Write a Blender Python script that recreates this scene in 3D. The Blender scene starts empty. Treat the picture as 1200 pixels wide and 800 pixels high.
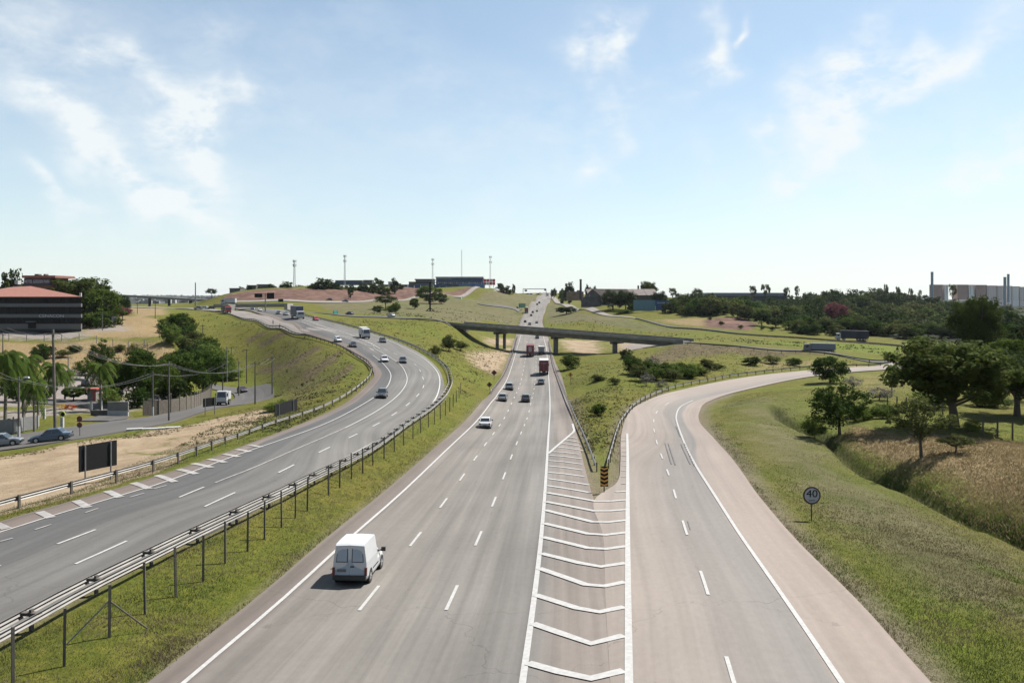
import bpy, math, random
import numpy as np
from mathutils import Vector
random.seed(7); RNG = np.random.default_rng(7)
S = bpy.context.scene
COL = S.collection
R = math.radians

# ------------------------------------------------------------------ camera
F = 933.33; HY = 352.0; CZ = 20.0          # focal length in photo pixels, eye level row, eye height
cam_d = bpy.data.cameras.new("camera"); cam = bpy.data.objects.new("camera", cam_d); COL.objects.link(cam)
cam.location = (0, 0, CZ); cam.rotation_euler = (R(90), 0, 0)
cam_d.sensor_width = 36; cam_d.lens = 28; cam_d.shift_y = -48/1200
cam_d.clip_start = 0.5; cam_d.clip_end = 20000
S.camera = cam
# ------------------------------------------------------------------ light
SUN_DIR = Vector((0.58, 0.40, 1.0)).normalized()      # towards the sun
sl = bpy.data.lights.new("sun", 'SUN'); sl.energy = 5.0; sl.angle = R(0.5); sl.color = (1.0, 0.955, 0.89)
so = bpy.data.objects.new("sun", sl); COL.objects.link(so); so.location = (60, 40, 120)
so.rotation_euler = (-SUN_DIR).to_track_quat('-Z', 'Y').to_euler()
S.view_settings.view_transform = 'Standard'; S.view_settings.look = 'None'
S.view_settings.exposure = 1.22; S.view_settings.gamma = 1.0; S.view_settings.use_curve_mapping = False
S.cycles.max_bounces = 5; S.cycles.diffuse_bounces = 2; S.cycles.glossy_bounces = 2
S.cycles.transparent_max_bounces = 6; S.cycles.transmission_bounces = 2; S.cycles.volume_bounces = 0

def world():
    w = bpy.data.worlds.new("World"); S.world = w; w.use_nodes = True
    nt = w.node_tree; N = nt.nodes; K = nt.links; N.clear()
    out = N.new('ShaderNodeOutputWorld'); bg = N.new('ShaderNodeBackground'); bg.inputs[1].default_value = 0.062; w.cycles.sampling_method = 'MANUAL'; w.cycles.sample_map_resolution = 256
    sky = N.new('ShaderNodeTexSky'); sky.sky_type = 'NISHITA'; sky.sun_disc = False
    sky.sun_elevation = math.asin(SUN_DIR.z); sky.sun_rotation = math.atan2(SUN_DIR.x, SUN_DIR.y)
    sky.air_density = 1.0; sky.dust_density = 1.2; sky.ozone_density = .25; sky.altitude = 650
    tc = N.new('ShaderNodeTexCoord'); sep = N.new('ShaderNodeSeparateXYZ'); K.new(tc.outputs['Generated'], sep.inputs[0])
    def m(op, a, b=None, c=None):
        n = N.new('ShaderNodeMath'); n.operation = op
        for i, v in enumerate((a, b, c)):
            if v is None: continue
            if isinstance(v, (int, float)): n.inputs[i].default_value = v
            else: K.new(v, n.inputs[i])
        return n.outputs[0]
    yy = m('MAXIMUM', sep.outputs[1], 0.02)
    az = m('DIVIDE', sep.outputs[0], yy); el = m('DIVIDE', sep.outputs[2], yy)
    # wispy cirrus banks, each at its own bearing and elevation
    nz = N.new('ShaderNodeTexNoise'); nz.inputs['Scale'].default_value = 6; nz.inputs['Detail'].default_value = 6
    K.new(tc.outputs['Generated'], nz.inputs['Vector'])
    w1 = m('MULTIPLY', m('SUBTRACT', nz.outputs['Fac'], 0.5), 0.34)
    nz2 = N.new('ShaderNodeTexNoise'); nz2.inputs['Scale'].default_value = 7; nz2.inputs['Detail'].default_value = 4
    mp = N.new('ShaderNodeMapping'); mp.inputs['Location'].default_value = (3, 7, 1); K.new(tc.outputs['Generated'], mp.inputs[0]); K.new(mp.outputs[0], nz2.inputs['Vector'])
    w2 = m('MULTIPLY', m('SUBTRACT', nz2.outputs['Fac'], 0.5), 0.30)
    az = m('ADD', az, w1); el = m('ADD', el, w2)
    blobs = [(90,165,120,30,37,.9),(190,225,70,24,30,.95),(60,258,55,13,22,.75),(225,125,60,34,45,.95),(262,165,22,55,8,.7),(310,113,34,14,25,.6),
             (265,22,40,28,20,.3),(140,72,40,22,-20,.55),(20,25,60,30,30,.35),(300,240,120,60,20,.25),(110,60,200,120,30,.22),
             (678,78,22,34,-25,.85),(706,88,16,40,-8,.75),(740,102,26,12,30,.4),(798,40,18,52,12,.95),(812,60,26,24,0,.8),(862,6,22,9,-25,.9),
             (1075,58,100,26,-29,.95),(1010,92,70,24,-25,.6),(920,100,32,22,-30,.65),(872,166,36,18,-35,.85),(915,145,60,24,-25,.4),
             (748,155,24,20,-20,.6),(690,195,30,16,-45,.75),(1150,190,90,18,-28,.75),(1000,190,160,60,-28,.25),(620,170,50,60,0,.25),(420,60,120,60,20,.15),(520,150,90,60,0,.15)]
    tot = None
    for (px, py, a, b, ang, s) in blobs:
        ca, sa = math.cos(R(-ang)), math.sin(R(-ang))
        dx = m('SUBTRACT', az, (px-600)/F); dy = m('SUBTRACT', el, (HY-py)/F)
        u = m('ADD', m('MULTIPLY', dx, ca*F/a), m('MULTIPLY', dy, sa*F/a))
        v = m('ADD', m('MULTIPLY', dx, -sa*F/b), m('MULTIPLY', dy, ca*F/b))
        r2 = m('ADD', m('MULTIPLY', u, u), m('MULTIPLY', v, v))
        g = m('MULTIPLY', m('EXPONENT', m('MULTIPLY', r2, -0.8)), s)
        tot = g if tot is None else m('ADD', tot, g)
    # fine wisps
    nf = N.new('ShaderNodeTexNoise'); nf.inputs['Scale'].default_value = 13; nf.inputs['Detail'].default_value = 9; nf.inputs['Roughness'].default_value = .66; nf.inputs['Distortion'].default_value = .15
    mp2 = N.new('ShaderNodeMapping'); mp2.inputs['Rotation'].default_value = (0, R(28), 0); mp2.inputs['Scale'].default_value = (1, 1, 2.0)
    K.new(tc.outputs['Generated'], mp2.inputs[0]); K.new(mp2.outputs[0], nf.inputs['Vector'])
    wis = N.new('ShaderNodeMapRange'); K.new(nf.outputs['Fac'], wis.inputs[0]); wis.inputs[1].default_value = .36; wis.inputs[2].default_value = .80
    cl = m('MULTIPLY', tot, m('ADD', m('MULTIPLY', wis.outputs[0], 1.15), 0.12))
    # thin high veil, everywhere a little
    nv = N.new('ShaderNodeTexNoise'); nv.inputs['Scale'].default_value = 3; nv.inputs['Detail'].default_value = 6
    K.new(mp2.outputs[0], nv.inputs['Vector'])
    veil = m('MULTIPLY', nv.outputs['Fac'], 0.30)
    up = m('MAXIMUM', sep.outputs[2], 0.0)
    hz = m('MULTIPLY', m('EXPONENT', m('MULTIPLY', up, -6.0)), 0.52)
    cl = m('MINIMUM', m('ADD', m('ADD', cl, veil), hz), 0.93)
    tnt = N.new('ShaderNodeMixRGB'); tnt.blend_type = 'MULTIPLY'; tnt.inputs[0].default_value = 1; K.new(sky.outputs[0], tnt.inputs[1]); tnt.inputs[2].default_value = (.90, 1.03, 1.02, 1)
    mix = N.new('ShaderNodeMixRGB'); K.new(cl, mix.inputs[0]); K.new(tnt.outputs[0], mix.inputs[1]); mix.inputs[2].default_value = (6.35, 6.65, 6.75, 1)
    K.new(mix.outputs[0], bg.inputs[0]); K.new(bg.outputs[0], out.inputs[0])
world()

# ------------------------------------------------------------------ materials
MATS = {}; AL = .80      # every base colour is given relative to this exposure
def mat(name, col, rough=.6, metal=0., var=.12, scale=3., bump=0., spec=.5, col2=None, emit=None, objvar=0., transl=0., coat=0.):
    if name in MATS: return MATS[name]
    col = tuple(c*AL for c in col); col2 = tuple(c*AL for c in col2) if col2 else None
    m = bpy.data.materials.new(name); MATS[name] = m; m.use_nodes = True
    nt = m.node_tree; N = nt.nodes; K = nt.links
    b = N['Principled BSDF']; out = N['Material Output']
    b.inputs['Roughness'].default_value = rough; b.inputs['Metallic'].default_value = metal
    b.inputs['Specular IOR Level'].default_value = spec
    if coat: b.inputs['Coat Weight'].default_value = coat; b.inputs['Coat Roughness'].default_value = .05
    tc = N.new('ShaderNodeTexCoord'); nz = N.new('ShaderNodeTexNoise'); nz.inputs['Scale'].default_value = scale; nz.inputs['Detail'].default_value = 6
    K.new(tc.outputs['Object'], nz.inputs['Vector'])
    cr = N.new('ShaderNodeValToRGB'); cr.color_ramp.elements[0].position = .3; cr.color_ramp.elements[1].position = .7
    c2 = col2 if col2 else tuple(c*(1+var) for c in col)
    c1 = col if col2 else tuple(c*(1-var) for c in col)
    cr.color_ramp.elements[0].color = (*c1, 1); cr.color_ramp.elements[1].color = (*c2, 1)
    K.new(nz.outputs['Fac'], cr.inputs[0]); src = cr.outputs[0]
    if objvar:
        oi = N.new('ShaderNodeObjectInfo'); hs = N.new('ShaderNodeHueSaturation')
        mr = N.new('ShaderNodeMapRange'); K.new(oi.outputs['Random'], mr.inputs[0]); mr.inputs[3].default_value = 1-objvar; mr.inputs[4].default_value = 1+objvar
        K.new(mr.outputs[0], hs.inputs['Value']); K.new(src, hs.inputs['Color'])
        mr2 = N.new('ShaderNodeMapRange'); K.new(oi.outputs['Random'], mr2.inputs[0]); mr2.inputs[3].default_value = .515; mr2.inputs[4].default_value = .485
        K.new(mr2.outputs[0], hs.inputs['Hue']); src = hs.outputs[0]
    K.new(src, b.inputs['Base Color'])
    if bump:
        bp = N.new('ShaderNodeBump'); bp.inputs['Strength'].default_value = bump; bp.inputs['Distance'].default_value = .05
        K.new(nz.outputs['Fac'], bp.inputs['Height']); K.new(bp.outputs[0], b.inputs['Normal'])
    if transl:
        t = N.new('ShaderNodeBsdfTranslucent'); K.new(src, t.inputs[0]); mx = N.new('ShaderNodeMixShader'); mx.inputs[0].default_value = transl
        K.new(b.outputs[0], mx.inputs[1]); K.new(t.outputs[0], mx.inputs[2]); K.new(mx.outputs[0], out.inputs[0])
    return m
def paint(name, col, metal=0.): return mat(name, col, rough=.32, metal=metal, var=.03, coat=.6)
WHITE = lambda: paint('white_car_paint', (.46, .47, .48))
M_GLASS = mat('dark_car_glass', (.02, .024, .028), rough=.08, var=.1, spec=.8)
M_TYRE = mat('tyre_rubber', (.018, .018, .018), rough=.9)
M_RIM = mat('rim_metal', (.45, .45, .46), rough=.35, metal=.7)
M_BLACK = mat('black_plastic', (.015, .015, .016), rough=.6)
M_TAIL = mat('red_lamp_lens', (.11, .008, .008), rough=.25)
M_HEAD = mat('clear_lamp_lens', (.55, .57, .6), rough=.15)
M_PLATE = mat('number_plate', (.10, .105, .11), rough=.5)
M_GALV = mat('galvanised_steel', (.20, .20, .20), rough=.5, metal=.4, var=.25, scale=1.5)
M_RAILW = mat('weathered_rail', (.185, .175, .160), rough=.55, metal=.2, var=.2, scale=1.2)
M_POST = mat('weathered_post', (.075, .065, .055), rough=.85, var=.3)
M_CONC = mat('concrete', (.17, .162, .148), rough=.9, var=.22, scale=.6, bump=.2)
M_CONCD = mat('stained_concrete', (.085, .08, .068), rough=.92, var=.4, scale=.35, bump=.2)
M_WPAINT = mat('white_wall', (.36, .36, .355), rough=.8)
M_LINE = mat('road_paint', (.265, .26, .25), rough=.75, col2=(.35, .345, .335), scale=5)
M_LINEW = mat('worn_road_paint', (.17, .155, .145), rough=.75, col2=(.30, .29, .28), scale=1.6)
M_BARK = mat('bark', (.075, .06, .045), rough=.95, var=.35, scale=4)
M_PALMB = mat('palm_bark', (.14, .12, .10), rough=.95, var=.3, scale=4)
M_WOODP = mat('weathered_pole', (.10, .088, .075), rough=.9, var=.3)
def leafmat(name, c, c2, v=.22): return mat(name, c, rough=.75, col2=c2, scale=.9, objvar=v*1.5, transl=.34, spec=.03)
M_LEAF = leafmat('leaf_green', (0.025, 0.046, 0.008), (0.071, 0.109, 0.019))
M_LEAFD = leafmat('leaf_dark', (0.016, 0.028, 0.008), (0.046, 0.068, 0.016))
M_LEAFL = leafmat('leaf_bright', (.085, .125, .020), (.15, .19, .045))
M_LEAFO = leafmat('leaf_olive', (0.046, 0.059, 0.016), (0.102, 0.115, 0.037))
M_LEAFP = leafmat('blossom_pink', (.13, .04, .055), (.22, .085, .10))
M_LEAFR = leafmat('blossom_orange', (.13, .030, .012), (.19, .05, .015))
M_GREY = mat('grey_twigs', (.075, .068, .058), rough=.9, var=.3)

# ------------------------------------------------------------------ object helpers
def tag(o, label=None, cat=None, group=None, kind=None):
    if label: o['label'] = label
    if cat: o['category'] = cat
    if group: o['group'] = group
    if kind: o['kind'] = kind
    return o
def link(name, me, m=None, parent=None):
    if m is not None and len(me.materials) == 0: me.materials.append(m)
    o = bpy.data.objects.new(name, me); COL.objects.link(o)
    if parent: o.parent = parent
    return o
def empty(name, loc=(0, 0, 0), rz=0, label=None, cat=None, group=None):
    o = bpy.data.objects.new(name, None); COL.objects.link(o); o.location = loc; o.rotation_euler = (0, 0, rz)
    o.empty_display_size = .3
    return tag(o, label, cat, group)
class MB:
    def __init__(s): s.v = []; s.f = []
    def add(s, vs, fs):
        n = len(s.v); s.v += [tuple(v) for v in vs]; s.f += [tuple(i+n for i in f) for f in fs]; return s
    def box(s, c, d, rz=0., top=1., shift=(0, 0)):
        x, y, z = d[0]/2, d[1]/2, d[2]/2; vs = []
        for k, sc in ((-1, 1), (1, top)):
            for i, j in ((-1, -1), (1, -1), (1, 1), (-1, 1)):
                a = i*x*sc + (shift[0] if k > 0 else 0); b = j*y*sc + (shift[1] if k > 0 else 0)
                vs.append((c[0]+a*math.cos(rz)-b*math.sin(rz), c[1]+a*math.sin(rz)+b*math.cos(rz), c[2]+k*z))
        return s.add(vs, [(3, 2, 1, 0), (4, 5, 6, 7), (0, 1, 5, 4), (1, 2, 6, 5), (2, 3, 7, 6), (3, 0, 4, 7)])
    def tube(s, p, q, r0, r1=None, n=8, caps=True):
        p, q = Vector(p), Vector(q); r1 = r0 if r1 is None else r1
        d = (q-p).normalized(); a = d.orthogonal().normalized(); b = d.cross(a); vs = []
        for c, r in ((p, r0), (q, r1)):
            for i in range(n):
                t = 2*math.pi*i/n; vs.append(c+a*math.cos(t)*r+b*math.sin(t)*r)
        fs = [(i, (i+1) % n, (i+1) % n+n, i+n) for i in range(n)]
        if caps: fs += [tuple(range(n))[::-1], tuple(range(n, 2*n))]
        return s.add(vs, fs)
    def poly(s, pts): return s.add(pts, [tuple(range(len(pts)))])
    def prism(s, prof, x0, x1):           # profile in (y, z), extruded along x
        n = len(prof); vs = [(x0, y, z) for y, z in prof]+[(x1, y, z) for y, z in prof]
        return s.add(vs, [(i, (i+1) % n, (i+1) % n+n, i+n) for i in range(n)]+[tuple(range(n))[::-1], tuple(range(n, 2*n))])
    def mesh(s, name, smooth=False):
        me = bpy.data.meshes.new(name); me.from_pydata(s.v, [], s.f); me.update()
        if smooth: me.polygons.foreach_set('use_smooth', [True]*len(me.polygons))
        return me
    def build(s, name, m, parent=None, smooth=False): return link(name, s.mesh(name, smooth), m, parent)
def npmesh(name, V, Q):
    me = bpy.data.meshes.new(name); k = Q.shape[1]
    me.vertices.add(len(V)); me.vertices.foreach_set('co', np.asarray(V, np.float32).ravel())
    me.loops.add(Q.size); me.loops.foreach_set('vertex_index', Q.astype(np.int32).ravel())
    me.polygons.add(len(Q)); me.polygons.foreach_set('loop_start', np.arange(0, Q.size, k, dtype=np.int32))
    me.update(calc_edges=True); me.polygons.foreach_set('use_smooth', [False]*len(me.polygons)); return me
def copy_tree(o, parent=None, **kw):
    c = o.copy(); COL.objects.link(c)
    if parent: c.parent = parent
    for ch in list(o.children): copy_tree(ch, c)
    return c

# ------------------------------------------------------------------ the lie of the land
CP = []      # (X, Y, Z) spot heights
def W(px, py, Y): return ((px-600)/F*Y, Y, CZ+(HY-py)/F*Y)
def cp(*pts):
    for p in pts: CP.append(W(*p))
def cw(*pts):
    for p in pts: CP.append(p)
MAINY = [(800,26.1),(700,35.3),(629,46.2),(570,63.5),(522,89),(495,114),(475,139),(455,175),(441,208),(422,255),(408,303),(400,335),(391,400),(383,455),(375,525),(365,640),(355,820),(348,1000),(343,1200)]
ML = {800:185,700:320,629:398,570:460,522:510,495:539,475:560,455:574,441:583,422:592,408:598,400:602,391:605,383:608,375:610,365:617,355:626,348:632,343:637}
MR = {800:715,700:708,629:701,570:691,522:679,495:672,475:667,455:662,441:658,422:650,408:646,400:644,391:641,383:637,375:636,365:639,355:644,348:646,343:646}
LNL = {800:215,700:333,629:409.5,570:477,522:528,495:556,475:572,455:587.5,441:595.5,422:602,408:606,400:608.5,391:611,383:613}
for y, Y in MAINY:
    if y in LNL: ML[y] = LNL[y]-(1.05+.0035*Y)*F/Y
for y in (800, 700, 629): MR[y] += .5*F/dict(MAINY)[y]
for y, Y in MAINY: cp((ML[y], y, Y), (MR[y], y, Y))
cw((-40,0,8.5),(-20,0,8.3),(0,0,8.6),(20,0,8.6),(45,0,8.6),(-60,0,8),(-8,8,8.1),(14,8,8.1),(-25,10,8.2),(40,12,8.2),(8,1500,25),(0,2000,15))
# left carriageway
LC_R = [(0,752,29),(160,662,38),(262,617,45),(350,570,56),(430,528,76),(470,502,95),(502,480,116),(520,460,138),(517,438,165),(505,424,186),(487,411,205),(463,400,226),(437,391,245),(403,381.5,262),(378,375,280),(350,368.5,310),(333,363.5,340),(300,361,400)]
LC_L = [(-397,752,29),(-150,663,37),(0,612,45),(150,569,54),(240,540,64),(300,517,77),(370,490,98),(412,468,118),(437,443,147),(435,432,163),(425,422,180),(403,407,205),(387,400,218),(360,391,238)]
EX_L = [(328,382.6,262),(302,376,290),(271,368.6,340),(243,364,400),(200,361.5,470)]
cp(*LC_R, *LC_L, *EX_L)
cp((550,460,160),(560,430,215),(570,415,255),(540,400,275),(520,390,280),(500,383,285),(450,378,300),(400,373,330),(530,380,308),(460,371.5,335),(400,369,365),(365,366,400),
   (585,408,300),(552,399,300),(480,366,400),(560,374,420),(590,378,430),(600,372,520),(500,358,520),(440,360,480),(560,362,560),(600,360,640),(560,352,700),(600,349,850),(625,346,1000))
# red bank: foot, crest; plateau behind it
cp((260,353,490),(330,352,480),(420,353,520),(470,351.5,600),(540,347,720),(600,343.5,950))
cp((262,346,505),(285,341,520),(320,338.5,530),(400,337,575),(480,336.5,660),(560,335,770),(590,338,880))
cw((-180,620,29.5),(-120,760,31),(-60,900,31.5),(-130,1100,30),(-20,1100,28),(-200,800,28))
cp((235,358.5,500),(200,358.5,540),(160,359.5,600),(222,359.5,600),(60,361,600),(190,360,660),(120,360,660),(200,357.5,800),(120,357.5,800),(190,356.5,1200),(100,356,1200),(180,354.5,1800),(60,354,1800),(180,351,2800),(60,351,2800),(230,347.5,4000),(100,347,4200),(330,350,3000))
cw((-2500,5000,50),(-900,5200,44),(0,4000,20),(1500,4000,22),(3000,4500,22),(800,2500,20),(-5500,6000,40),(6000,6000,30))
# hotel terrace, slope and frontage road
cp((0,386,270),(90,386,275),(-80,386,270),(150,378,290),(170,372,310),(160,366,370),(190,362,420),(50,378,330),(0,395,250),(100,396,245),(160,393,250),(200,395,240),
   (250,372,335),(300,400,265),(300,420,245),(300,438,226),(350,400,235),(350,430,192),(350,460,155),(400,440,158),(400,462,126),(320,490,115),(250,518,86),(230,400,275),(250,382,310),(200,375,310),(230,425,240))
cp((0,527,90),(65,516,95),(130,505,107),(200,493,125),(262,477,150),(310,470,168),(322,463,180),(300,452,205),(255,449,215),(100,490,128),(0,510,108),(80,460,165),(150,465,158),(60,440,195),(130,445,190),(200,455,185),(0,470,150),(-80,470,150),(-100,530,90),
   (60,430,212),(100,425,220),(160,420,228),(60,405,238),(150,405,240),(-60,420,225),(-80,400,245),(50,538,78),(0,560,68),(100,562,61),(150,542,70),(200,522,84),(250,500,102),(285,482,128),(-120,600,55),(-300,560,75))
# ramp on the right
RP_L = [(705,588,57.5),(723,566,66),(727,542,79),(728,510,101),(735,488,119),(750,474,132),(790,459,151),(870,443,178),(950,434,198),(1040,428.5,213),(1120,426,222)]
RP_R = [(1090,800,26.3),(1005,705,34.8),(930,630,46),(880,570,60),(845,525,80),(820,495,104),(820,482,122),(830,471,138),(870,458,155),(950,441.5,181),(1040,433,199),(1120,430,207)]
cp(*RP_L, *RP_R)
cp((690,470,130),(700,460,147),(690,440,178),(750,440,172),(750,425,200),(800,420,213),(700,420,238),(722,414,265),(653,411,290),(800,402,257),(850,404.5,250),(965,412,233),(1060,420.5,215),(900,421,222),(1000,425,216),(1130,422,213),
   (700,372,450),(780,385,400),(860,390,362),(900,394,345),(1000,400,322),(1060,405,305),(1150,412,290),(900,403,290),(780,392,360),(1000,408,275),(680,404,340),(740,396,372),(680,388,405),(650,381,465),(700,379,430),
   (645,345,1100),(665,358,700),(680,363,600),(730,371,465),(700,358,560),(780,365,480),(800,375,430),(850,370,440),(830,380,402),(740,358,620),
   (900,372,480),(1000,378,470),(1100,382,450),(900,360,800),(1000,361,800),(1150,362,800),(1200,382,440),(1000,387,380),(1100,392,345),(700,349,1000),(800,350,900),(1200,360,1050),(1150,359,1050),(1095,356,1050),(1260,375,500),(1260,364,800),(1200,353.5,1600),(1100,353,1600),(1300,354,2200),(1000,352.5,1600),(1200,354,1250))
# right-hand field, ditch and bank
DITCH = [(905,478,113),(915,490,104),(950,508,92),(1000,545,74),(1050,570,66.5),(1100,592,60),(1150,614,55),(1200,636,50),(1300,690,43)]
cp((1200,800,26.2),(1200,700,35),(1000,600,53),(1100,650,43),(950,540,72.5),(900,500,92),(880,475,115),(900,460,140),(950,455,152),(1150,640,48.5),(1050,592,58.3),(980,552,70.5),(1100,618,53),(1300,800,26),
   (1000,505,86),(1050,522,75),(1100,541,66.5),(1200,582,54.5),(1000,480,102),(1100,500,85),(1200,520,75),(1100,472,107),(1200,480,100),(1000,455,132),(1100,450,140),(1200,450,140),(1060,440,172),(1200,430,177),(1200,410,250),(1350,560,60),(1350,480,100))
cp(*DITCH)
LINK = [[(528,378,312),(460,370.5,338),(400,368,372),(360,365.5,410)], [(528,381,303),(460,373,328),(400,370,358),(360,367,395)]]
APPR = [[(800,400.2,257),(860,404.2,248),(960,411.2,235),(1060,420,216),(1140,424.5,211)], [(800,401.8,254),(860,405.6,245),(960,412.7,231),(1060,421.3,212.5),(1140,426,207)]]
SLIP = [[(645,345,1120),(650,347,960),(669,357,700),(686,363.5,590),(715,368.7,490),(745,372.3,452)], [(642,345.5,1110),(646,349,930),(661,358,680),(676,364.5,580),(712,370.5,480),(745,373.5,448)]]
UPPR = [[(745,372.3,452),(790,383,409),(860,389.8,364),(950,396,335),(1060,404.5,307),(1160,411,295)], [(745,373.5,448),(790,384.3,403),(860,391,359),(950,397.3,331),(1060,406,303),(1160,412.6,291)]]
BANK = [[(272,353,482),(300,352.7,484),(360,352.8,492),(420,352.8,518),(470,351.3,595),(540,346.8,722),(600,343.2,958),(634,343,1190)], [(272,354.2,474),(300,354,476),(360,354.2,482),(420,354,509),(470,352.3,585),(540,347.8,705),(600,344.1,935),(628,344.3,1125)]]
JOIN = [[(560,355.3,600),(575,357.2,598),(600,359.2,635),(612,363,655)], [(560,356.1,592),(575,358.2,588),(600,361,600),(608,367,590)]]
EXRD = [[(425,422,180),(403,407,205),(387,400,218),(360,391.5,237),(328,382.6,262),(302,376,290),(271,368.6,340),(243,364,400),(200,361.5,470),(150,360,520)],
        [(440,410,203),(415,397,228),(392,388,250),(363,381,262),(334,375.5,285),(305,369.5,320),(273,364.5,380),(245,362.3,430),(200,360.8,490),(150,359,540)]]
FRNT = [(235,155,474),(258,168,0),(272,178,0),(275,186,0),(268,196,0),(245,203,0)]
def dens(e):
    P = [np.array(W(*p)) for p in e]; Q = [2*P[0]-P[1]]+P+[2*P[-1]-P[-2]]; out = []
    for i in range(1, len(Q)-2):
        a, b, c, d = Q[i-1:i+3]
        for t in (1/3, 2/3): out.append(tuple(.5*((2*b)+(-a+c)*t+(2*a-5*b+4*c-d)*t*t+(-a+3*b-3*c+d)*t**3)))
    return out
_have = set(CP)
for e in ([(ML[y], y, Y) for y, Y in MAINY[:15]], [(MR[y], y, Y) for y, Y in MAINY[:15]], LC_L, LC_R, RP_L[1:], RP_R): CP.extend(dens(e))
for rd in (LINK, APPR, SLIP, UPPR, BANK, JOIN, EXRD):
    for e in rd:
        for p in e:
            if W(*p) not in _have: CP.append(W(*p)); _have.add(W(*p))
A = np.array(CP, float)
def uv(X, Y):
    Yc = np.maximum(Y, 0)+30.
    return np.stack([X/Yc*1.6, np.log(Yc)], -1)
CC = .035
P0 = uv(A[:, 0], A[:, 1])
def phi(P): 
    d = np.sqrt(((P[:, None, :]-P0[None])**2).sum(-1)+CC*CC); return d
n = len(A)
_K = phi(P0)+np.eye(n)*-.004
_M = np.zeros((n+1, n+1)); _M[:n, :n] = _K; _M[:n, n] = 1; _M[n, :n] = 1
_w = np.linalg.solve(_M, np.append(A[:, 2], 0))
def H(X, Y):
    X = np.atleast_1d(np.asarray(X, float)).ravel(); Y = np.atleast_1d(np.asarray(Y, float)).ravel()
    P = uv(X, Y); out = np.empty(len(P))
    for i in range(0, len(P), 20000): out[i:i+20000] = phi(P[i:i+20000])@_w[:n]+_w[n]
    return out
def h(x, y): return float(H(x, y)[0])
_YS = np.exp(np.linspace(math.log(12), math.log(5500), 900))
def G(px, py, y0=12, y1=5500):
    """where the line of sight through (px, py) meets the ground"""
    Y = _YS[(_YS >= y0) & (_YS <= y1)]; X = (px-600)/F*Y; Z = CZ+(HY-py)/F*Y
    d = Z-H(X, Y); i = np.where(d <= 0)[0]
    if len(i) == 0: i = int(np.argmin(np.abs(d)/Y)); return Vector((X[i], Y[i], h(X[i], Y[i])))
    i = i[0]
    if i == 0: return Vector((X[0], Y[0], h(X[0], Y[0])))
    t = d[i-1]/(d[i-1]-d[i]); y = Y[i-1]+t*(Y[i]-Y[i-1]); x = (px-600)/F*y
    return Vector((x, y, h(x, y)))
def atY(px, Y): x = (px-600)/F*Y; return Vector((x, Y, h(x, Y)))
def crom(P, step=None, k=8):
    P = [np.array(p, float) for p in P]; out = []
    Q = [2*P[0]-P[1]]+P+[2*P[-1]-P[-2]]
    for i in range(1, len(Q)-2):
        for j in range(k):
            t = j/k; a, b, c, d = Q[i-1], Q[i], Q[i+1], Q[i+2]
            out.append(.5*((2*b)+(-a+c)*t+(2*a-5*b+4*c-d)*t*t+(-a+3*b-3*c+d)*t**3))
    out.append(P[-1]); return np.array(out)
def inpoly(X, Y, poly):
    poly = np.asarray(poly)[:, :2]; r = np.zeros(len(X), bool); j = len(poly)-1
    for i in range(len(poly)):
        xi, yi = poly[i]; xj, yj = poly[j]
        if yi != yj:
            c = ((yi > Y) != (yj > Y)) & (X < (xj-xi)*(Y-yi)/(yj-yi)+xi); r ^= c
        j = i
    return r
def dline(X, Y, pl, closed=False):
    pl = np.asarray(pl)[:, :2]; d = np.full(len(X), 1e9)
    rng = range(len(pl)) if closed else range(len(pl)-1)
    for i in rng:
        a = pl[i]; b = pl[(i+1) % len(pl)]; ab = b-a; L = max((ab**2).sum(), 1e-9)
        t = np.clip(((X-a[0])*ab[0]+(Y-a[1])*ab[1])/L, 0, 1)
        d = np.minimum(d, np.hypot(X-a[0]-t*ab[0], Y-a[1]-t*ab[1]))
    return d
def vnoise(X, Y, s, seed=0):
    x = X/s; y = Y/s; xi = np.floor(x).astype(np.int64); yi = np.floor(y).astype(np.int64); fx = x-xi; fy = y-yi
    fx = fx*fx*(3-2*fx); fy = fy*fy*(3-2*fy)
    def hsh(a, b):
        q = (a*374761393+b*668265263+seed*69069) & 0x7fffffff; q = ((q ^ (q >> 13))*1274126177) & 0x7fffffff; return ((q ^ (q >> 16)) & 0xffff)/65535.
    return (hsh(xi, yi)*(1-fx)+hsh(xi+1, yi)*fx)*(1-fy)+(hsh(xi, yi+1)*(1-fx)+hsh(xi+1, yi+1)*fx)*fy

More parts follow.
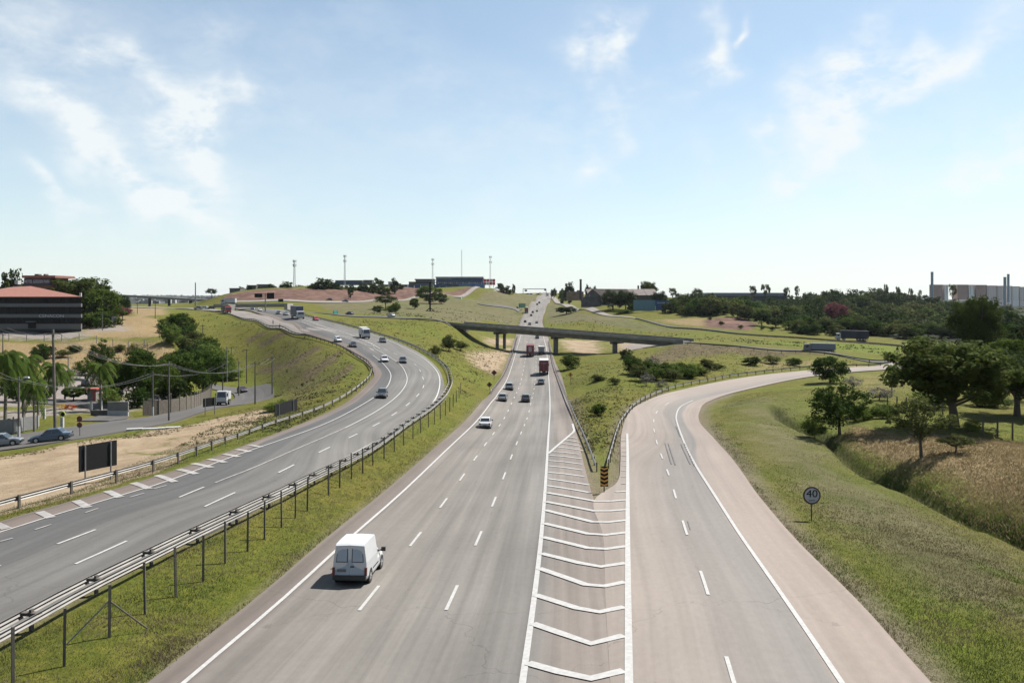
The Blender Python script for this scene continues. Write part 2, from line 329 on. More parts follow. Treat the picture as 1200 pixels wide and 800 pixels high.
# ------------------------------------------------------------------ roads
ROADS = []       # world outlines used to bed the ground under the roads
def roadmat(name, stops, right=False, wear=.22, dark=.5):
    """stops: (metres from the edge, colour) across the road; worn in long streaks along it"""
    m = bpy.data.materials.new(name); m.use_nodes = True; nt = m.node_tree; N = nt.nodes; K = nt.links; b = N['Principled BSDF']; sd = len(name)*1.7
    b.inputs['Roughness'].default_value = .88; b.inputs['Specular IOR Level'].default_value = .25
    u = N.new('ShaderNodeUVMap'); u.uv_map = 'right' if right else 'left'
    sx = N.new('ShaderNodeSeparateXYZ'); K.new(u.outputs[0], sx.inputs[0])
    def noise(sc, mx, my, det=5, ro=.55):
        mp = N.new('ShaderNodeMapping'); mp.inputs['Scale'].default_value = (mx, my, 1); mp.inputs['Location'].default_value = (sd, sd*2.3, 0); K.new(u.outputs[0], mp.inputs[0])
        z = N.new('ShaderNodeTexNoise'); z.inputs['Scale'].default_value = sc; z.inputs['Detail'].default_value = det; z.inputs['Roughness'].default_value = ro
        K.new(mp.outputs[0], z.inputs['Vector']); return z.outputs['Fac']
    def mth(op, a, c):
        q = N.new('ShaderNodeMath'); q.operation = op
        for i, v in enumerate((a, c)):
            if isinstance(v, (int, float)): q.inputs[i].default_value = v
            else: K.new(v, q.inputs[i])
        return q.outputs[0]
    pos = mth('ADD', sx.outputs[0], mth('MULTIPLY', mth('SUBTRACT', noise(.5, 1, .3), .5), .35))
    cr = N.new('ShaderNodeValToRGB'); K.new(mth('DIVIDE', pos, 25.), cr.inputs[0])
    el = cr.color_ramp.elements
    el[0].position = stops[0][0]/25.; tn = (.89, .855, .815) if right else (.875, .86, .835); stops = [(p, tuple(c[i]*AL*tn[i] for i in range(3))) for p, c in stops]; el[0].color = (*stops[0][1], 1); el[1].position = 1.; el[1].color = (*stops[-1][1], 1)
    for p, c in stops[1:]: e = el.new(p/25.); e.color = (*c, 1)
    def mul(src, fac, lo, hi, a, bb):
        mr = N.new('ShaderNodeMapRange'); K.new(fac, mr.inputs[0]); mr.inputs[1].default_value = lo; mr.inputs[2].default_value = hi; mr.inputs[3].default_value = a; mr.inputs[4].default_value = bb
        vm = N.new('ShaderNodeVectorMath'); vm.operation = 'SCALE'; K.new(src, vm.inputs[0]); K.new(mr.outputs[0], vm.inputs['Scale']); return vm.outputs[0]
    c = mul(cr.outputs[0], noise(1, .9, .018), .35, .68, 1-wear, 1+wear*.5)      # tyre streaks
    c = mul(c, noise(1, 3.2, .03), .4, .7, 1.0, 1-wear*.6)
    c = mul(c, noise(.06, 1, 1), .35, .7, 1+wear*.4, 1-wear*.6)                   # big patches
    c = mul(c, noise(22, 1, 1, 8, .75), .3, .7, .86, 1.12); c = mul(c, noise(3.5, 1, .5, 8, .7), .35, .7, .94, 1.06)                             # grain
    c = mul(c, noise(.8, 1.8, .12, 8, .75), .64, .74, 1.0, dark)                  # oily spots and skid marks
    v = N.new('ShaderNodeTexVoronoi'); v.feature = 'DISTANCE_TO_EDGE'; v.inputs['Scale'].default_value = .11
    mp = N.new('ShaderNodeMapping'); K.new(u.outputs[0], mp.inputs[0]); nn = N.new('ShaderNodeTexNoise'); nn.inputs['Scale'].default_value = .7; nn.inputs['Detail'].default_value = 6
    K.new(u.outputs[0], nn.inputs['Vector']); va = N.new('ShaderNodeVectorMath'); va.operation = 'MULTIPLY_ADD'; K.new(nn.outputs['Color'], va.inputs[0]); va.inputs[1].default_value = (2.5, 2.5, 0); K.new(u.outputs[0], va.inputs[2]); K.new(va.outputs[0], v.inputs['Vector'])
    gate = noise(.05, 1, 1)
    crk = mth('MULTIPLY', mth('LESS_THAN', v.outputs['Distance'], .0022), mth('GREATER_THAN', gate, .52))
    c = mul(c, crk, 0, 1, 1.0, .80)
    K.new(c, b.inputs['Base Color'])
    bp = N.new('ShaderNodeBump'); bp.inputs['Strength'].default_value = .25; bp.inputs['Distance'].default_value = .01
    z = N.new('ShaderNodeTexNoise'); z.inputs['Scale'].default_value = 60; K.new(u.outputs[0], z.inputs['Vector']); K.new(z.outputs['Fac'], bp.inputs['Height']); K.new(bp.outputs[0], b.inputs['Normal'])
    return m
def lift(Y): return .06+.0003*max(Y, 0)
def strip(name, L, Rt, m, div=6, ext0=0., ext1=0., off=0., wide=0.0, curb=True, vis=True):
    """paved sheet between two edge lines, laid on the ground"""
    L = [np.array(p[:2]) for p in L]; Rt = [np.array(p[:2]) for p in Rt]
    if ext0:
        L.insert(0, L[0]+(L[0]-L[1])/np.linalg.norm(L[0]-L[1])*ext0); Rt.insert(0, Rt[0]+(Rt[0]-Rt[1])/np.linalg.norm(Rt[0]-Rt[1])*ext0)
    if ext1:
        L.append(L[-1]+(L[-1]-L[-2])/np.linalg.norm(L[-1]-L[-2])*ext1); Rt.append(Rt[-1]+(Rt[-1]-Rt[-2])/np.linalg.norm(Rt[-1]-Rt[-2])*ext1)
    a = crom(L, k=16); b = crom(Rt, k=16); rows = len(a)
    t = np.linspace(0, 1, div+1)
    X = a[:, None, 0]*(1-t)+b[:, None, 0]*t; Y = a[:, None, 1]*(1-t)+b[:, None, 1]*t
    Z = H(X, Y).reshape(X.shape)+.05+.0003*np.maximum(Y, 0)+off
    V = np.stack([X, Y, Z], -1).reshape(-1, 3)
    # skirt down both sides so the slab has an edge
    k = div+1; idx = np.arange(rows*k).reshape(rows, k)
    q = np.stack([idx[:-1, :-1], idx[:-1, 1:], idx[1:, 1:], idx[1:, :-1]], -1).reshape(-1, 4)
    sk = V.reshape(rows, k, 3)[:, [0, -1], :].copy(); sk[:, :, 2] -= .2+.0008*np.maximum(sk[:, :, 1], 0)
    V2 = np.concatenate([V, sk.reshape(-1, 3)]); s0 = rows*k; sl = s0+np.arange(rows)*2; sr = sl+1
    q = np.concatenate([q, np.stack([sl[:-1], idx[:-1, 0], idx[1:, 0], sl[1:]], -1), np.stack([idx[:-1, -1], sr[:-1], sr[1:], idx[1:, -1]], -1)])
    me = npmesh(name, V2, q)
    c = (a+b)/2; s = np.concatenate([[0], np.cumsum(np.linalg.norm(np.diff(c, axis=0), axis=1))]); w = np.linalg.norm(b-a, axis=1)
    ul = np.stack([w[:, None]*t, np.repeat(s[:, None], k, 1)], -1).reshape(-1, 2); ur = np.stack([w[:, None]*(1-t), np.repeat(s[:, None], k, 1)], -1).reshape(-1, 2)
    for nm, U in (('left', ul), ('right', ur)):
        U = np.concatenate([U, np.zeros((rows*2, 2))]); lay = me.uv_layers.new(name=nm)
        lay.data.foreach_set('uv', U[q.ravel()].astype(np.float32).ravel())
    ROADS.append(np.concatenate([a[::3], a[-1:], b[::-1][::3], b[:1]]))
    return tag(link(name, me, m), kind='structure')
def ribbon(name, pts, w, m, parent, world=False, z=None, smooth=True):
    if z is None: z = .026 if (parent.name.startswith('exit') or name.startswith('chev')) else .014
    """a painted line, pts in photo pixels or world"""
    P = [np.array((p if world else G(*p))[:2]) for p in pts]
    if smooth and len(P) > 2: P = crom(P, k=8)
    # resample
    P = np.array(P); s = np.concatenate([[0], np.cumsum(np.linalg.norm(np.diff(P, axis=0), axis=1))])
    nseg = max(2, int(s[-1]/max(1.2, P[:, 1].mean()*.02))); nseg = min(nseg, 160)
    tt = np.linspace(0, s[-1], nseg+1); P = np.stack([np.interp(tt, s, P[:, 0]), np.interp(tt, s, P[:, 1])], -1)
    d = np.gradient(P, axis=0); d /= np.linalg.norm(d, axis=1)[:, None]+1e-9; nrm = np.stack([-d[:, 1], d[:, 0]], -1)
    a = P+nrm*w/2; b = P-nrm*w/2
    V = []
    for q in (a, b):
        zz = H(q[:, 0], q[:, 1])+.05+.0003*np.maximum(q[:, 1], 0)+z+.0004*np.maximum(q[:, 1], 0); V.append(np.column_stack([q, zz]))
    n_ = len(P); V = np.concatenate(V); i = np.arange(n_-1)
    Q = np.stack([i, i+n_, i+n_+1, i+1], -1)
    return link(name, npmesh(name, V, Q), m, parent)
def dashes(name, pts, w, m, parent, length, period, phase=0., world=False, end=None):
    P = np.array([np.array((p if world else G(*p))[:2]) for p in pts]); P = crom(P, k=12)
    s = np.concatenate([[0], np.cumsum(np.linalg.norm(np.diff(P, axis=0), axis=1))]); q = phase
    while q+length < (end or s[-1]):
        tt = np.linspace(q, q+length, 4)
        ribbon(name, [(np.interp(t, s, P[:, 0]), np.interp(t, s, P[:, 1])) for t in tt], w, m, parent, world=True, smooth=False); q += period

GREYM = (.181, .171, .16); BROWN = (.165, .142, .128); PINK = (.330, .272, .240); GREYD = (.150, .148, .148)
m_main = roadmat('worn_highway_asphalt', [(0, (0.154, 0.131, 0.115)), (1.25, (0.150, 0.130, 0.120)), (1.5, (0.173, 0.159, 0.147)), (4.5, (0.188, 0.175, 0.161)), (9, GREYM), (12.4, (0.173, 0.165, 0.158)), (13.4, (0.196, 0.173, 0.158)), (16, (0.201, 0.174, 0.158))], wear=.24)
m_ramp = roadmat('pinkish_ramp_asphalt', [(0, (0.262, 0.223, 0.203)), (3.0, (0.265, 0.233, 0.211)), (3.3, (0.199, 0.192, 0.187)), (6, (0.207, 0.195, 0.187)), (8, (0.242, 0.220, 0.203)), (13, (0.254, 0.223, 0.203))], right=True, wear=.13)
m_left = roadmat('dark_patched_asphalt', [(0, (0.142, 0.117, 0.103)), (2.2, (0.168, 0.138, 0.124)), (2.5, (0.089, 0.089, 0.091)), (6, (0.092, 0.092, 0.093)), (6.6, (0.117, 0.115, 0.113)), (13, (0.142, 0.138, 0.132))], wear=.22, dark=.62)
m_far = roadmat('pale_far_asphalt', [(0, (0.228, 0.205, 0.186)), (5, (0.213, 0.198, 0.182)), (9, (0.228, 0.205, 0.190))], wear=.12)
m_front = roadmat('frontage_asphalt', [(0, (0.103, 0.098, 0.094)), (4, (0.091, 0.090, 0.090)), (9, (0.098, 0.094, 0.091))], wear=.15)

mainL = [W(ML[y], y, Y) for y, Y in MAINY]; mainR = [W(MR[y], y, Y) for y, Y in MAINY]
main_road = strip('main_road', mainL, mainR, m_main, div=16, ext0=24)
l, r = [W(715,800,26.1), W(709.5,705,34.8), W(706.5,629,46.2), W(696,592,57.3), W(723,566,66), W(727,542,79), W(728,510,101), W(735,488,119), W(750,474,132), W(790,459,151), W(870,443,178), W(950,434,198), W(1040,428.5,213), W(1120,426,222)], \
       [W(1090,800,26.3), W(1005,705,34.8), W(930,630,46), W(888,580,57), W(871,558,65), W(856,539,74), W(838,516,86), W(820,495,104), W(820,482,122), W(830,471,138), W(870,458,155), W(950,441.5,181), W(1040,433,199), W(1120,430,207)]
ramp = strip('exit_ramp_road', l, r, m_ramp, div=14, ext0=24, off=.012, ext1=80)
LCL = [W(*p) for p in LC_L]+[W(344,380.5,262), W(317,370.5,300), W(296,365.5,345), W(276,362.5,410)]
LCR = [W(*p) for p in LC_R]
left_road = strip('left_carriageway_road', LCL, LCR[:len(LCL)], m_left, div=14, ext0=26, ext1=60)
WW = lambda q: [W(*p) for p in q]
exit_road = strip('loop_exit_road', WW(EXRD[0]), WW(EXRD[1]), m_far, div=4, off=-.02)
fl = [G(*p) for p in [(-60,518),(0,512),(65,503),(130,494),(190,485.5)]]+[atY(235,157), atY(258,168), atY(272,178), atY(275,186), atY(268,196), atY(240,203)]
fr = [G(*p) for p in [(-60,533),(0,528),(65,518.5),(130,508),(200,495)]]+[atY(262,150), atY(300,163), atY(320,177), atY(318,190), atY(300,202), atY(250,213)]
front_road = strip('frontage_road', fl, fr, m_front, div=4)
rd_link = strip('link_road', WW(LINK[0]), WW(LINK[1]), m_front, div=3)
rd_link2 = strip('overpass_approach_road', WW(APPR[0]), WW(APPR[1]), m_front, div=3)
rd_up = strip('distant_slip_road', WW(SLIP[0]), WW(SLIP[1]), m_far, div=3)
rd_up2 = strip('upper_road', WW(UPPR[0]), WW(UPPR[1]), m_front, div=3, off=.01)
rd_bank = strip('bank_foot_road', WW(BANK[0]), WW(BANK[1]), m_far, div=3)
rd_join = strip('merging_road', WW(JOIN[0]), WW(JOIN[1]), m_front, div=3)
side_road = strip('side_street', [atY(90,124), atY(120,134), atY(95,143), atY(40,147)], [atY(128,124), atY(150,131), atY(120,150), atY(40,154)], m_front, div=4, off=.008)

# ------------------------------------------------------------------ road markings (parts of their roads)
def solid(pts, w, road, m=M_LINE, name='edge_line', **k): return ribbon(name, pts, w, m, road, **k)
mL = [(y, x) for y, x in ((800,215),(700,333),(629,409.5),(570,477),(522,528),(495,556),(475,572),(455,587.5),(441,595.5),(422,602),(408,606),(400,608.5),(391,611),(383,613))]
mR = [(y, x) for y, x in ((800,612),(700,626),(629,634),(570,639),(522,642),(495,643.5),(475,644.5),(455,644),(441,643),(422,641.5),(408,640),(400,638),(391,636),(383,634))]
YD = dict(MAINY)
lw = [W(x, y, YD[y]) for y, x in mL]; rw = [W(x, y, YD[y]) for y, x in mR]
def ext(P, d): P = [np.array(p[:2]) for p in P]; return [P[0]+(P[0]-P[1])/np.linalg.norm(P[0]-P[1])*d]+P
solid(ext(lw, 22), .17, main_road, world=True); solid(ext(rw, 22), .24, main_road, world=True)
for f in (1/3, 2/3):
    mid = ext([np.array(a[:2])*(1-f)+np.array(b[:2])*f for a, b in zip(lw, rw)], 22)
    dashes('lane_dash', mid, .15, M_LINE, main_road, 3.6, 11.3, phase=7.2, world=True, end=330)
# gore chevrons
def z6(x, y): return (590+x/3.3333, 560+y/3.3333)
def z7(x, y): return (640+x/8, 480+y/8)
la = [(95,730),(113,575),(125,463),(138,358),(147,300),(153,236),(158,182),(162,130),(165,97),(170,62)]
ap = [(325,795),(345,655),(350,535),(358,436),(362,355),(365,288),(365,232),(368,182),(370,137),(372,98)]
ra = [(470,760),(470,622),(472,510),(475,412),(477,338),(479,272),(480,218),(480,170),(481,128),(482,90)]
for a, b, c in zip(la, ap, ra): ribbon('chevron_stripe', [z6(*a), z6(*b), z6(*c)], .42, M_LINE, main_road, smooth=False)
ribbon('chevron_stripe', [G(615,831), G(684,848), G(732,838)], .42, M_LINE, main_road, world=True, smooth=False)
for a, b in [((5,720),(400,785)),((15,655),(405,715)),((20,595),(355,635)),((20,535),(345,575)),((25,485),(340,520)),((30,435),(330,468)),((60,400),(305,425)),((110,358),(345,390)),((140,322),(325,350)),((175,290),(310,312)),((210,262),(290,275))]:
    ribbon('hatch_stripe', [z7(*a), z7(*b)], .34, M_LINE, main_road, smooth=False)
ribbon('edge_line', [z7(20,420), z7(265,210), z7(247,140)], .30, M_LINE, main_road, smooth=False)
gr = [(737,800),(736,700),(735.5,629),(735.5,588),(735.5,560),(735.5,535),(735,509)]
solid(ext([G(*p) for p in gr], 22), .28, ramp, world=True)
for yy_ in (265,300,360,400,440,485,530,580,640,705):
    ribbon('hatch_stripe', [z7(705, yy_), z7(757, yy_)], .3, M_LINEW, ramp, smooth=False)
ribbon('hatch_stripe', [z7(650, 782), z7(757, 775)], .34, M_LINE, ramp, smooth=False)
rr = [(985,800),(940,733),(900,675),(860,617),(832,573),(815,546),(802,520),(794,498),(792.5,488),(797,478),(812,470)]
solid(ext([G(*p) for p in rr], 22), .2, ramp, world=True)
rd_ = [(853,778),(825,683),(804.5,626),(793,588),(785,561),(777,540),(771,524),(768,512),(766,502),(766,494),(768,487),(772,481),(785,472)]
dashes('lane_dash', ext([G(*p) for p in rd_], 15), .15, M_LINE, ramp, 3.7, 10.9, phase=11.8, world=True)
m_skid = mat('tyre_mark', (.095, .09, .088), rough=.85, var=.25, scale=1.5)
for a, b in [((779.5,520),(787,545)),((783,520),(791.5,546)),((798,521),(809,545)),((802,521),(814,547)),((792,500),(797,512))]: ribbon('skid_mark', [a, b], .11, m_skid, ramp, smooth=False)
for a, b in [((806,612),(809,622))]: ribbon('skid_mark', [a, b], .06, m_skid, ramp, smooth=False)
# left carriageway
solid(ext([G(*p) for p in [(0,745),(96,697),(200,645),(300,594),(350,567),(430,524),(470,501),(502,479),(514,459),(514,440),(502,425),(487,415),(463,403),(437,393),(403,383),(378,377)]], 22), .2, left_road, world=True)
solid([(405,502),(450,477),(470,460),(477,447),(475,437),(468,427),(453,417),(437,407)], .15, left_road, name='lane_line')
solid([(405,502),(350,526),(300,548),(252,567)], .13, left_road, M_LINEW, name='lane_line')
solid(ext([G(*p) for p in [(0,625),(60,606),(137,583),(207,561),(300,526.5),(370,502),(428,473),(450,458),(457,447),(457,437),(447,425),(437,417)]], 22), .16, left_road, world=True)
dl = [(0,702),(62,674),(114,651),(217,604),(244,593),(318,559),(370,533),(410,513.5),(442.5,497.5),(465,484),(481,472),(492,461),(497,451),(495,442),(491,433),(484,426),(465,416),(440,404)]
dashes('lane_dash', [G(*p) for p in dl], .14, M_LINE, left_road, 3.8, 11., phase=4.5, world=True)
for a, b in [((67,639),(112,622)),((210,584),(239,572)),((-40,680),(0,664))]: ribbon('lane_dash', [a, b], .15, M_LINE, left_road, smooth=False)
for a, b in [((0,636),(15,632)),((41,622),(60,616)),((152,584),(169,579)),((180,574),(195,570)),((100,602),(115,597))]: ribbon('lane_dash', [a, b], .13, M_LINEW, left_road, smooth=False)
for a, b in [((-14,612),(8,621)),((46,601),(60,608)),((89,588),(103,596)),((125,576.5),(141,584)),((156,567),(175,574)),((184,558),(205,566)),((209,551),(230,556.5)),((226,544),(248,549)),((245,539),(264,543)),((262,533),(280,536.5)),((277,527.5),(293,530.5)),((292,522.5),(307,525))]:
    ribbon('shoulder_bar', [a, b], .5, M_LINEW, left_road, smooth=False)
# hatched strip up the left carriageway
for i in range(22):
    t = i/21; a = (352+(440-352)*t, 377.0+(404.5-377.0)*t**1.15); ribbon('hatch_stripe', [(a[0]-5-3*t, a[1]+1.2+1.0*t), (a[0]+4+2*t, a[1]+.6+.5*t)], .5, M_LINEW, left_road, smooth=False)
solid([(340,372.5),(370,380),(400,389),(425,399),(445,409)], .3, left_road, name='lane_line'); solid([(340,376),(370,384.5),(400,394.5),(430,405)], .3, left_road, M_LINEW, name='lane_line')

# ------------------------------------------------------------------ ground sheet
def gp(pts): return [tuple(G(*p)[:2]) for p in pts]
ZN = {k: [] for k in ('dry', 'dirt', 'red', 'lush', 'wood', 'scar', 'mown', 'pale')}
def zone(k, pts, val=1., soft=.02, world=False): ZN[k].append((pts if world else gp(pts), val, soft))
# left side
zone('dirt', [(-250,640),(0,603),(100,577),(180,553),(222,534),(150,531),(140,524),(167,522),(233,507),(300,494),(318,484),(300,482),(250,491),(200,501),(150,511),(60,526),(-60,545),(-300,600)], 1., .012)
zone('dry', [(-60,400),(60,402),(140,398),(190,400),(215,418),(200,432),(140,428),(100,440),(40,430),(-60,432)], .9)
zone('dry', [(98,374),(140,370),(192,376),(200,396),(98,394)], 1., .012); zone('pale', [(98,380),(150,380),(160,389),(98,391)], .6)
zone('dry', [(150,528),(215,524),(250,528),(285,510),(290,495),(250,503),(200,517),(160,519)], .5)
zone('dry', [(148,360),(190,359),(196,368),(160,373)], 1., .012)
zone('pale', [(-80,385),(100,385),(100,391),(110,398),(-80,396)], .7)                     # forecourt
zone('pale', [(-60,478),(60,474),(120,474),(150,462),(165,447),(120,437),(70,436),(40,450),(-60,455)], 1)   # car park
zone('pale', [(75,488),(160,482),(220,470),(215,455),(150,462),(120,474),(60,476),(-60,484),(-60,496),(20,494)], .55)
zone('scar', [(270,415),(330,405),(400,415),(410,440),(370,462),(320,470),(300,440),(285,425)], .6, .04)
zone('scar', [(225,380),(300,392),(340,400),(300,408),(240,395)], .35, .04)
for pl in ([(300,404),(343,386),(346,389),(306,408)], [(330,428),(374,404),(378,408),(338,433)], [(352,441),(393,417),(398,421),(360,447)], [(345,420),(368,408),(370,411),(350,424)], [(368,430),(400,410),(403,413),(374,435)], [(285,398),(312,386),(314,389),(290,402)], [(300,432),(330,424),(335,430),(305,440)], [(380,446),(412,426),(416,430),(390,450)]): zone('scar', pl, 1., .006)
zone('scar', [(330,470),(350,455),(365,465),(340,480)], .8, .03)
zone('lush', [(250,430),(290,425),(330,445),(330,470),(300,455),(270,445)], .7, .03)
zone('lush', [(370,400),(425,425),(432,445),(400,462),(380,440)], .5, .03)
# red bank, mown slopes above the overpass
zone('red', [(262,347),(285,342),(320,338.5),(400,337.5),(480,336.5),(560,335.5),(592,338),(598,343),(540,347),(470,350.5),(420,352.5),(330,352),(262,353)], 1, .006)
zone('mown', [(370,355.5),(480,352.5),(540,349.5),(600,344.5),(636,345),(610,368),(606,380),(540,377),(470,370),(400,366)], 1, .01)
zone('mown', [(645,350),(655,356),(676,366),(745,376),(830,388),(760,388),(700,380),(640,378),(636,366)], .8, .01)
zone('dirt', [(545,375),(590,376),(590,378),(560,377)], .3)
# middle
zone('scar', [(560,430),(572,412),(595,412),(592,432),(580,443)], .9, .015)
zone('dirt', [(545,414),(598,405),(603,409),(591,432),(578,438),(558,430)], .75, .02)
zone('dirt', [(570,396),(604,396),(600,404),(570,404)], .8, .02)
zone('pale', [(730,404),(785,400),(780,406),(735,409)], .8, .01)
zone('dirt', [(137,531),(150,512),(233,500),(300,486),(306,496),(222,530)], .62, .012)
zone('dirt', [(657,398),(700,398),(706,414),(680,416),(662,408)], .8, .02); zone('dirt', [(720,400),(770,398),(750,410),(726,412)], .8, .02)
zone('scar', [(745,425),(790,403),(850,404),(930,413),(920,420),(860,414),(800,420),(760,432)], 1, .02)
zone('scar', [(850,404),(930,410),(990,414),(985,420),(900,416)], .7, .03)
zone('dry', [(880,420),(1000,424),(1060,426),(950,430),(870,436)], .6, .03)
zone('red', [(822,375),(870,372),(890,380),(880,387),(850,386),(826,383)], .75, .01); zone('dry', [(760,374),(830,372),(850,386),(800,382)], .7, .01)
zone('lush', [(1000,403),(1060,407),(1060,419),(1000,413),(900,404),(900,399)], .6, .01)
zone('lush', [(680,495),(725,520),(722,560),(700,575),(690,550),(672,500)], .5, .05)
zone('dry', [(693,568),(725,562),(722,585),(704,588)], .6, .04)
# right side
zone('mown', [(860,470),(900,465),(930,500),(985,545),(1090,600),(1210,665),(1210,730),(1080,690),(960,600),(890,530)], .9, .09)
zone('lush', [(1000,690),(1100,800),(1210,810),(1210,740),(1090,700)], .5, .08)
zone('dry', [(1005,500),(1060,512),(1210,520),(1210,600),(1150,578),(1060,545),(990,520)], 1, .03)
zone('dry', [(1000,438),(1060,436),(1080,455),(1000,470),(960,455)], .45, .03)
zone('lush', [(940,490),(975,512),(1050,560),(1210,628),(1210,607),(1130,580),(1050,548),(980,505)], .9, .02)
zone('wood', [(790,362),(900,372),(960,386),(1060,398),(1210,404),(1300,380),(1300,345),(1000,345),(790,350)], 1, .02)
def shoulderline(poly, side, w): pass
Yr = np.concatenate([[-60, -30, -12, 0, 6], np.exp(np.linspace(math.log(10), math.log(7000), 640))])
sc_ = np.linspace(-1, 1, 520); sc_ = np.sign(sc_)*(np.abs(sc_)**1.05)
YY, SS = np.meshgrid(Yr, sc_, indexing='ij'); XX = SS*.95*(np.maximum(YY, 18)+10); nr, nc = YY.shape
X = XX.ravel(); Y = YY.ravel(); Z = H(X, Y)
# distance from roads
droad = np.full(len(X), 1e9); inr = np.zeros(len(X), bool)
for P in ROADS:
    lo = P.min(0)-8; hi = P.max(0)+8; k = np.where((X > lo[0]) & (X < hi[0]) & (Y > lo[1]) & (Y < hi[1]))[0]
    if len(k) == 0: continue
    step = max(1, len(P)//80); Pd = P
    i_ = inpoly(X[k], Y[k], Pd); inr[k] |= i_; droad[k] = np.minimum(droad[k], dline(X[k], Y[k], Pd[::1] if len(Pd) < 500 else Pd[::2], True))
cell = np.maximum(.3, Y*.011)
sdr = np.where(inr, -droad, droad)
bed = np.clip((sdr-cell*.3)/(1.2+cell*1.5), 0, 1)
rough = .5+.5*np.clip((Y-40)/100, 0, 1)
nz_ = (vnoise(X, Y, 7, 1)-.5)*.5+(vnoise(X, Y, 2.6, 2)-.5)*.28+(vnoise(X, Y, 1.1, 3)-.5)*.12
Z = Z+nz_*bed*rough*np.clip(1.6-Y/600, .2, 1)-np.where(inr | (sdr < cell*.8), .03+.0004*np.maximum(Y, 0), 0)
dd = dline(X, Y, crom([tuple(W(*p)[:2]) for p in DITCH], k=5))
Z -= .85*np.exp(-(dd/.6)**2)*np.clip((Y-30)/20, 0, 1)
def zval(k):
    r = np.zeros(len(X), np.float32)
    for poly, val, soft in ZN[k]:
        P = np.array(poly); m_ = 30+.1*P[:, 1].max(); kk = np.where((X > P[:, 0].min()-m_) & (X < P[:, 0].max()+m_) & (Y > P[:, 1].min()-m_) & (Y < P[:, 1].max()+m_))[0]
        if len(kk) == 0: continue
        d = dline(X[kk], Y[kk], P, True); s = np.where(inpoly(X[kk], Y[kk], P), d, -d); sw = soft*np.maximum(Y[kk], 20)+.2
        r[kk] = np.maximum(r[kk], val*np.clip(.5+s/(2*sw), 0, 1))
    return r
idx = np.arange(nr*nc).reshape(nr, nc)
Q = np.stack([idx[:-1, :-1], idx[:-1, 1:], idx[1:, 1:], idx[1:, :-1]], -1).reshape(-1, 4)
gme = npmesh('ground', np.stack([X, Y, Z], -1), Q)
gme.polygons.foreach_set('use_smooth', [True]*len(gme.polygons))
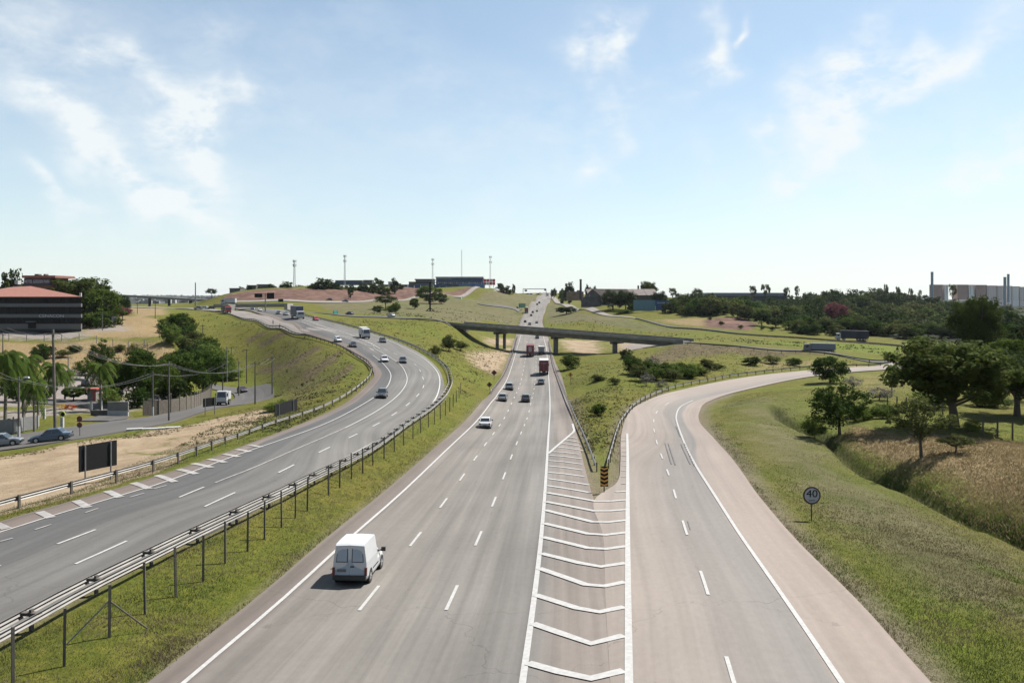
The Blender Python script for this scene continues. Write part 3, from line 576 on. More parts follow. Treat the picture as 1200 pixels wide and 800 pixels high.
# gravelly worn strip beside the paving
edge = np.clip(1.25-sdr/np.where(X > 6, 1.25+.004*Y, .5+.003*Y), 0, 1)*(Y < 150)*np.where((X > 6), 1.0, .6)
far_ = np.clip((Y-900)/1500, 0, 1)
attrs = {'za': ('dry', 'dirt', 'red', 'lush'), 'zb': ('wood', 'scar', 'mown', 'pale')}
for an, ks in attrs.items():
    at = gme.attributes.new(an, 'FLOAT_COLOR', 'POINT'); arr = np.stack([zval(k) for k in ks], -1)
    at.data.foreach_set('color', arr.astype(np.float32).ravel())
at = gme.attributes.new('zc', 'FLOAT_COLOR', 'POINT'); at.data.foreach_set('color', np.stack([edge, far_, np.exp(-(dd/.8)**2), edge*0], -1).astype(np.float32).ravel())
def groundmat():
    m = bpy.data.materials.new('ground_cover'); m.use_nodes = True; nt = m.node_tree; N = nt.nodes; K = nt.links; b = N['Principled BSDF']
    b.inputs['Roughness'].default_value = .95; b.inputs['Specular IOR Level'].default_value = .1
    geo = N.new('ShaderNodeNewGeometry')
    def noise(sc, det=6, ro=.6, st=(1, 1, 1), dist=0.):
        mp = N.new('ShaderNodeMapping'); mp.inputs['Scale'].default_value = st; K.new(geo.outputs['Position'], mp.inputs[0])
        z = N.new('ShaderNodeTexNoise'); z.inputs['Scale'].default_value = sc; z.inputs['Detail'].default_value = det; z.inputs['Roughness'].default_value = ro; z.inputs['Distortion'].default_value = dist
        K.new(mp.outputs[0], z.inputs['Vector']); return z.outputs['Fac']
    def ramp(f, a, c, lo=.35, hi=.65):
        cr = N.new('ShaderNodeValToRGB'); e = cr.color_ramp.elements; e[0].position = lo; e[1].position = hi
        if max(c) < .7: a = tuple(q*AL for q in a); c = tuple(q*AL for q in c)
        e[0].color = (*a, 1); e[1].color = (*c, 1); K.new(f, cr.inputs[0]); return cr.outputs[0]
    def mth(op, a, c, cl=False):
        q = N.new('ShaderNodeMath'); q.operation = op; q.use_clamp = cl
        for i, v in enumerate((a, c)):
            if isinstance(v, (int, float)): q.inputs[i].default_value = v
            else: K.new(v, q.inputs[i])
        return q.outputs[0]
    def mixc(f, a, c):
        x = N.new('ShaderNodeMixRGB'); K.new(f, x.inputs[0]); K.new(a, x.inputs[1]); K.new(c, x.inputs[2]); return x.outputs[0]
    def attr(nm):
        a = N.new('ShaderNodeAttribute'); a.attribute_name = nm; s = N.new('ShaderNodeSeparateColor'); K.new(a.outputs['Color'], s.inputs[0]); return s.outputs[0], s.outputs[1], s.outputs[2], a.outputs['Alpha']
    dry, dirt, red, lush = attr('za'); wood, scar, mown, pale = attr('zb'); edge, far, dit, _ = attr('zc')
    big = noise(.035, 5); mid = noise(.25, 6, .65); fine = noise(2.2, 8, .7); vf = noise(9, 6, .7)
    jag = mth('SUBTRACT', mth('ADD', mth('MULTIPLY', mid, .6), mth('MULTIPLY', fine, .4)), .5)
    def sel(z, k=1.6): # ragged-edged mask
        return mth('MULTIPLY', mth('ADD', mth('MULTIPLY', mth('SUBTRACT', z, .5), 1.6), mth('ADD', mth('MULTIPLY', jag, 3.2), .5)), mth('MULTIPLY', z, k), True)
    tuft = noise(.9, 9, .78)
    c = mixc(ramp(mid, (0,0,0), (1,1,1), .36, .64), ramp(fine, (0.050,0.058,0.008), (0.088,0.095,0.013)), ramp(fine, (0.082,0.077,0.013), (0.131,0.112,0.024)))
    c = mixc(ramp(big, (0,0,0), (.8,.8,.8), .45, .62), c, ramp(fine, (0.056,0.072,0.009), (0.104,0.116,0.015)))
    c = mixc(ramp(tuft, (0,0,0), (.75,.75,.75), .54, .70), c, ramp(fine, (0.029,0.036,0.005), (0.050,0.057,0.009)))
    c = mixc(ramp(noise(.55, 7, .7), (0,0,0), (.7,.7,.7), .56, .72), c, ramp(fine, (0.120,0.116,0.020), (0.176,0.154,0.036)))
    c = mixc(sel(lush), c, ramp(fine, (0.054,0.081,0.008), (0.113,0.147,0.013)))
    c = mixc(sel(mown, 2.), c, mixc(ramp(big, (0,0,0), (1,1,1), .4, .6), ramp(mid, (.078,.070,.032), (.118,.104,.054)), ramp(mid, (.062,.066,.022), (.108,.104,.046))))
    c = mixc(sel(dry), c, ramp(fine, (.115,.082,.040), (.26,.195,.105)))
    c = mixc(sel(scar), c, ramp(noise(.7, 8, .7, (1, 1, 3)), (.036,.029,.014), (.120,.094,.048)))
    c = mixc(sel(dirt, 3.), c, mixc(ramp(fine, (0,0,0), (1,1,1), .45, .75), ramp(mid, (.185,.135,.087), (.27,.208,.14)), ramp(mid, (.22,.17,.112), (.30,.24,.165))))
    c = mixc(sel(red, 3.), c, ramp(noise(.11, 9, .75, (1, 1, 6), 1.2), (.040,.024,.018), (.165,.098,.076)))
    c = mixc(sel(pale, 3.), c, ramp(mid, (.17,.148,.132), (.215,.19,.172)))
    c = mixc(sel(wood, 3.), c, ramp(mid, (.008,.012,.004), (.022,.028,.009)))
    c = mixc(mth('MULTIPLY', edge, mth('ADD', .35, fine), True), c, ramp(vf, (.075,.062,.042), (.19,.16,.115)))
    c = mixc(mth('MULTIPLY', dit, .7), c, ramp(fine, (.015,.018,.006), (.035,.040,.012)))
    K.new(c, b.inputs['Base Color'])
    bp = N.new('ShaderNodeBump'); bp.inputs['Strength'].default_value = .9; bp.inputs['Distance'].default_value = .22
    hgt = mth('ADD', mth('MULTIPLY', fine, .7), mth('ADD', mth('MULTIPLY', mid, 1.2), mth('MULTIPLY', vf, .3)))
    K.new(hgt, bp.inputs['Height']); K.new(bp.outputs[0], b.inputs['Normal'])
    return m
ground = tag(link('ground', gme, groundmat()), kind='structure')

# ------------------------------------------------------------------ foliage builders
def leaves(rng, centers, radii, per, size, flat=1.0, up=.35):
    """leaf blades in clumps: each a bent quad, facing roughly outward"""
    nC = len(centers); c = np.repeat(centers, per, 0); r = np.repeat(radii, per)
    d = rng.normal(size=(nC*per, 3)); d /= np.linalg.norm(d, axis=1)[:, None]
    rad = rng.random(nC*per)**.42
    p = c+d*(r*rad)[:, None]*np.array([1, 1, flat])
    nrm = d+rng.normal(size=d.shape)*.55+np.array([0, 0, up]); nrm /= np.linalg.norm(nrm, axis=1)[:, None]
    t = np.cross(nrm, rng.normal(size=nrm.shape)); t /= np.linalg.norm(t, axis=1)[:, None]; b = np.cross(nrm, t)
    s = (size*(.6+.8*rng.random(len(p))))[:, None]
    V = np.stack([p-t*s, p+b*s*.55+nrm*s*.15, p+t*s, p-b*s*.55+nrm*s*.15], 1).reshape(-1, 3)
    return V
def quads(V): return np.arange(len(V)).reshape(-1, 4)
def crown_mesh(name, seed, rx=.5, ry=.5, z0=.25, z1=1., clumps=60, per=60, size=.03, clump_r=.13, hollow=.55, flat=.8, dome=1., jag=.18):
    rng = np.random.default_rng(seed); d = rng.normal(size=(clumps, 3)); d /= np.linalg.norm(d, axis=1)[:, None]
    rad = hollow+(1-hollow)*rng.random(clumps)**.6; rad *= 1-jag*rng.random(clumps)
    zc = (z0+z1)/2; hz = (z1-z0)/2
    c = np.stack([d[:, 0]*rx*rad, d[:, 1]*ry*rad, zc+d[:, 2]*hz*rad*dome], -1)
    r = clump_r*(.65+.7*rng.random(clumps))
    c[:, 2] = np.minimum(c[:, 2], z1-r*.6*flat)
    V = leaves(rng, c, r, per, size, flat); return npmesh(name, V, quads(V)), c
def trunk_mesh(name, cl, seed, r=.03, top=.55, n=7, lean=.03, limbs=8):
    rng = random.Random(seed); mb = MB(); pts = [Vector((0, 0, -.03)), Vector((lean*.4, 0, top*.4)), Vector((lean, lean*.5, top*.75)), Vector((lean*1.2, 0, top))]
    rr = [r*1.35, r*.95, r*.8, r*.5]
    for i in range(3): mb.tube(pts[i], pts[i+1], rr[i], rr[i+1], n)
    ids = list(range(len(cl))); rng.shuffle(ids)
    for i in ids[:limbs]:
        e = Vector(cl[i]); z = top*(.45+.45*rng.random()); s = Vector((lean*z, 0, z)); m = s.lerp(e, .5)+Vector((0, 0, -.03))
        mb.tube(s, m, r*.5, r*.34, 5, False); mb.tube(m, e, r*.34, r*.12, 5, False)
    return mb.mesh(name)
KIND = {}
def kind(k, leaf, seed, r=.03, top=.55, lean=.03, limbs=8, bark=M_BARK, **kw):
    cm, cl = crown_mesh('crown', seed, **kw); cm.materials.append(leaf)
    tm = trunk_mesh('trunk', cl, seed, r, top, 7, lean, limbs); tm.materials.append(bark); KIND[k] = (cm, tm)
M_LEAFB = leafmat('leaf_big_tree', (.026, .040, .010), (.078, .104, .024))
kind('big', M_LEAFB, 11, r=.028, top=.5, limbs=16, clumps=165, per=110, size=.018, clump_r=.08, z0=.27, hollow=.35, rx=.5, ry=.5, dome=1.0, jag=.42)
kind('round', M_LEAF, 12, r=.022, top=.6, clumps=80, per=80, size=.026, clump_r=.12, z0=.14, hollow=.45)
kind('round2', M_LEAFD, 13, r=.022, top=.6, clumps=60, per=80, size=.028, clump_r=.14, z0=.10, hollow=.4, jag=.35)
kind('wood1', M_LEAFD, 14, r=.022, top=.6, clumps=46, per=36, size=.050, clump_r=.15, z0=.05, hollow=.45, jag=.25, limbs=4)
kind('wood2', M_LEAF, 15, r=.022, top=.6, clumps=40, per=36, size=.050, clump_r=.17, z0=.02, hollow=.4, jag=.35, limbs=4)
kind('wood3', M_LEAFO, 16, r=.02, top=.6, clumps=50, per=36, size=.050, clump_r=.13, z0=.05, hollow=.45, jag=.3, limbs=4)
kind('open', M_LEAFO, 17, r=.02, top=.62, lean=.05, limbs=20, clumps=70, per=46, size=.022, clump_r=.085, z0=.30, hollow=.5, jag=.4, rx=.5)
kind('loose', M_LEAF, 18, r=.02, top=.6, lean=-.03, limbs=22, clumps=110, per=50, size=.020, clump_r=.085, z0=.12, hollow=.35, jag=.35)
kind('umbrella', M_LEAFD, 19, r=.02, top=.75, clumps=46, per=46, size=.03, clump_r=.12, z0=.5, z1=1., hollow=.5, limbs=10)
kind('gum', M_LEAFO, 20, r=.016, top=.8, clumps=20, per=44, size=.034, clump_r=.10, z0=.5, hollow=.6, jag=.4, limbs=14)
kind('pink', M_LEAFP, 21, r=.02, top=.5, clumps=60, per=60, size=.03, clump_r=.13, z0=.3, hollow=.5)
kind('orange', M_LEAFR, 22, r=.02, top=.5, clumps=60, per=60, size=.03, clump_r=.13, z0=.3, hollow=.5)
kind('bushb', M_LEAFL, 23, r=.015, top=.4, clumps=50, per=60, size=.035, clump_r=.17, z0=-.02, hollow=.3, jag=.3, limbs=3)
kind('bush', M_LEAF, 24, r=.015, top=.4, clumps=50, per=60, size=.035, clump_r=.17, z0=-.02, hollow=.3, jag=.3, limbs=3)
kind('busho', M_LEAFO, 25, r=.015, top=.4, clumps=44, per=56, size=.032, clump_r=.15, z0=-.02, hollow=.3, jag=.4, limbs=6)
kind('grey', M_GREY, 26, r=.015, top=.5, clumps=40, per=40, size=.022, clump_r=.13, z0=.1, hollow=.4, jag=.4, limbs=20)
kind('topiary', M_LEAF, 27, r=.03, top=.5, clumps=150, per=90, size=.026, clump_r=.09, z0=.32, hollow=.8, jag=.02, limbs=6)
kind('conifer', M_LEAFD, 28, r=.02, top=.9, clumps=50, per=40, size=.03, clump_r=.09, z0=.1, hollow=.3, rx=.28, ry=.28, limbs=3)
def palm_kind():
    rng = random.Random(5); mb = MB()
    for k in range(22):
        a = k*2.4; el = .9-1.5*(k/22); Lf = .42*(.85+.3*rng.random()); pts = []
        for i in range(7):
            t = i/6; out = Lf*t*math.cos(el*.6)*(1-.15*t); z = .86+Lf*(t*math.sin(el)-.75*t*t)
            pts.append(Vector((math.cos(a)*out, math.sin(a)*out, z)))
        side = Vector((-math.sin(a), math.cos(a), 0))
        for i in range(6):
            for q in range(3):
                c = pts[i].lerp(pts[i+1], q/3); wd = .085*(1-.55*(i/6))*(.5+.8*min(1, i/2)); dn = Vector((0, 0, -.05))
                fw = (pts[i+1]-pts[i])*.28
                for sg in (-1, 1): mb.poly([c, c+fw*.9, c+side*sg*wd+dn+fw*1.2, c+side*sg*wd*.95+dn+fw*.2])
    cm = mb.mesh('crown'); cm.materials.append(M_LEAF); t = MB(); t.tube((0, 0, -.02), (.01, 0, .45), .032, .022, 8); t.tube((.01, 0, .45), (0, 0, .87), .022, .02, 8)
    tm = t.mesh('trunk'); tm.materials.append(M_PALMB); KIND['palm'] = (cm, tm)
palm_kind()
def tree(k, loc, hgt, wid, label, cat='tree', group=None, name=None):
    o = empty(name or {'palm': 'palm_tree', 'bush': 'bush', 'bushb': 'bush', 'busho': 'bush', 'grey': 'bush'}.get(k, 'broadleaf_tree'), loc, random.random()*6.28, label, cat, group)
    o.scale = (wid, wid, hgt)
    cm, tm = KIND[k]; link('crown', cm, None, o)
    if hgt > .8: link('trunk', tm, None, o)
    return o
def tpx(k, px, by, ty, wpx, label, cat='tree', group=None, Y=None, name=None):
    """tree whose foot shows at (px, by) and top at row ty"""
    b = atY(px, Y) if Y else G(px, by)
    hgt = (CZ+(HY-ty)/F*b.y)-b.z; wid = wpx/F*b.y
    if not Y: b.z -= .05
    elif hgt < .85*wid/.95 and k in ('wood1', 'wood2', 'wood3', 'round2', 'round'): b.z -= .85*wid/.95-hgt; hgt = .85*wid/.95
    return tree(k, b, max(hgt, .3), wid/.95, label, cat, group, name)
# right-hand side, near
tpx('big', 1119, 503, 391, 162, 'huge dark broadleaf tree with a bare trunk beside the wire fence')
tpx('big', 1192, 488, 408, 110, 'dark tree cut by the right edge of the photo behind the posts')
tpx('big', 1146, 450, 343, 62, 'tall dark olive tree rising behind the huge broadleaf tree', Y=165)
tpx('loose', 984, 510, 441, 74, 'rounded green tree with several stems standing in the ditch bank')
tpx('open', 1080, 536, 466, 78, 'thin grey green tree leaning above the dry grass bank')
tpx('round', 973, 449, 417, 42, 'small dark round tree standing at the edge of the ramp bend')
tpx('palm', 1045, 463, 424, 26, 'lone small palm with a slender trunk beside the ramp', 'palm')
for i, (x, b, t, w, k, lb) in enumerate([(955,512,484,30,'bushb','bright green bush at the foot of the rounded tree'),(1012,492,474,34,'bushb','bright green bush between the rounded tree and the thin tree'),(1035,490,471,30,'bushb','pale yellow green bush left of the thin leaning tree'),
    (1000,487,476,22,'bush','dark low bush behind the bright bushes on the bank'),(1120,530,508,44,'open','sparse shrub right of the thin leaning tree'),(1140,505,490,20,'bushb','small yellow green shrub right of the big tree trunk'),(1050,486,470,26,'busho','olive shrub behind the thin leaning tree'),
    (1195,470,430,60,'grey','grey leafless shrub at the right edge below the orange tree'),(1090,478,455,50,'bush','dark shrub in the shade of the huge tree'),(1160,478,455,50,'bush','dark shrub between the huge tree and the edge tree'),(1030,470,452,40,'grey','grey brown thicket beside the small palm'),(1000,455,440,30,'grey','dry brown brush behind the dark round tree')]):
    tpx(k, x, b, t, w, lb, 'bush')
tpx('orange', 1192, 420, 386, 44, 'tree with orange red blossom at the right edge', Y=260)
tpx('pink', 980, 375, 354, 28, 'pink flowering tree in the middle of the dark wood', Y=450)
for x, b, t, w, k, Y_, lb in [(1178,0,396,64,'round',128,'dark tree filling the gap behind the wire fence at the right edge'),(1150,0,412,50,'round2',150,'shaded tree behind the huge broadleaf tree trunk'),(1206,0,380,60,'wood1',200,'dense tree at the right edge in front of the orange tree'),(1168,0,372,50,'wood2',230,'green tree between the tall olive tree and the right edge'),(1190,0,366,46,'wood1',300,'dark tree beyond the orange tree'),(1098,0,432,40,'wood3',150,'olive bush behind the left limb of the huge tree')]:
    tpx(k, x, b, t, w, lb, 'tree', Y=Y_)
# ditch-side ragged growth and gore bushes
for i, (x, b, t, w, k, lb) in enumerate([(669,432,412,24,'bush','round dark bush beside the highway just past the overpass shadow'),(700,486,471,20,'bush','low green bush in the grass triangle between highway and ramp'),(738,428,414,16,'bush','small dark bush below the right overpass pillar'),
    (745,440,424,20,'busho','olive bush below the scarred slope'),(768,445,428,26,'bush','dark bush in the hollow inside the ramp bend'),(790,443,427,26,'bushb','bright green bush in the hollow inside the ramp bend'),(812,440,424,24,'bushb','light green bush above the ramp guardrail'),
    (757,452,436,24,'grey','grey brush heap in the hollow inside the ramp bend'),(775,457,444,20,'grey','grey brush nearest the ramp guardrail'),(840,434,424,22,'busho','small olive bush above the ramp rail'),(905,426,415,26,'busho','olive bush beside the approach road verge'),(930,428,418,20,'bush','dark bush near the approach road verge'),
    (700,447,437,22,'busho','low scrub patch right of the warning sign'),(720,450,441,18,'busho','scrub patch left of the grey brush heap'),(691,425,413,0,'bush','') ]):
    if w: tpx(k, x, b, t, w, lb, 'bush')
for x, b, t, w, k, lb in [(526,412,389,22,'busho','olive bush on the mound left of the overpass'),(510,418,402,16,'busho','small olive bush above the guardrail bend'),(540,410,398,20,'busho','low scrub at the foot of the overpass mound'),
    (458,366,356,18,'bush','dark bush beside the mown field tree'),(443,366,358,16,'wood1','bushy dark tree pair beside the link road'),(503,356,334,30,'round','broad round tree on the mown field before the red bank'),(517,356,344,16,'round','smaller tree touching the broad round field tree'),
    (455,370,345,0,'round',''),(486,362,349,12,'round','small lone tree on the mown field'),(452,363,346,28,'umbrella','umbrella shaped tree on the mown field'),(464,368,352,14,'loose','small slender tree beside the umbrella shaped tree'),(411,350,336,12,'conifer','small cypress at the foot of the red bank'),
    (667,377,358,0,'round',''),(664,368,358.5,26,'round2','round clipped looking bush beside the distant slip road')]:
    if w: tpx(k, x, b, t, w, lb, 'tree' if k not in ('bush', 'busho') else 'bush')
for i, (x, b, t, w, k) in enumerate([(742,438,416,24,'wood2'),(752,446,426,26,'busho'),(762,440,420,28,'wood2'),(776,440,422,30,'bush'),(786,446,430,26,'busho'),(800,440,422,30,'bush'),(808,444,430,24,'wood2'),(822,440,428,24,'busho'),(830,432,420,22,'wood3'),(880,428,417,24,'wood3'),(765,430,416,22,'grey'),(733,420,408,16,'wood3')]):
    tpx(k, x, b, t, w, 'shrub in the thick brush filling the hollow inside the ramp bend, '+('left part' if x < 765 else 'middle part' if x < 800 else 'right part'), 'bush', 'brush in the hollow inside the ramp bend', name='bush')
# left-hand cluster
g1 = 'trees by the hotel car park'
for x, b, t, w, k, lb in [(136,474,412,44,'loose','green tree next to the white gate wall by the car park'),(165,474,408,44,'round','dense dark green tree in the middle of the car park row'),(190,470,414,46,'loose','broad leafy tree right of the dense car park tree'),(216,468,412,52,'round','wide dark tree whose shade covers the parked cars'),
    (238,462,408,46,'round','dark green tree overhanging the frontage fence'),(118,440,396,34,'loose','pale tree on the dry slope below the hotel terrace'),(225,440,402,44,'round2','bushy tree behind the wide dark car park tree'),(160,425,400,30,'busho','grey green tree on the dry slope'),(205,436,408,40,'loose','leafy tree on the slope above the car park row'),
    (245,430,400,40,'bushb','bright green tree at the foot of the loop embankment'),(262,440,412,30,'bushb','yellow green bush beside the loop embankment poles'),(212,396,366,34,'round','dark round tree beside the field above the slope'),(202,404,378,24,'bushb','bright bush left of the dark round slope tree'),
    (225,408,385,36,'busho','grey green bush mass below the dark round slope tree'),(192,392,374,18,'bush','small dark bush at the edge of the terrace fence'),(240,415,392,34,'bush','dark bush at the top of the wooded slope'),(48,424,402,26,'loose','small dark tree on the dry slope below the big building')]:
    tpx(k, x, b, t, w, lb, 'bush' if k.startswith('bush') else 'tree')
for i, (x, b, t, w, k) in enumerate([(196,384,370,22,'wood2'),(208,390,374,26,'wood1'),(216,400,380,30,'wood2'),(228,404,388,26,'bushb'),(222,414,394,34,'wood3'),(236,420,400,34,'bush'),(246,422,404,30,'wood2'),(254,430,410,30,'bushb'),(262,432,418,26,'bush'),(250,440,418,34,'wood2'),(270,446,428,26,'bushb'),(258,446,430,26,'bush'),(234,436,412,36,'wood1')]):
    tpx(k, x, b, t, w, 'leafy shrub in the wooded strip running down beside the loop embankment, '+('upper end' if x < 220 else 'middle' if x < 248 else 'lower end'), 'bush', 'shrubs of the wooded strip beside the loop embankment', name='bush')
for x, b, t, w, k, lb in [(52,420,403,24,'wood1','dark thicket on the dry slope behind the tallest pole'),(74,418,408,20,'busho','olive bush on the dry slope left of the pale tree'),(88,412,403,18,'bush','small bush below the terrace fence near the pale tree'),(140,412,402,20,'busho','bush on the dry slope under the terrace fence'),(100,445,418,30,'loose','leafy tree behind the clipped mushroom tree'),(182,446,420,40,'wood1','dense tree behind the row by the car park'),(150,452,424,36,'wood2','green tree filling the gap behind the gate wall trees'),
    (128,478,452,26,'bushb','bright low tree left of the gate wall'),(20,470,432,36,'wood1','dark tree behind the left edge palms'),(52,466,440,30,'wood2','green tree between the palms by the car park'),(202,470,440,36,'wood1','dark low tree over the parked cars near the panel fence'),(160,478,452,26,'wood2','low green tree right of the gate wall'),(330,486,466,22,'bushb','bright yellow green bush beside the black sign on two posts'),(318,482,470,18,'bushb','smaller bright bush left of the black sign on two posts'),(75,512,503,14,'busho','weedy bush at the foot of the tallest pole')]:
    tpx(k, x, b, t, w, lb, 'bush' if 'bush' in lb else 'tree')
for x, b, t, w, lb in [(6,500,404,64,'tall palm at the left edge of the photo'),(28,494,410,60,'full headed palm behind the lamp pole'),(64,480,420,44,'palm with drooping fronds behind the tall dark pole'),(118,482,420,46,'tall palm in front of the car park rose paving'),(40,505,440,40,'short palm beside the sliding gate'),(76,468,432,34,'small palm before the pale car park')]:
    tpx('palm', x, b, t, w, lb, 'palm')
tpx('topiary', 86, 470, 453, 22, 'clipped mushroom shaped tree in the car park island')
tpx('topiary', 108, 468, 451, 19, 'smaller clipped round tree beside the red kiosk')
tpx('big', 96, 384, 323, 78, 'massive dark green tree beside the hotel', Y=300); tpx('round', 122, 384, 338, 50, 'dark green tree joining the massive hotel tree', Y=292)
tpx('round2', 140, 380, 345, 28, 'dark tree next to the far viaduct', Y=330); tpx('round', 118, 384, 364, 50, 'low spreading tree over the parked truck by the hotel', Y=280); tpx('pink', 143, 374, 359, 24, 'purple flowering tree beyond the hotel', Y=300)
tpx('wood1', 14, 386, 317, 30, 'dark tree behind the hotel roof', Y=330); tpx('wood3', 6, 386, 330, 20, 'grey green tree behind the hotel roof corner', Y=325); tpx('umbrella', 248, 352, 338, 14, 'flat topped tree where the red bank begins', Y=520)
# trees on the red bank crest
rt = random.Random(3)
crest = [(283,336,10),(292,334,9),(318,333,14),(336,330,18),(350,334,14),(366,331,18),(378,326,22),(388,328,20),(396,334,16),(357,336,18),(410,334,18),(425,332,16),(443,326,16),(436,332,14),(462,326,10),(470,333,8),(330,336,24),(345,337,22),(372,336,24),(390,337,22),(405,337,22),(420,337,20),(450,335,16),(587,331,8),(594,335,12),(602,333,5),(300,336,16),(310,335,14)]
for i, (x, t, w) in enumerate(crest):
    Yc = 560+max(0, x-400)*1.1 if x < 560 else 860
    tpx(rt.choice(['wood1', 'wood2', 'wood1']), x, 0, t, w, 'dark tree on the red bank crest '+('left of the first telecom mast' if x < 343 else 'between the two left telecom masts' if x < 404 else 'right of the second telecom mast' if x < 480 else 'behind the red and white hoarding'), 'tree', 'trees along the crest of the red bank', Y=Yc+rt.uniform(-8, 14))
# right of the crest, around the old shed
for x, b, t, w, k, Y_, lb in [(649,346,337,8,'round2',900,'round dark tree right of the road crest'),(659,350,337,12,'wood2',760,'leafy tree left of the brick chimney'),(667,350,331,14,'wood1',740,'taller dark tree left of the brick chimney'),(689,345,332,8,'round2',700,'round topped tree behind the old shed roof'),(696,345,334,9,'round2',705,'second round topped tree behind the old shed roof'),
    (718,368,338,30,'round2',520,'dark spreading tree in front of the old shed'),(733,368,339,26,'round2',515,'dark tree between the old shed and the light blue wall'),(745,364,352,22,'wood2',505,'low leafy tree before the light blue wall'),(759,345,328,22,'big',640,'broad dark tree above the warehouse roof'),(773,365,340,20,'round2',500,'dark tree right above the blue billboard'),
    (788,366,336,12,'gum',620,'thin upright tree behind the blue billboard'),(817,365,338,14,'umbrella',600,'umbrella crowned tree left of the long shed'),(835,366,340,5,'conifer',560,'narrow cypress before the long shed'),(786,370,352,22,'wood1',470,'dark bushy tree touching the blue billboard'),(729,372,362,26,'bush',490,'hedge bush at the foot of the light blue wall')]:
    tpx(k, x, b, t, w, lb, 'bush' if k == 'bush' else 'tree', Y=Y_)
# the wood on the right
def skyl(x):
    return np.interp(x, [790, 830, 860, 900, 940, 960, 975, 1000, 1020, 1060, 1090, 1150, 1200, 1260], [346, 346, 349, 348, 346, 340, 339, 341, 337, 343, 349, 354, 362, 360])
rw_ = random.Random(9)
def reg(x):
    for lim, t in ((850, 'next to the blue billboard'), (905, 'below the very long shed'), (955, 'under the feathery skyline trees'), (1010, 'near the pink flowering tree'), (1080, 'left of the lone silo'), (1145, 'under the salmon blocks')):
        if x < lim: return t
    return 'at the right edge'
rows = [(800, 0, 19), (700, 5, 22), (620, 11, 24), (560, 18, 26), (510, 26, 28), (465, 30, 30), (430, 34, 30)]
names = ['dark rounded tree on the skyline of the wood', 'dark tree high in the wood below its skyline', 'dark leafy tree one row below the skyline of the wood', 'bushy tree in the middle of the wood', 'rounded tree just below the middle of the wood', 'leafy tree low in the wood', 'front tree at the foot of the wood facing the road']
for ri, (Yr_, dy, w) in enumerate(rows):
    x = 792.+rw_.uniform(0, 10)
    while x < 1245:
        Yt = Yr_*rw_.uniform(.94, 1.06); lowlim = np.interp(x, [790, 870, 900, 1060, 1250], [366, 372, 384, 396, 398]); top = skyl(x)+(lowlim-21-skyl(x))*ri/6+rw_.uniform(-2.5, 3)
        b = atY(x, Yt); by = HY+(CZ-b.z)*F/Yt
        if by < lowlim+3 and not (850 < x < 920 and ri == 6):
            hh = (by-top)/F*Yt
            if hh > 20: top = by-20*F/Yt
            if hh > -4:
                k = rw_.choice(['wood1', 'wood1', 'wood2', 'wood3', 'round2'] if ri < 3 else ['wood1', 'wood2', 'wood3', 'bush', 'wood3'])
                tpx(k, x, 0, top, w*rw_.uniform(.85, 1.5), names[ri]+' '+reg(x), 'tree', 'trees of the wood right of the overpass', Y=Yt, name='woodland_tree')
        x += w*rw_.uniform(.5, .78)
x = 792.
while x < 1245:
    ll = float(np.interp(x, [790, 870, 900, 1060, 1250], [366, 373, 385, 397, 397]))+rw_.uniform(-2.5, .5); w_ = rw_.uniform(16, 27)
    tpx(rw_.choice(['wood1', 'wood2', 'wood3', 'round2']), x, ll, ll-rw_.uniform(12, 19), w_, 'foremost leafy tree of the wood '+reg(x), 'tree', 'trees of the wood right of the overpass', name='woodland_tree'); x += w_*rw_.uniform(.45, .7)
for x, t, w, lb in [(882,333,11,'left of the two round headed trees on the long shed skyline'),(897,331,14,'right of the two round headed trees on the long shed skyline'),(922,335,10,'feathery tree right of the long shed'),(934,333,7,'narrow feathery tree on the skyline'),(942,342,4,'tiny lollipop tree on the skyline'),(1038,331,8,'tallest feathery tree on the wood skyline'),(1052,334,8,'slim feathery tree right of the tallest one'),(1067,336,8,'leaning feathery tree on the skyline'),(1078,338,5,'small lollipop tree left of the tall white silo'),(1116,331,12,'bare branched tree before the apartment blocks')]:
    tpx('gum', x, 0, t, w, lb, 'tree', Y=690)
# bushes under the wood by the upper road
for i in range(34):
    x = 935+i*9+rw_.uniform(-3, 3); Yb = np.interp(x, [935, 1240], [352, 322])*rw_.uniform(1.0, 1.08)
    b = atY(x, Yb); by = HY+(CZ-b.z)*F/Yb
    tpx(rw_.choice(['busho', 'bush', 'wood3', 'wood2']), x, 0, by-rw_.uniform(9, 19), rw_.uniform(16, 28), 'grey green bush in the thicket by the upper road '+('left of the navy truck' if x < 980 else 'behind the navy truck' if x < 1020 else 'right of the navy truck' if x < 1100 else 'behind the huge broadleaf tree'), 'bush', 'thicket bushes along the upper road', Y=Yb)
for x, Yb, hh in [(845,395,2.5),(868,380,2.2),(832,420,2.),(905,372,2.4),(893,376,1.8)]:
    b = atY(x, Yb); tree('busho', b, hh, hh*1.5, 'small bush scattered on the reddish clearing', 'bush', 'bushes on the reddish clearing')

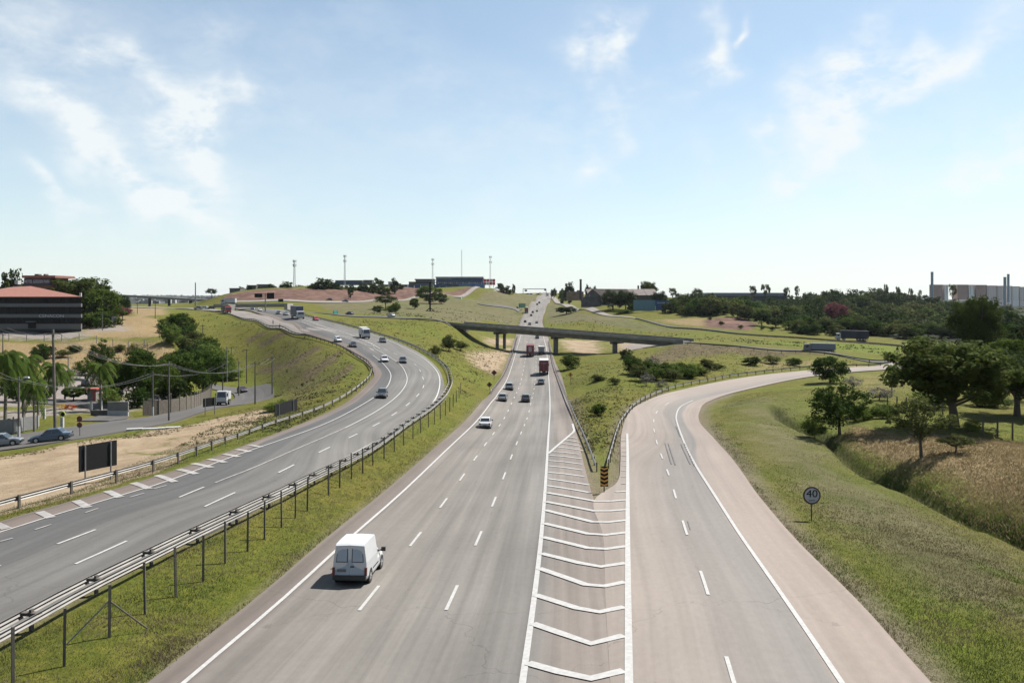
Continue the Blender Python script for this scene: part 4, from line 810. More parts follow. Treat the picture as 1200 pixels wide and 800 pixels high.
# ------------------------------------------------------------------ vehicles (nose towards +Y, wheels on z = 0)
PROTO = {}
def lofted(st, name, smooth=True):
    """st: list of (y, half_width_top, half_width_bottom, z_bottom, z_shoulder, z_top)"""
    V = []; 
    for (y, wt, wb, zb, zs, zt) in st:
        V += [(-wb*.96, y, zb), (-wb, y, zb+.12), (-wb, y, zs), (-wt*.93, y, zt), (0, y, zt+.03), (wt*.93, y, zt), (wb, y, zs), (wb, y, zb+.12), (wb*.96, y, zb)]
    k = 9; n_ = len(st); Fc = []
    for i in range(n_-1):
        for j in range(k-1): a = i*k+j; Fc.append((a, a+1, a+k+1, a+k))
        Fc.append((i*k+k-1, i*k, (i+1)*k, (i+1)*k+k-1))
    Fc.append(tuple(range(k))[::-1]); Fc.append(tuple(range((n_-1)*k, n_*k)))
    mb = MB(); mb.v = V; mb.f = Fc; me = mb.mesh(name)
    return me
def wheelparts(root, pos, r=.31, w=.2, rim=True):
    key = ('wheel', r, w)
    if key not in PROTO:
        a = MB().tube((-w/2, 0, 0), (w/2, 0, 0), r, r, 18).mesh('wheel'); a.materials.append(M_TYRE)
        b = MB(); b.tube((-w/2-.006, 0, 0), (w/2+.006, 0, 0), r*.62, r*.62, 12); b.tube((-w/2-.02, 0, 0), (w/2+.02, 0, 0), r*.16, r*.16, 8); b = b.mesh('rim'); b.materials.append(M_RIM); PROTO[key] = (a, b)
    a, b = PROTO[key]
    for (x, y) in pos:
        o = link('wheel', a, None, root); o.location = (x, y, r)
        if rim: link('rim', b, None, o)
def quadp(mb, a, b, c, d, t=.012):
    a, b, c, d = map(Vector, (a, b, c, d)); nn = (b-a).cross(d-a).normalized()*t
    mb.add([a, b, c, d, a+nn, b+nn, c+nn, d+nn], [(3, 2, 1, 0), (4, 5, 6, 7), (0, 1, 5, 4), (1, 2, 6, 5), (2, 3, 7, 6), (3, 0, 4, 7)])
def inset(a, b, c, d, u0, u1, v0, v1):
    a, b, c, d = map(Vector, (a, b, c, d))
    f = lambda u, v: (a*(1-u)+b*u)*(1-v)+(d*(1-u)+c*u)*v
    return f(u0, v0), f(u1, v0), f(u1, v1), f(u0, v1)
def car(style, pm, label, cat='car', group=None, name=None, dirty=False):
    sp = {'hatch': (3.9, .83, 1.48), 'sedan': (4.4, .86, 1.45), 'suv': (4.3, .88, 1.66), 'wagon': (4.3, .84, 1.5), 'pickup': (4.9, .9, 1.7)}[style]
    L, w, Hh = sp; key = (style, pm.name)
    root = empty(name or {'hatch': 'hatchback_car', 'sedan': 'sedan_car', 'suv': 'suv_car', 'wagon': 'estate_car', 'pickup': 'pickup_truck'}[style], label=label, cat=cat, group=group)
    h2 = L/2; belt = Hh*.60; zb = .2 if style not in ('suv', 'pickup') else .28
    # greenhouse outline along the side: base front/rear, roof front/rear
    gf, rf, rr_, gr_ = {'hatch': (.22*L, .06*L, -.36*L, -.45*L), 'sedan': (.20*L, .05*L, -.24*L, -.36*L), 'suv': (.22*L, .08*L, -.40*L, -.47*L), 'wagon': (.2*L, .05*L, -.40*L, -.48*L), 'pickup': (.20*L, .07*L, -.10*L, -.14*L)}[style]
    tail = belt if style in ('sedan', 'pickup') else belt-.02
    if key not in PROTO:
        st = [(-h2, w*.86, w*.9, zb+.12, belt*.72, tail-.12), (-h2+.12, w*.93, w*.97, zb+.02, belt*.75, tail-.02), (-h2*.6, w*.95, w, zb, belt*.78, belt), (0, w*.95, w, zb, belt*.8, belt), (gf-.02, w*.95, w, zb, belt*.8, belt-.01), (h2-.5, w*.90, w*.98, zb, belt*.72, belt-.12), (h2-.15, w*.8, w*.92, zb+.02, belt*.64, belt-.22), (h2, w*.70, w*.84, zb+.10, belt*.5, belt-.36)]
        body = lofted(st, 'body'); body.materials.append(pm)
        rw_top = w*.74; rw_b = w*.94; zt = Hh
        B = [(-rw_b, gf, belt-.02), (rw_b, gf, belt-.02), (rw_b, gr_, belt-.02), (-rw_b, gr_, belt-.02)]
        T = [(-rw_top, rf, zt-.04), (rw_top, rf, zt-.04), (rw_top, rr_, zt-.05), (-rw_top, rr_, zt-.05)]
        T2 = [(-rw_top*.8, rf-.15, zt), (rw_top*.8, rf-.15, zt), (rw_top*.8, rr_+.15, zt), (-rw_top*.8, rr_+.15, zt)]
        cab = MB().add(B+T+T2, [(0, 1, 5, 4), (1, 2, 6, 5), (2, 3, 7, 6), (3, 0, 4, 7), (4, 5, 9, 8), (5, 6, 10, 9), (6, 7, 11, 10), (7, 4, 8, 11), (8, 9, 10, 11)]).mesh('cabin'); cab.materials.append(pm)
        def win(a, b, c, d, u0, u1, v0, v1):
            mb = MB(); quadp(mb, *inset(a, b, c, d, u0, u1, v0, v1)); m_ = mb.mesh('window'); m_.materials.append(M_GLASS); return m_
        ws = [('windshield', win(B[1], B[0], T[0], T[1], .05, .95, .08, .93)), ('rear_window', win(B[3], B[2], T[2], T[3], .08, .92, .22, .9))]
        for (a, b, c, d) in ((B[2], B[1], T[1], T[2]), (B[0], B[3], T[3], T[0])):
            ws += [('side_window', win(a, b, c, d, .07, .47, .14, .9)), ('side_window', win(a, b, c, d, .51, .93, .14, .9))]
        tl = []
        for sx in (-1, 1):
            m_ = MB().box((sx*w*.76, -h2+.03, belt*.82), (w*.26, .14, .17)).mesh('tail_light'); m_.materials.append(M_TAIL); tl.append(('tail_light', m_))
            m_ = MB().box((sx*w*.62, h2-.10, belt*.62), (w*.34, .16, .14)).mesh('headlight'); m_.materials.append(M_HEAD); tl.append(('headlight', m_))
            m_ = MB().box((sx*(w+.07), gf-.25, belt+.06), (.2, .12, .14)).mesh('wing_mirror'); m_.materials.append(M_BLACK); tl.append(('wing_mirror', m_))
        for yy2, nm in ((-h2-.02, 'rear_bumper'), (h2+.0, 'front_bumper')):
            m_ = MB().box((0, yy2, zb+.16), (w*1.7, .14, .2)).mesh(nm); m_.materials.append(M_BLACK); tl.append((nm, m_))
        m_ = MB().box((0, -h2-.06 if style != 'hatch' else -h2-.05, belt*.58), (.4, .05, .13)).mesh('number_plate'); m_.materials.append(M_PLATE); tl.append(('number_plate', m_))
        m_ = MB().box((0, h2+.0, belt*.55), (w*.7, .05, .12)).mesh('grille'); m_.materials.append(M_BLACK); tl.append(('grille', m_))
        arch = MB()
        for yy2 in (-.30*L, .31*L): arch.tube((-w-.004, yy2, .34), (w+.004, yy2, .34), .37, .37, 16)
        arch = arch.mesh('wheel_arch'); arch.materials.append(M_BLACK)
        under_ = MB().box((0, 0, .2), (w*1.7, L*.9, .12)).mesh('underside'); under_.materials.append(M_BLACK)
        PROTO[key] = [('body', body), ('cabin', cab)]+ws+tl+[('wheel_arch', arch), ('underside', under_)]
        if style == 'pickup':
            bed = MB().box((0, -h2*.62, belt+.01), (w*1.6, L*.33, .03)).mesh('cargo_bed'); bed.materials.append(M_BLACK); PROTO[key].append(('cargo_bed', bed))
    for nm, me in PROTO[key]: link(nm, me, None, root)
    wheelparts(root, [(sx*(w-.09), yy2) for sx in (-1, 1) for yy2 in (-.30*L, .31*L)])
    return root
def small_van(label):
    """little panel van with a high box behind a low car-like nose"""
    root = empty('panel_van', label=label, cat='van'); pm = WHITE(); w = .80; Lr = -2.02
    st = [(-2.02, .70, .76, .42, 1.05, 1.86), (-1.9, .71, .79, .3, 1.1, 1.93), (-.9, .72, .80, .26, 1.1, 1.96), (.05, .72, .80, .26, 1.08, 1.95), (.22, .71, .80, .26, 1.05, 1.86)]
    o = link('cargo_body', lofted(st, 'cargo_body'), pm, root)
    st = [(.2, .745, .79, .26, .72, .93), (.95, .745, .79, .26, .7, .92), (1.25, .73, .78, .26, .68, .86), (1.75, .66, .76, .28, .58, .74), (1.93, .58, .70, .34, .46, .58)]
    link('front_body', lofted(st, 'front_body'), pm, root)
    B = [(-.74, 1.12, .88), (.74, 1.12, .88), (.76, .18, .92), (-.76, .18, .92)]; T = [(-.60, .52, 1.40), (.60, .52, 1.40), (.64, .18, 1.46), (-.64, .18, 1.46)]
    link('cab', MB().add(B+T, [(0, 1, 5, 4), (1, 2, 6, 5), (2, 3, 7, 6), (3, 0, 4, 7), (4, 5, 6, 7)]).mesh('cab'), pm, root)
    mb = MB(); quadp(mb, *inset(B[1], B[0], T[0], T[1], .05, .95, .08, .94)); mb.build('windshield', M_GLASS, root)
    for (a, b, c, d) in ((B[2], B[1], T[1], T[2]), (B[0], B[3], T[3], T[0])):
        mb = MB(); quadp(mb, *inset(a, b, c, d, .08, .9, .1, .9)); mb.build('side_window', M_GLASS, root)
    mg = mat('shaded_white_door', (.27, .315, .37), rough=.4, var=.04, coat=.4); md = mat('door_seal', (.03, .035, .045), rough=.6)  # white doors; grey-blue shade of the van's rear face put into their colour
    for sx in (-1, 1):
        d = MB().add([(sx*.012, -2.045, .50), (sx*.74, -2.03, .50), (sx*.67, -2.0+.035, 1.83), (sx*.012, -2.0, 1.86), (sx*.012, -2.0, .50), (sx*.74, -1.98, .50), (sx*.67, -1.9, 1.83), (sx*.012, -1.9, 1.86)],
            [(0, 1, 2, 3), (4, 5, 6, 7), (0, 1, 5, 4), (1, 2, 6, 5), (2, 3, 7, 6), (3, 0, 4, 7)]).build('rear_door', mg, root)
        s1 = MB(); s1.add([(sx*.09, -2.062, 1.10), (sx*.63, -2.052, 1.10), (sx*.58, -2.0, 1.74), (sx*.09, -2.02, 1.74)], [(0, 1, 2, 3)]); s1.add([(sx*.09, -2.02, 1.10), (sx*.63, -2.0, 1.10), (sx*.58, -1.95, 1.74), (sx*.09, -1.95, 1.74)], [(0, 1, 2, 3)]); s1.build('window_seal', md, d)
        s2 = MB(); s2.add([(sx*.125, -2.070, 1.14), (sx*.60, -2.060, 1.14), (sx*.55, -2.012, 1.70), (sx*.125, -2.030, 1.70)], [(0, 1, 2, 3)]); s2.build('blanked_window', mg, d)
        MB().box((sx*.735, -2.03, .68), (.11, .1, .36)).build('tail_light', M_TAIL, root)
        MB().box((sx*.56, 1.84, .60), (.26, .14, .14)).build('headlight', M_HEAD, root)
        m_ = MB().box((sx*.93, .98, 1.02), (.2, .12, .2)); m_.tube((sx*.74, 1.0, .95), (sx*.88, .99, 1.0), .03, .03, 6); m_.build('wing_mirror', M_BLACK, root)
    MB().box((-.37, -2.066, .72), (.40, .025, .12)).build('number_plate', M_PLATE, root)
    MB().box((.12, -2.066, .90), (.18, .03, .05)).build('door_handle', M_BLACK, root)
    MB().box((0, -2.05, .40), (1.5, .16, .20)).build('rear_bumper', M_BLACK, root); MB().box((0, 1.95, .38), (1.4, .12, .2)).build('front_bumper', M_BLACK, root)
    a = MB()
    for yy2 in (-1.25, 1.25): a.tube((-.804, yy2, .31), (.804, yy2, .31), .36, .36, 18)
    a.build('wheel_arch', M_BLACK, root); MB().box((0, 0, .26), (1.4, 3.7, .14)).build('underside', M_BLACK, root)
    MB().box((.808, -.2, .55), (.015, 1.2, .05)).build('rub_strip', M_BLACK, root)
    wheelparts(root, [(sx*.70, yy2) for sx in (-1, 1) for yy2 in (-1.25, 1.25)], r=.29)
    return root
def truck(label, boxm, cabm, L=9., Wd=2.5, Hb=3.9, cat='truck', name='box_truck', roofm=None, logo=False, semi=False, group=None):
    root = empty(name, label=label, cat=cat, group=group); cl_ = 1.9; yb = -L/2; y1 = L/2-cl_-.15
    zb = 1.15
    MB().box((0, (yb+y1)/2, (zb+Hb)/2), (Wd, y1-yb, Hb-zb)).build('cargo_box', boxm, root)
    MB().box((0, (yb+y1)/2, Hb+.02), (Wd-.04, y1-yb-.04, .05)).build('box_roof', roofm or M_WPAINT, root)
    MB().box((0, yb-.015, (zb+Hb)/2), (Wd-.2, .03, Hb-zb-.25)).build('rear_door', boxm, root)
    for sx in (-1, 1): MB().box((sx*.02, yb-.035, (zb+Hb)/2), (.03, .03, Hb-zb-.3)).build('door_bar', M_GALV, root)
    MB().box((0, (yb+y1)/2+.3, .95), (1.0, y1-yb, .36)).build('chassis', M_BLACK, root)
    c = MB().prism([(y1+.15, .55), (L/2, .55), (L/2, 1.55), (L/2-.28, 2.75), (y1+.35, 2.85), (y1+.15, 2.7)], -Wd/2+.06, Wd/2-.06); c.build('cab', cabm, root)
    mb = MB(); quadp(mb, (Wd/2-.2, L/2, 1.6), (-Wd/2+.2, L/2, 1.6), (-Wd/2+.3, L/2-.25, 2.6), (Wd/2-.3, L/2-.25, 2.6), .02); mb.build('windshield', M_GLASS, root)
    for sx in (-1, 1):
        MB().box((sx*(Wd/2-.055), L/2-1.0, 2.05), (.03, .9, .7)).build('side_window', M_GLASS, root)
        MB().box((sx*(Wd/2+.12), L/2-.2, 2.1), (.12, .18, .6)).build('wing_mirror', M_BLACK, root)
        MB().box((sx*.85, L/2+.01, .85), (.4, .05, .2)).build('headlight', M_HEAD, root)
        MB().box((sx*(Wd/2-.25), yb-.03, .98), (.3, .06, .14)).build('tail_light', M_TAIL, root)
        MB().box((sx*(Wd/2-.35), yb+.35, .55), (.55, .03, .6)).build('mud_flap', M_BLACK, root)
    MB().box((0, L/2+.02, .6), (Wd-.2, .12, .3)).build('front_bumper', M_BLACK, root); MB().box((0, yb+.05, .55), (Wd-.3, .1, .14)).build('rear_bumper', M_BLACK, root)
    ys = [L/2-1.1, yb+1.5]+([yb+2.7] if L > 8 else [])+([yb+3.9, y1-1.2] if L > 12 else [])
    wheelparts(root, [(sx*(Wd/2-.2), q) for sx in (-1, 1) for q in ys], r=.5, w=.32)
    if logo:
        t = MB()
        for k, (a, b) in enumerate([(-.75, -.45), (-.35, -.1), (0, .3), (.4, .7)]): t.box(((a+b)/2, yb-.055, 3.35), (b-a, .02, .14))
        t.build('faint_lettering', mat('faded_white_print', (.40, .33, .33), rough=.7), root)
    return root
def place(root, p, q=None, head=None, Y=None, Yq=None, dz=0.):
    """stand a vehicle on pixel p, nose towards pixel q"""
    a = atY(p[0], Y) if Y else G(*p); a.z += lift(a.y)+dz
    if q is not None:
        b = atY(q[0], Yq) if Yq else G(*q); d = b-a; hd = math.atan2(-d.x, d.y); dist = math.hypot(d.x, d.y)
        pitch = math.atan2(h(b.x, b.y)-h(a.x, a.y), max(dist, .1))
    else: hd = head or 0.; pitch = math.atan2(h(a.x-math.sin(hd)*3, a.y+math.cos(hd)*3)-h(a.x, a.y), 3)
    root.location = a; root.rotation_euler = (pitch, 0, hd); return root
P_DARK = lambda: paint('charcoal_car_paint', (.03, .033, .038)); P_SILV = lambda: paint('silver_car_paint', (.22, .235, .245), .3)
P_RED = lambda: paint('red_car_paint', (.32, .02, .025)); P_BLUE = lambda: paint('grey_blue_car_paint', (.055, .085, .13)); P_BLK = lambda: paint('black_car_paint', (.012, .012, .014))
P_WINE = lambda: paint('wine_car_paint', (.045, .018, .03))
M_REDBOX = mat('maroon_box_panel', (.13, .018, .022), rough=.5, var=.15); M_WBOX = mat('white_box_panel', (.40, .41, .42), rough=.5, var=.05); M_BLUEBOX = mat('navy_box_panel', (.03, .035, .075), rough=.55, var=.15); M_GREYBOX = mat('grey_box_panel', (.22, .235, .25), rough=.55)
M_REDCAB = mat('red_cab_paint', (.35, .03, .02), rough=.4); M_WCAB = mat('white_cab_paint', (.42, .42, .43), rough=.4)
# main road, driving away
v = small_van('small white panel van with two blanked rear windows driving away in the left lane'); place(v, (421.5, 674), (471, 616)); v.scale = (1.04, 1.0, .99)
def onmain(px, py, st, pm, label, **k): return place(car(st, pm, label, **k), (px, py), (600+(px-600)*.55+8*.45, py-(py-352)*.18))
def fwd(px, py): return (px+(636-px)*.18, py-(py-343)*.18)
for px, py, st, pm, lb in [(569,501,'sedan',WHITE(),'white sedan driving away beside the left edge line'),(597,457,'suv',P_SILV(),'silver grey car behind the dark one in the left lane'),(589,470,'hatch',P_SILV(),'grey car with a dark rear window nearest the warning signs'),(616,471,'hatch',P_DARK(),'dark green black hatchback in the middle lane'),
    (634,450.5,'wagon',P_SILV(),'grey car following the big maroon truck'),(629.5,397,'sedan',P_DARK(),'dark car just emerging from under the overpass'),(615.5,378,'hatch',P_BLK(),'small dark car left of the pair beyond the overpass'),(620.8,381,'suv',P_SILV(),'grey car close to the overpass parapet'),(629,379,'hatch',P_SILV(),'grey car in the right lane beyond the overpass'),
    (622.5,370.5,'hatch',P_DARK(),'dark car level with the ramp junction beyond the overpass'),(624.3,366.8,'hatch',P_BLK(),'tiny black car climbing the hill behind another'),(629.3,365.6,'sedan',P_DARK(),'dark car alone in the right lane on the hill'),(632,355.6,'suv',P_DARK(),'small dark car halfway up the final climb'),(629.5,357.5,'hatch',P_BLK(),'smallest black car below the one halfway up the climb'),(606.5,361.4,'hatch',P_BLK(),'black car coming down the merging road left of the maroon lorry')]:
    place(car(st, pm, lb), (px, py), fwd(px, py))
tr = truck('nearest maroon box truck with a white roof and faint lettering on its doors', M_REDBOX, M_REDCAB, L=8.5, Wd=2.55, Hb=4.1, roofm=M_WPAINT, logo=True); place(tr, (637.3, 438.5), fwd(637.3, 438.5))
M_MIDP = mat('pale_door_sheet', (.33, .25, .27), rough=.5)
tr = truck('maroon truck with a pale patch on its rear door in the shadow by the overpass', M_REDBOX, M_REDCAB, L=8.5, Wd=2.55, Hb=3.9, roofm=M_REDBOX); MB().box((0, -4.30, 2.7), (1.1, .03, 1.6)).build('pale_patch', M_MIDP, tr); place(tr, (621.5, 417.5), fwd(621.5, 417.5))
place(truck('small silver blue box van right of the maroon truck by the overpass', M_GREYBOX, M_WCAB, L=5.5, Wd=2.1, Hb=2.9, name='box_van', cat='van'), (634.5, 415.5), fwd(634.5, 415.5))
place(truck('maroon lorry entering the highway below the green sign', M_REDBOX, M_REDCAB, L=8, Hb=4.2), (617, 367), fwd(617, 367)); place(truck('white and black lorry at the crest of the highway', M_WBOX, M_WCAB, L=9, Hb=4.), (641.5, 347), fwd(641, 347))
for px, py, lb in [(618,343.8,'black car beneath the gantry on the crest'),(622,344.0,'tiny dark car under the middle of the gantry'),(630.5,344.4,'tiny car under the right end of the gantry')]:
    place(car('suv', P_BLK(), lb), (px, py), Y=1080, head=1.4)
# left carriageway, oncoming
for a, b, st, pm, lb, cat_ in [((448,466),(443,472),'hatch',P_DARK(),'dark hatchback nearest in the outside of the bend on the left carriageway','car'),((450.5,424),(456,430),'sedan',WHITE(),'white sedan in the middle of the bend','car'),((472,425.5),(478,433),'hatch',P_DARK(),'dark car side by side with the white sedan in the bend','car'),
    ((413.5,406.5),(420,410),'sedan',P_BLK(),'black car behind the white sedan before the bend','car'),((396,400.5),(404,404),'wagon',WHITE(),'white estate car following the black car','car'),((448.5,401.5),(454,404.5),'hatch',P_DARK(),'dark car following the white van in the outer lane','car'),
    ((370,375.8),(378,378.5),'hatch',P_RED(),'red hatchback beside the navy truck','car'),((326,368.3),(332,370),'sedan',P_DARK(),'dark car ahead of a pale one behind the navy truck','car'),((335,369.5),(341,371),'hatch',P_SILV(),'pale car right behind the navy truck','car'),((296,363.2),(303,364.6),'hatch',P_BLUE(),'bluish car leaving the small bridge','car'),((304.5,364.8),(311,366.2),'hatch',WHITE(),'white car ahead of the bluish car by the small bridge','car')]:
    place(car(st, pm, lb, cat=cat_), a, b).scale = (.88, .88, .9)
place(truck('white delivery van in the outer lane of the bend', M_WBOX, M_WCAB, L=6., Wd=2.2, Hb=3.0, name='delivery_van', cat='van'), (427, 396.5), (434, 399.5))
place(truck('tall navy box truck with a white cab on the left carriageway', M_BLUEBOX, M_WCAB, L=10, Wd=2.6, Hb=4.4, roofm=M_BLUEBOX), (348.5, 373.6), (362, 376.4))
place(truck('black tipper truck with a red cab on the loop exit road', M_BLACK, M_REDCAB, L=9, Wd=2.5, Hb=3.2, roofm=M_BLACK, name='tipper_truck'), (265, 367), (276, 368.8))
# frontage road and car parks
place(car('hatch', P_SILV(), 'pale silver hatchback cut by the left edge of the photo on the frontage road'), (4, 523), (40, 519)); place(car('sedan', P_BLUE(), 'grey blue sedan behind the dark pole on the frontage road'), (60, 517), (28, 520.5))
place(truck('white box truck on the frontage road beside the small black sign', M_WBOX, M_WCAB, L=5.6, Wd=2.0, Hb=2.65, name='delivery_truck'), (262, 475), (250, 478.5)); place(car('hatch', P_WINE(), 'dark wine coloured car at the curve of the frontage road'), (284, 460), (296, 462))
place(car('suv', P_SILV(), 'silver van parked at the foot of the dry slope'), (82, 440.5), (84, 436), dz=-.05)
for i, (x, y, pm, lb) in enumerate([(100,452,P_BLK(),'black car parked beside the palm in the car park'),(126,458,P_BLK(),'dark car parked under the leafy trees of the car park'),(140,462,P_SILV(),'silver car parked in the tree shade'),(176,464,P_SILV(),'light car parked under the dense trees'),(188,462,WHITE(),'white car parked under the dense trees'),(202,460,WHITE(),'white car parked under the trees near the fence bend'),(215,459,P_DARK(),'dark car parked right of the white one under the trees')]):
    place(car('hatch', pm, lb), (x, y), (x+1, y-5), dz=-.03)
# others
place(truck('black truck parked under the low spreading tree by the hotel', M_BLACK, M_BLACK, L=8, Hb=3.2, roofm=M_BLACK), (124, 382), (104, 382.5)); place(truck('navy articulated truck with a white cab on the upper road by the wood', mat('dark_navy_trailer', (.012, .016, .03), rough=.6), M_WCAB, L=12.5, Hb=4.0, roofm=MATS['dark_navy_trailer'], name='articulated_truck'), (998, 397), Y=325, head=R(76))
place(truck('pale grey articulated truck half hidden behind the guardrail of the approach road', mat('slate_trailer', (.13, .15, .175), rough=.5), mat('grey_cab', (.16, .17, .18), rough=.5), L=8.8, Hb=3.0, roofm=mat('slate_trailer', (0, 0, 0)), name='articulated_truck'), (960, 410), Y=236, head=R(74), dz=-.9)
place(car('hatch', WHITE(), 'white car on the link road before the overpass'), (458.5, 371.5), (450, 371)); place(car('hatch', P_BLK(), 'black car on the link road by the teal sign'), (409.5, 369), (400, 368.5))
for x, pm, lb in [(386,P_DARK(),'dark car left of a pair on the road at the foot of the red bank'),(404.5,P_BLUE(),'bluish car right of a pair on the road at the foot of the red bank')]: place(car('hatch', pm, lb), (x, 353.5), Y=502, head=R(88))
place(car('suv', WHITE(), 'white van at the foot of the grassy end of the red bank'), (582, 344.5), Y=880, head=R(60))

# ------------------------------------------------------------------ guard rails and fences
def resamp(P, step):
    P = np.array([tuple(p)[:2] for p in P]); P = crom(P, k=10); s = np.concatenate([[0], np.cumsum(np.linalg.norm(np.diff(P, axis=0), axis=1))])
    t = np.arange(0, s[-1], step); return np.stack([np.interp(t, s, P[:, 0]), np.interp(t, s, P[:, 1])], -1)
def sweep(name, pts, prof, m, parent):
    """profile (offset, height) swept along ground points"""
    d = np.gradient(pts, axis=0); d /= np.linalg.norm(d, axis=1)[:, None]+1e-9; nr_ = np.stack([-d[:, 1], d[:, 0]], -1)
    z = H(pts[:, 0], pts[:, 1]); k = len(prof); V = []
    for (o, zz) in prof: q = pts+nr_*o; V.append(np.column_stack([q, z+zz]))
    V = np.stack(V, 1).reshape(-1, 3); i = np.arange(len(pts)-1)[:, None]*k; j = np.arange(k)[None]; jn = (j+1) % k
    Q = np.stack([i+j, i+jn, i+k+jn, i+k+j], -1).reshape(-1, 4)
    return link(name, npmesh(name, V, Q), m, parent)
def wprof(o, t=.03, zc=.62, hh=.30, amp=.075):
    f = [(o+amp*(1 if k in (1, 3) else 0), zc-hh/2+hh*k/4) for k in range(5)]; return f+[(a-t, b) for a, b in f[::-1]]
def rail(px, label, sides=(0,), post=4., m=None, h_=0., world=False, stepf=1.):
    P = [p if world else G(*p) for p in px]; root = empty('guard_rail', tuple(P[0]), label=label, cat='guard rail')
    L0 = Vector(P[0])
    pts = resamp(P, 2.0*stepf); 
    def sub(o): o.location = -L0; return o
    for s_ in sides: sub(sweep('rail_beam', pts, wprof(s_, zc=.62+h_), m or M_RAILW, root))
    pm_ = MB().box((0, 0, .36+h_/2), (.10, .16, .95+h_)).mesh('post'); pm_.materials.append(M_POST)
    pp = resamp(P, post); z = H(pp[:, 0], pp[:, 1]); d = np.gradient(pp, axis=0)
    blk = None
    if len(sides) > 1:
        blk = MB().box((0, 0, .66+h_), (abs(sides[1]-sides[0])-.02, .22, .12)).mesh('spacer_block'); blk.materials.append(M_POST)
    mid = sum(sides)/len(sides)
    for i in range(min(len(pp), 300)):
        a = math.atan2(d[i, 1], d[i, 0]); nx, ny = -math.sin(a), math.cos(a)
        o = link('post', pm_, None, root); off = mid if blk else sides[0]-.1
        o.location = Vector((pp[i, 0]+nx*off, pp[i, 1]+ny*off, z[i]))-L0; o.rotation_euler = (0, 0, a+math.pi/2)
        if blk: link('spacer_block', blk, None, o)
    return root
rail([(-60,793),(0,752+9),(96,706),(200,652),(300,602),(352,576),(432,534),(477,501),(507,480),(523,463),(528,447),(518,428),(489,409.5),(463,399),(434,390),(402,381),(380,376),(352,369.3),(334,364)], 'double sided guard rail along the outside of the left carriageway bend', sides=(.40, -.34), post=4.)
rail([(-120,637),(0,601),(100,573),(200,544),(300,508),(372,483),(410,463),(432,445),(436,436)], 'pale guard rail on the inner side of the bend in front of the earth strip', post=4.)
rail([(436,434),(428,424),(403,410),(387,403),(360,394.5),(328.5,384),(302,377.5),(271,370),(243,365.3),(205,363)], 'dark weathered guard rail along the top of the loop embankment', post=4., m=M_POST)
rail([(712,548),(718,527),(722,512),(728,497),(742,478.5),(762,466),(790,455.8),(830,447.5),(870,440.5),(950,432),(1040,427),(1110,425)], 'pale guard rail curving along the outer side of the exit ramp', post=4.)
rail([(698,552),(690,530),(681,508),(672,488),(664,470),(655,447),(648,427),(645,412),(643,400)], 'dark guard rail on the right edge of the highway in front of the grass triangle', post=4.)
rail([(575,462),(586,447),(595,430),(601,414),(604,403),(606,396)], 'guard rail on the left edge of the highway before the overpass', post=4.)
rail([(606,386),(609.5,377),(611.5,371)], 'short guard rail on the left verge just past the overpass', post=4., m=M_WPAINT); rail([(639,389),(637.5,381),(636.5,374)], 'short guard rail on the right verge just past the overpass', post=4.)
rail([(806,404),(860,407.5),(950,414.2),(1060,422.8)], 'long dark rail below the overpass approach road', post=4., m=M_POST)
rail([(745,374),(790,384.9),(860,391.6),(950,398),(1060,406.8)], 'dark rail along the upper road below the wood', post=4., m=M_POST)
rail([(470,375.4),(500,377.3),(526,380)], 'dark rail along the link road before the overpass', post=4., m=M_POST)
# wire fence posts on the median verge
FP = [(-22,845),(15,812),(75,785),(128,751),(170,719),(206,697),(238,680),(264,660),(290,647)]+[(310,632),(330,617),(346,607),(360,598),(385,580),(398,572)]+[(412,562),(425,555),(437,547),(450,538),(462,530),(473,522),(484,515),(493,508),(502,502),(509,497),(516,491),(522,486),(527,482),(531,477),(535,472),(538,467),(540,462)]
fr_ = empty('wire_fence', tuple(G(*FP[1])), label='leaning wire fence posts in the grass verge between the two carriageways', cat='fence'); L0 = fr_.location.copy()
fpm = MB().box((0, 0, 1.0), (.085, .085, 2.2)).mesh('fence_post'); fpm.materials.append(M_POST)
tops = []
for i, p in enumerate(FP):
    g = G(*p); o = link('fence_post', fpm, None, fr_); o.location = g-L0; o.rotation_euler = (random.uniform(-.02, .02), random.uniform(-.02, .02), random.random()); tops.append(g)
b1 = MB(); g = tops[3]; b1.tube(g+Vector((0, 0, 1.5))-L0, g+Vector((-1.35, -.9, 0))-L0, .03, .03, 6); b1.build('brace', M_GALV, fr_)
b1 = MB(); b1.tube(g+Vector((0, 0, 1.5))-L0, g+Vector((1.0, .9, .1))-L0, .03, .03, 6); b1.build('brace', M_POST, fr_)
for hz_ in (.5, 1.0, 1.5, 2.0):
    w_ = MB()
    for a, b in zip(tops[:-1], tops[1:]): w_.tube(a+Vector((0, 0, hz_))-L0, b+Vector((0, 0, hz_))-L0, .004, .004, 3, False)
    w_.build('wire', M_POST, fr_)
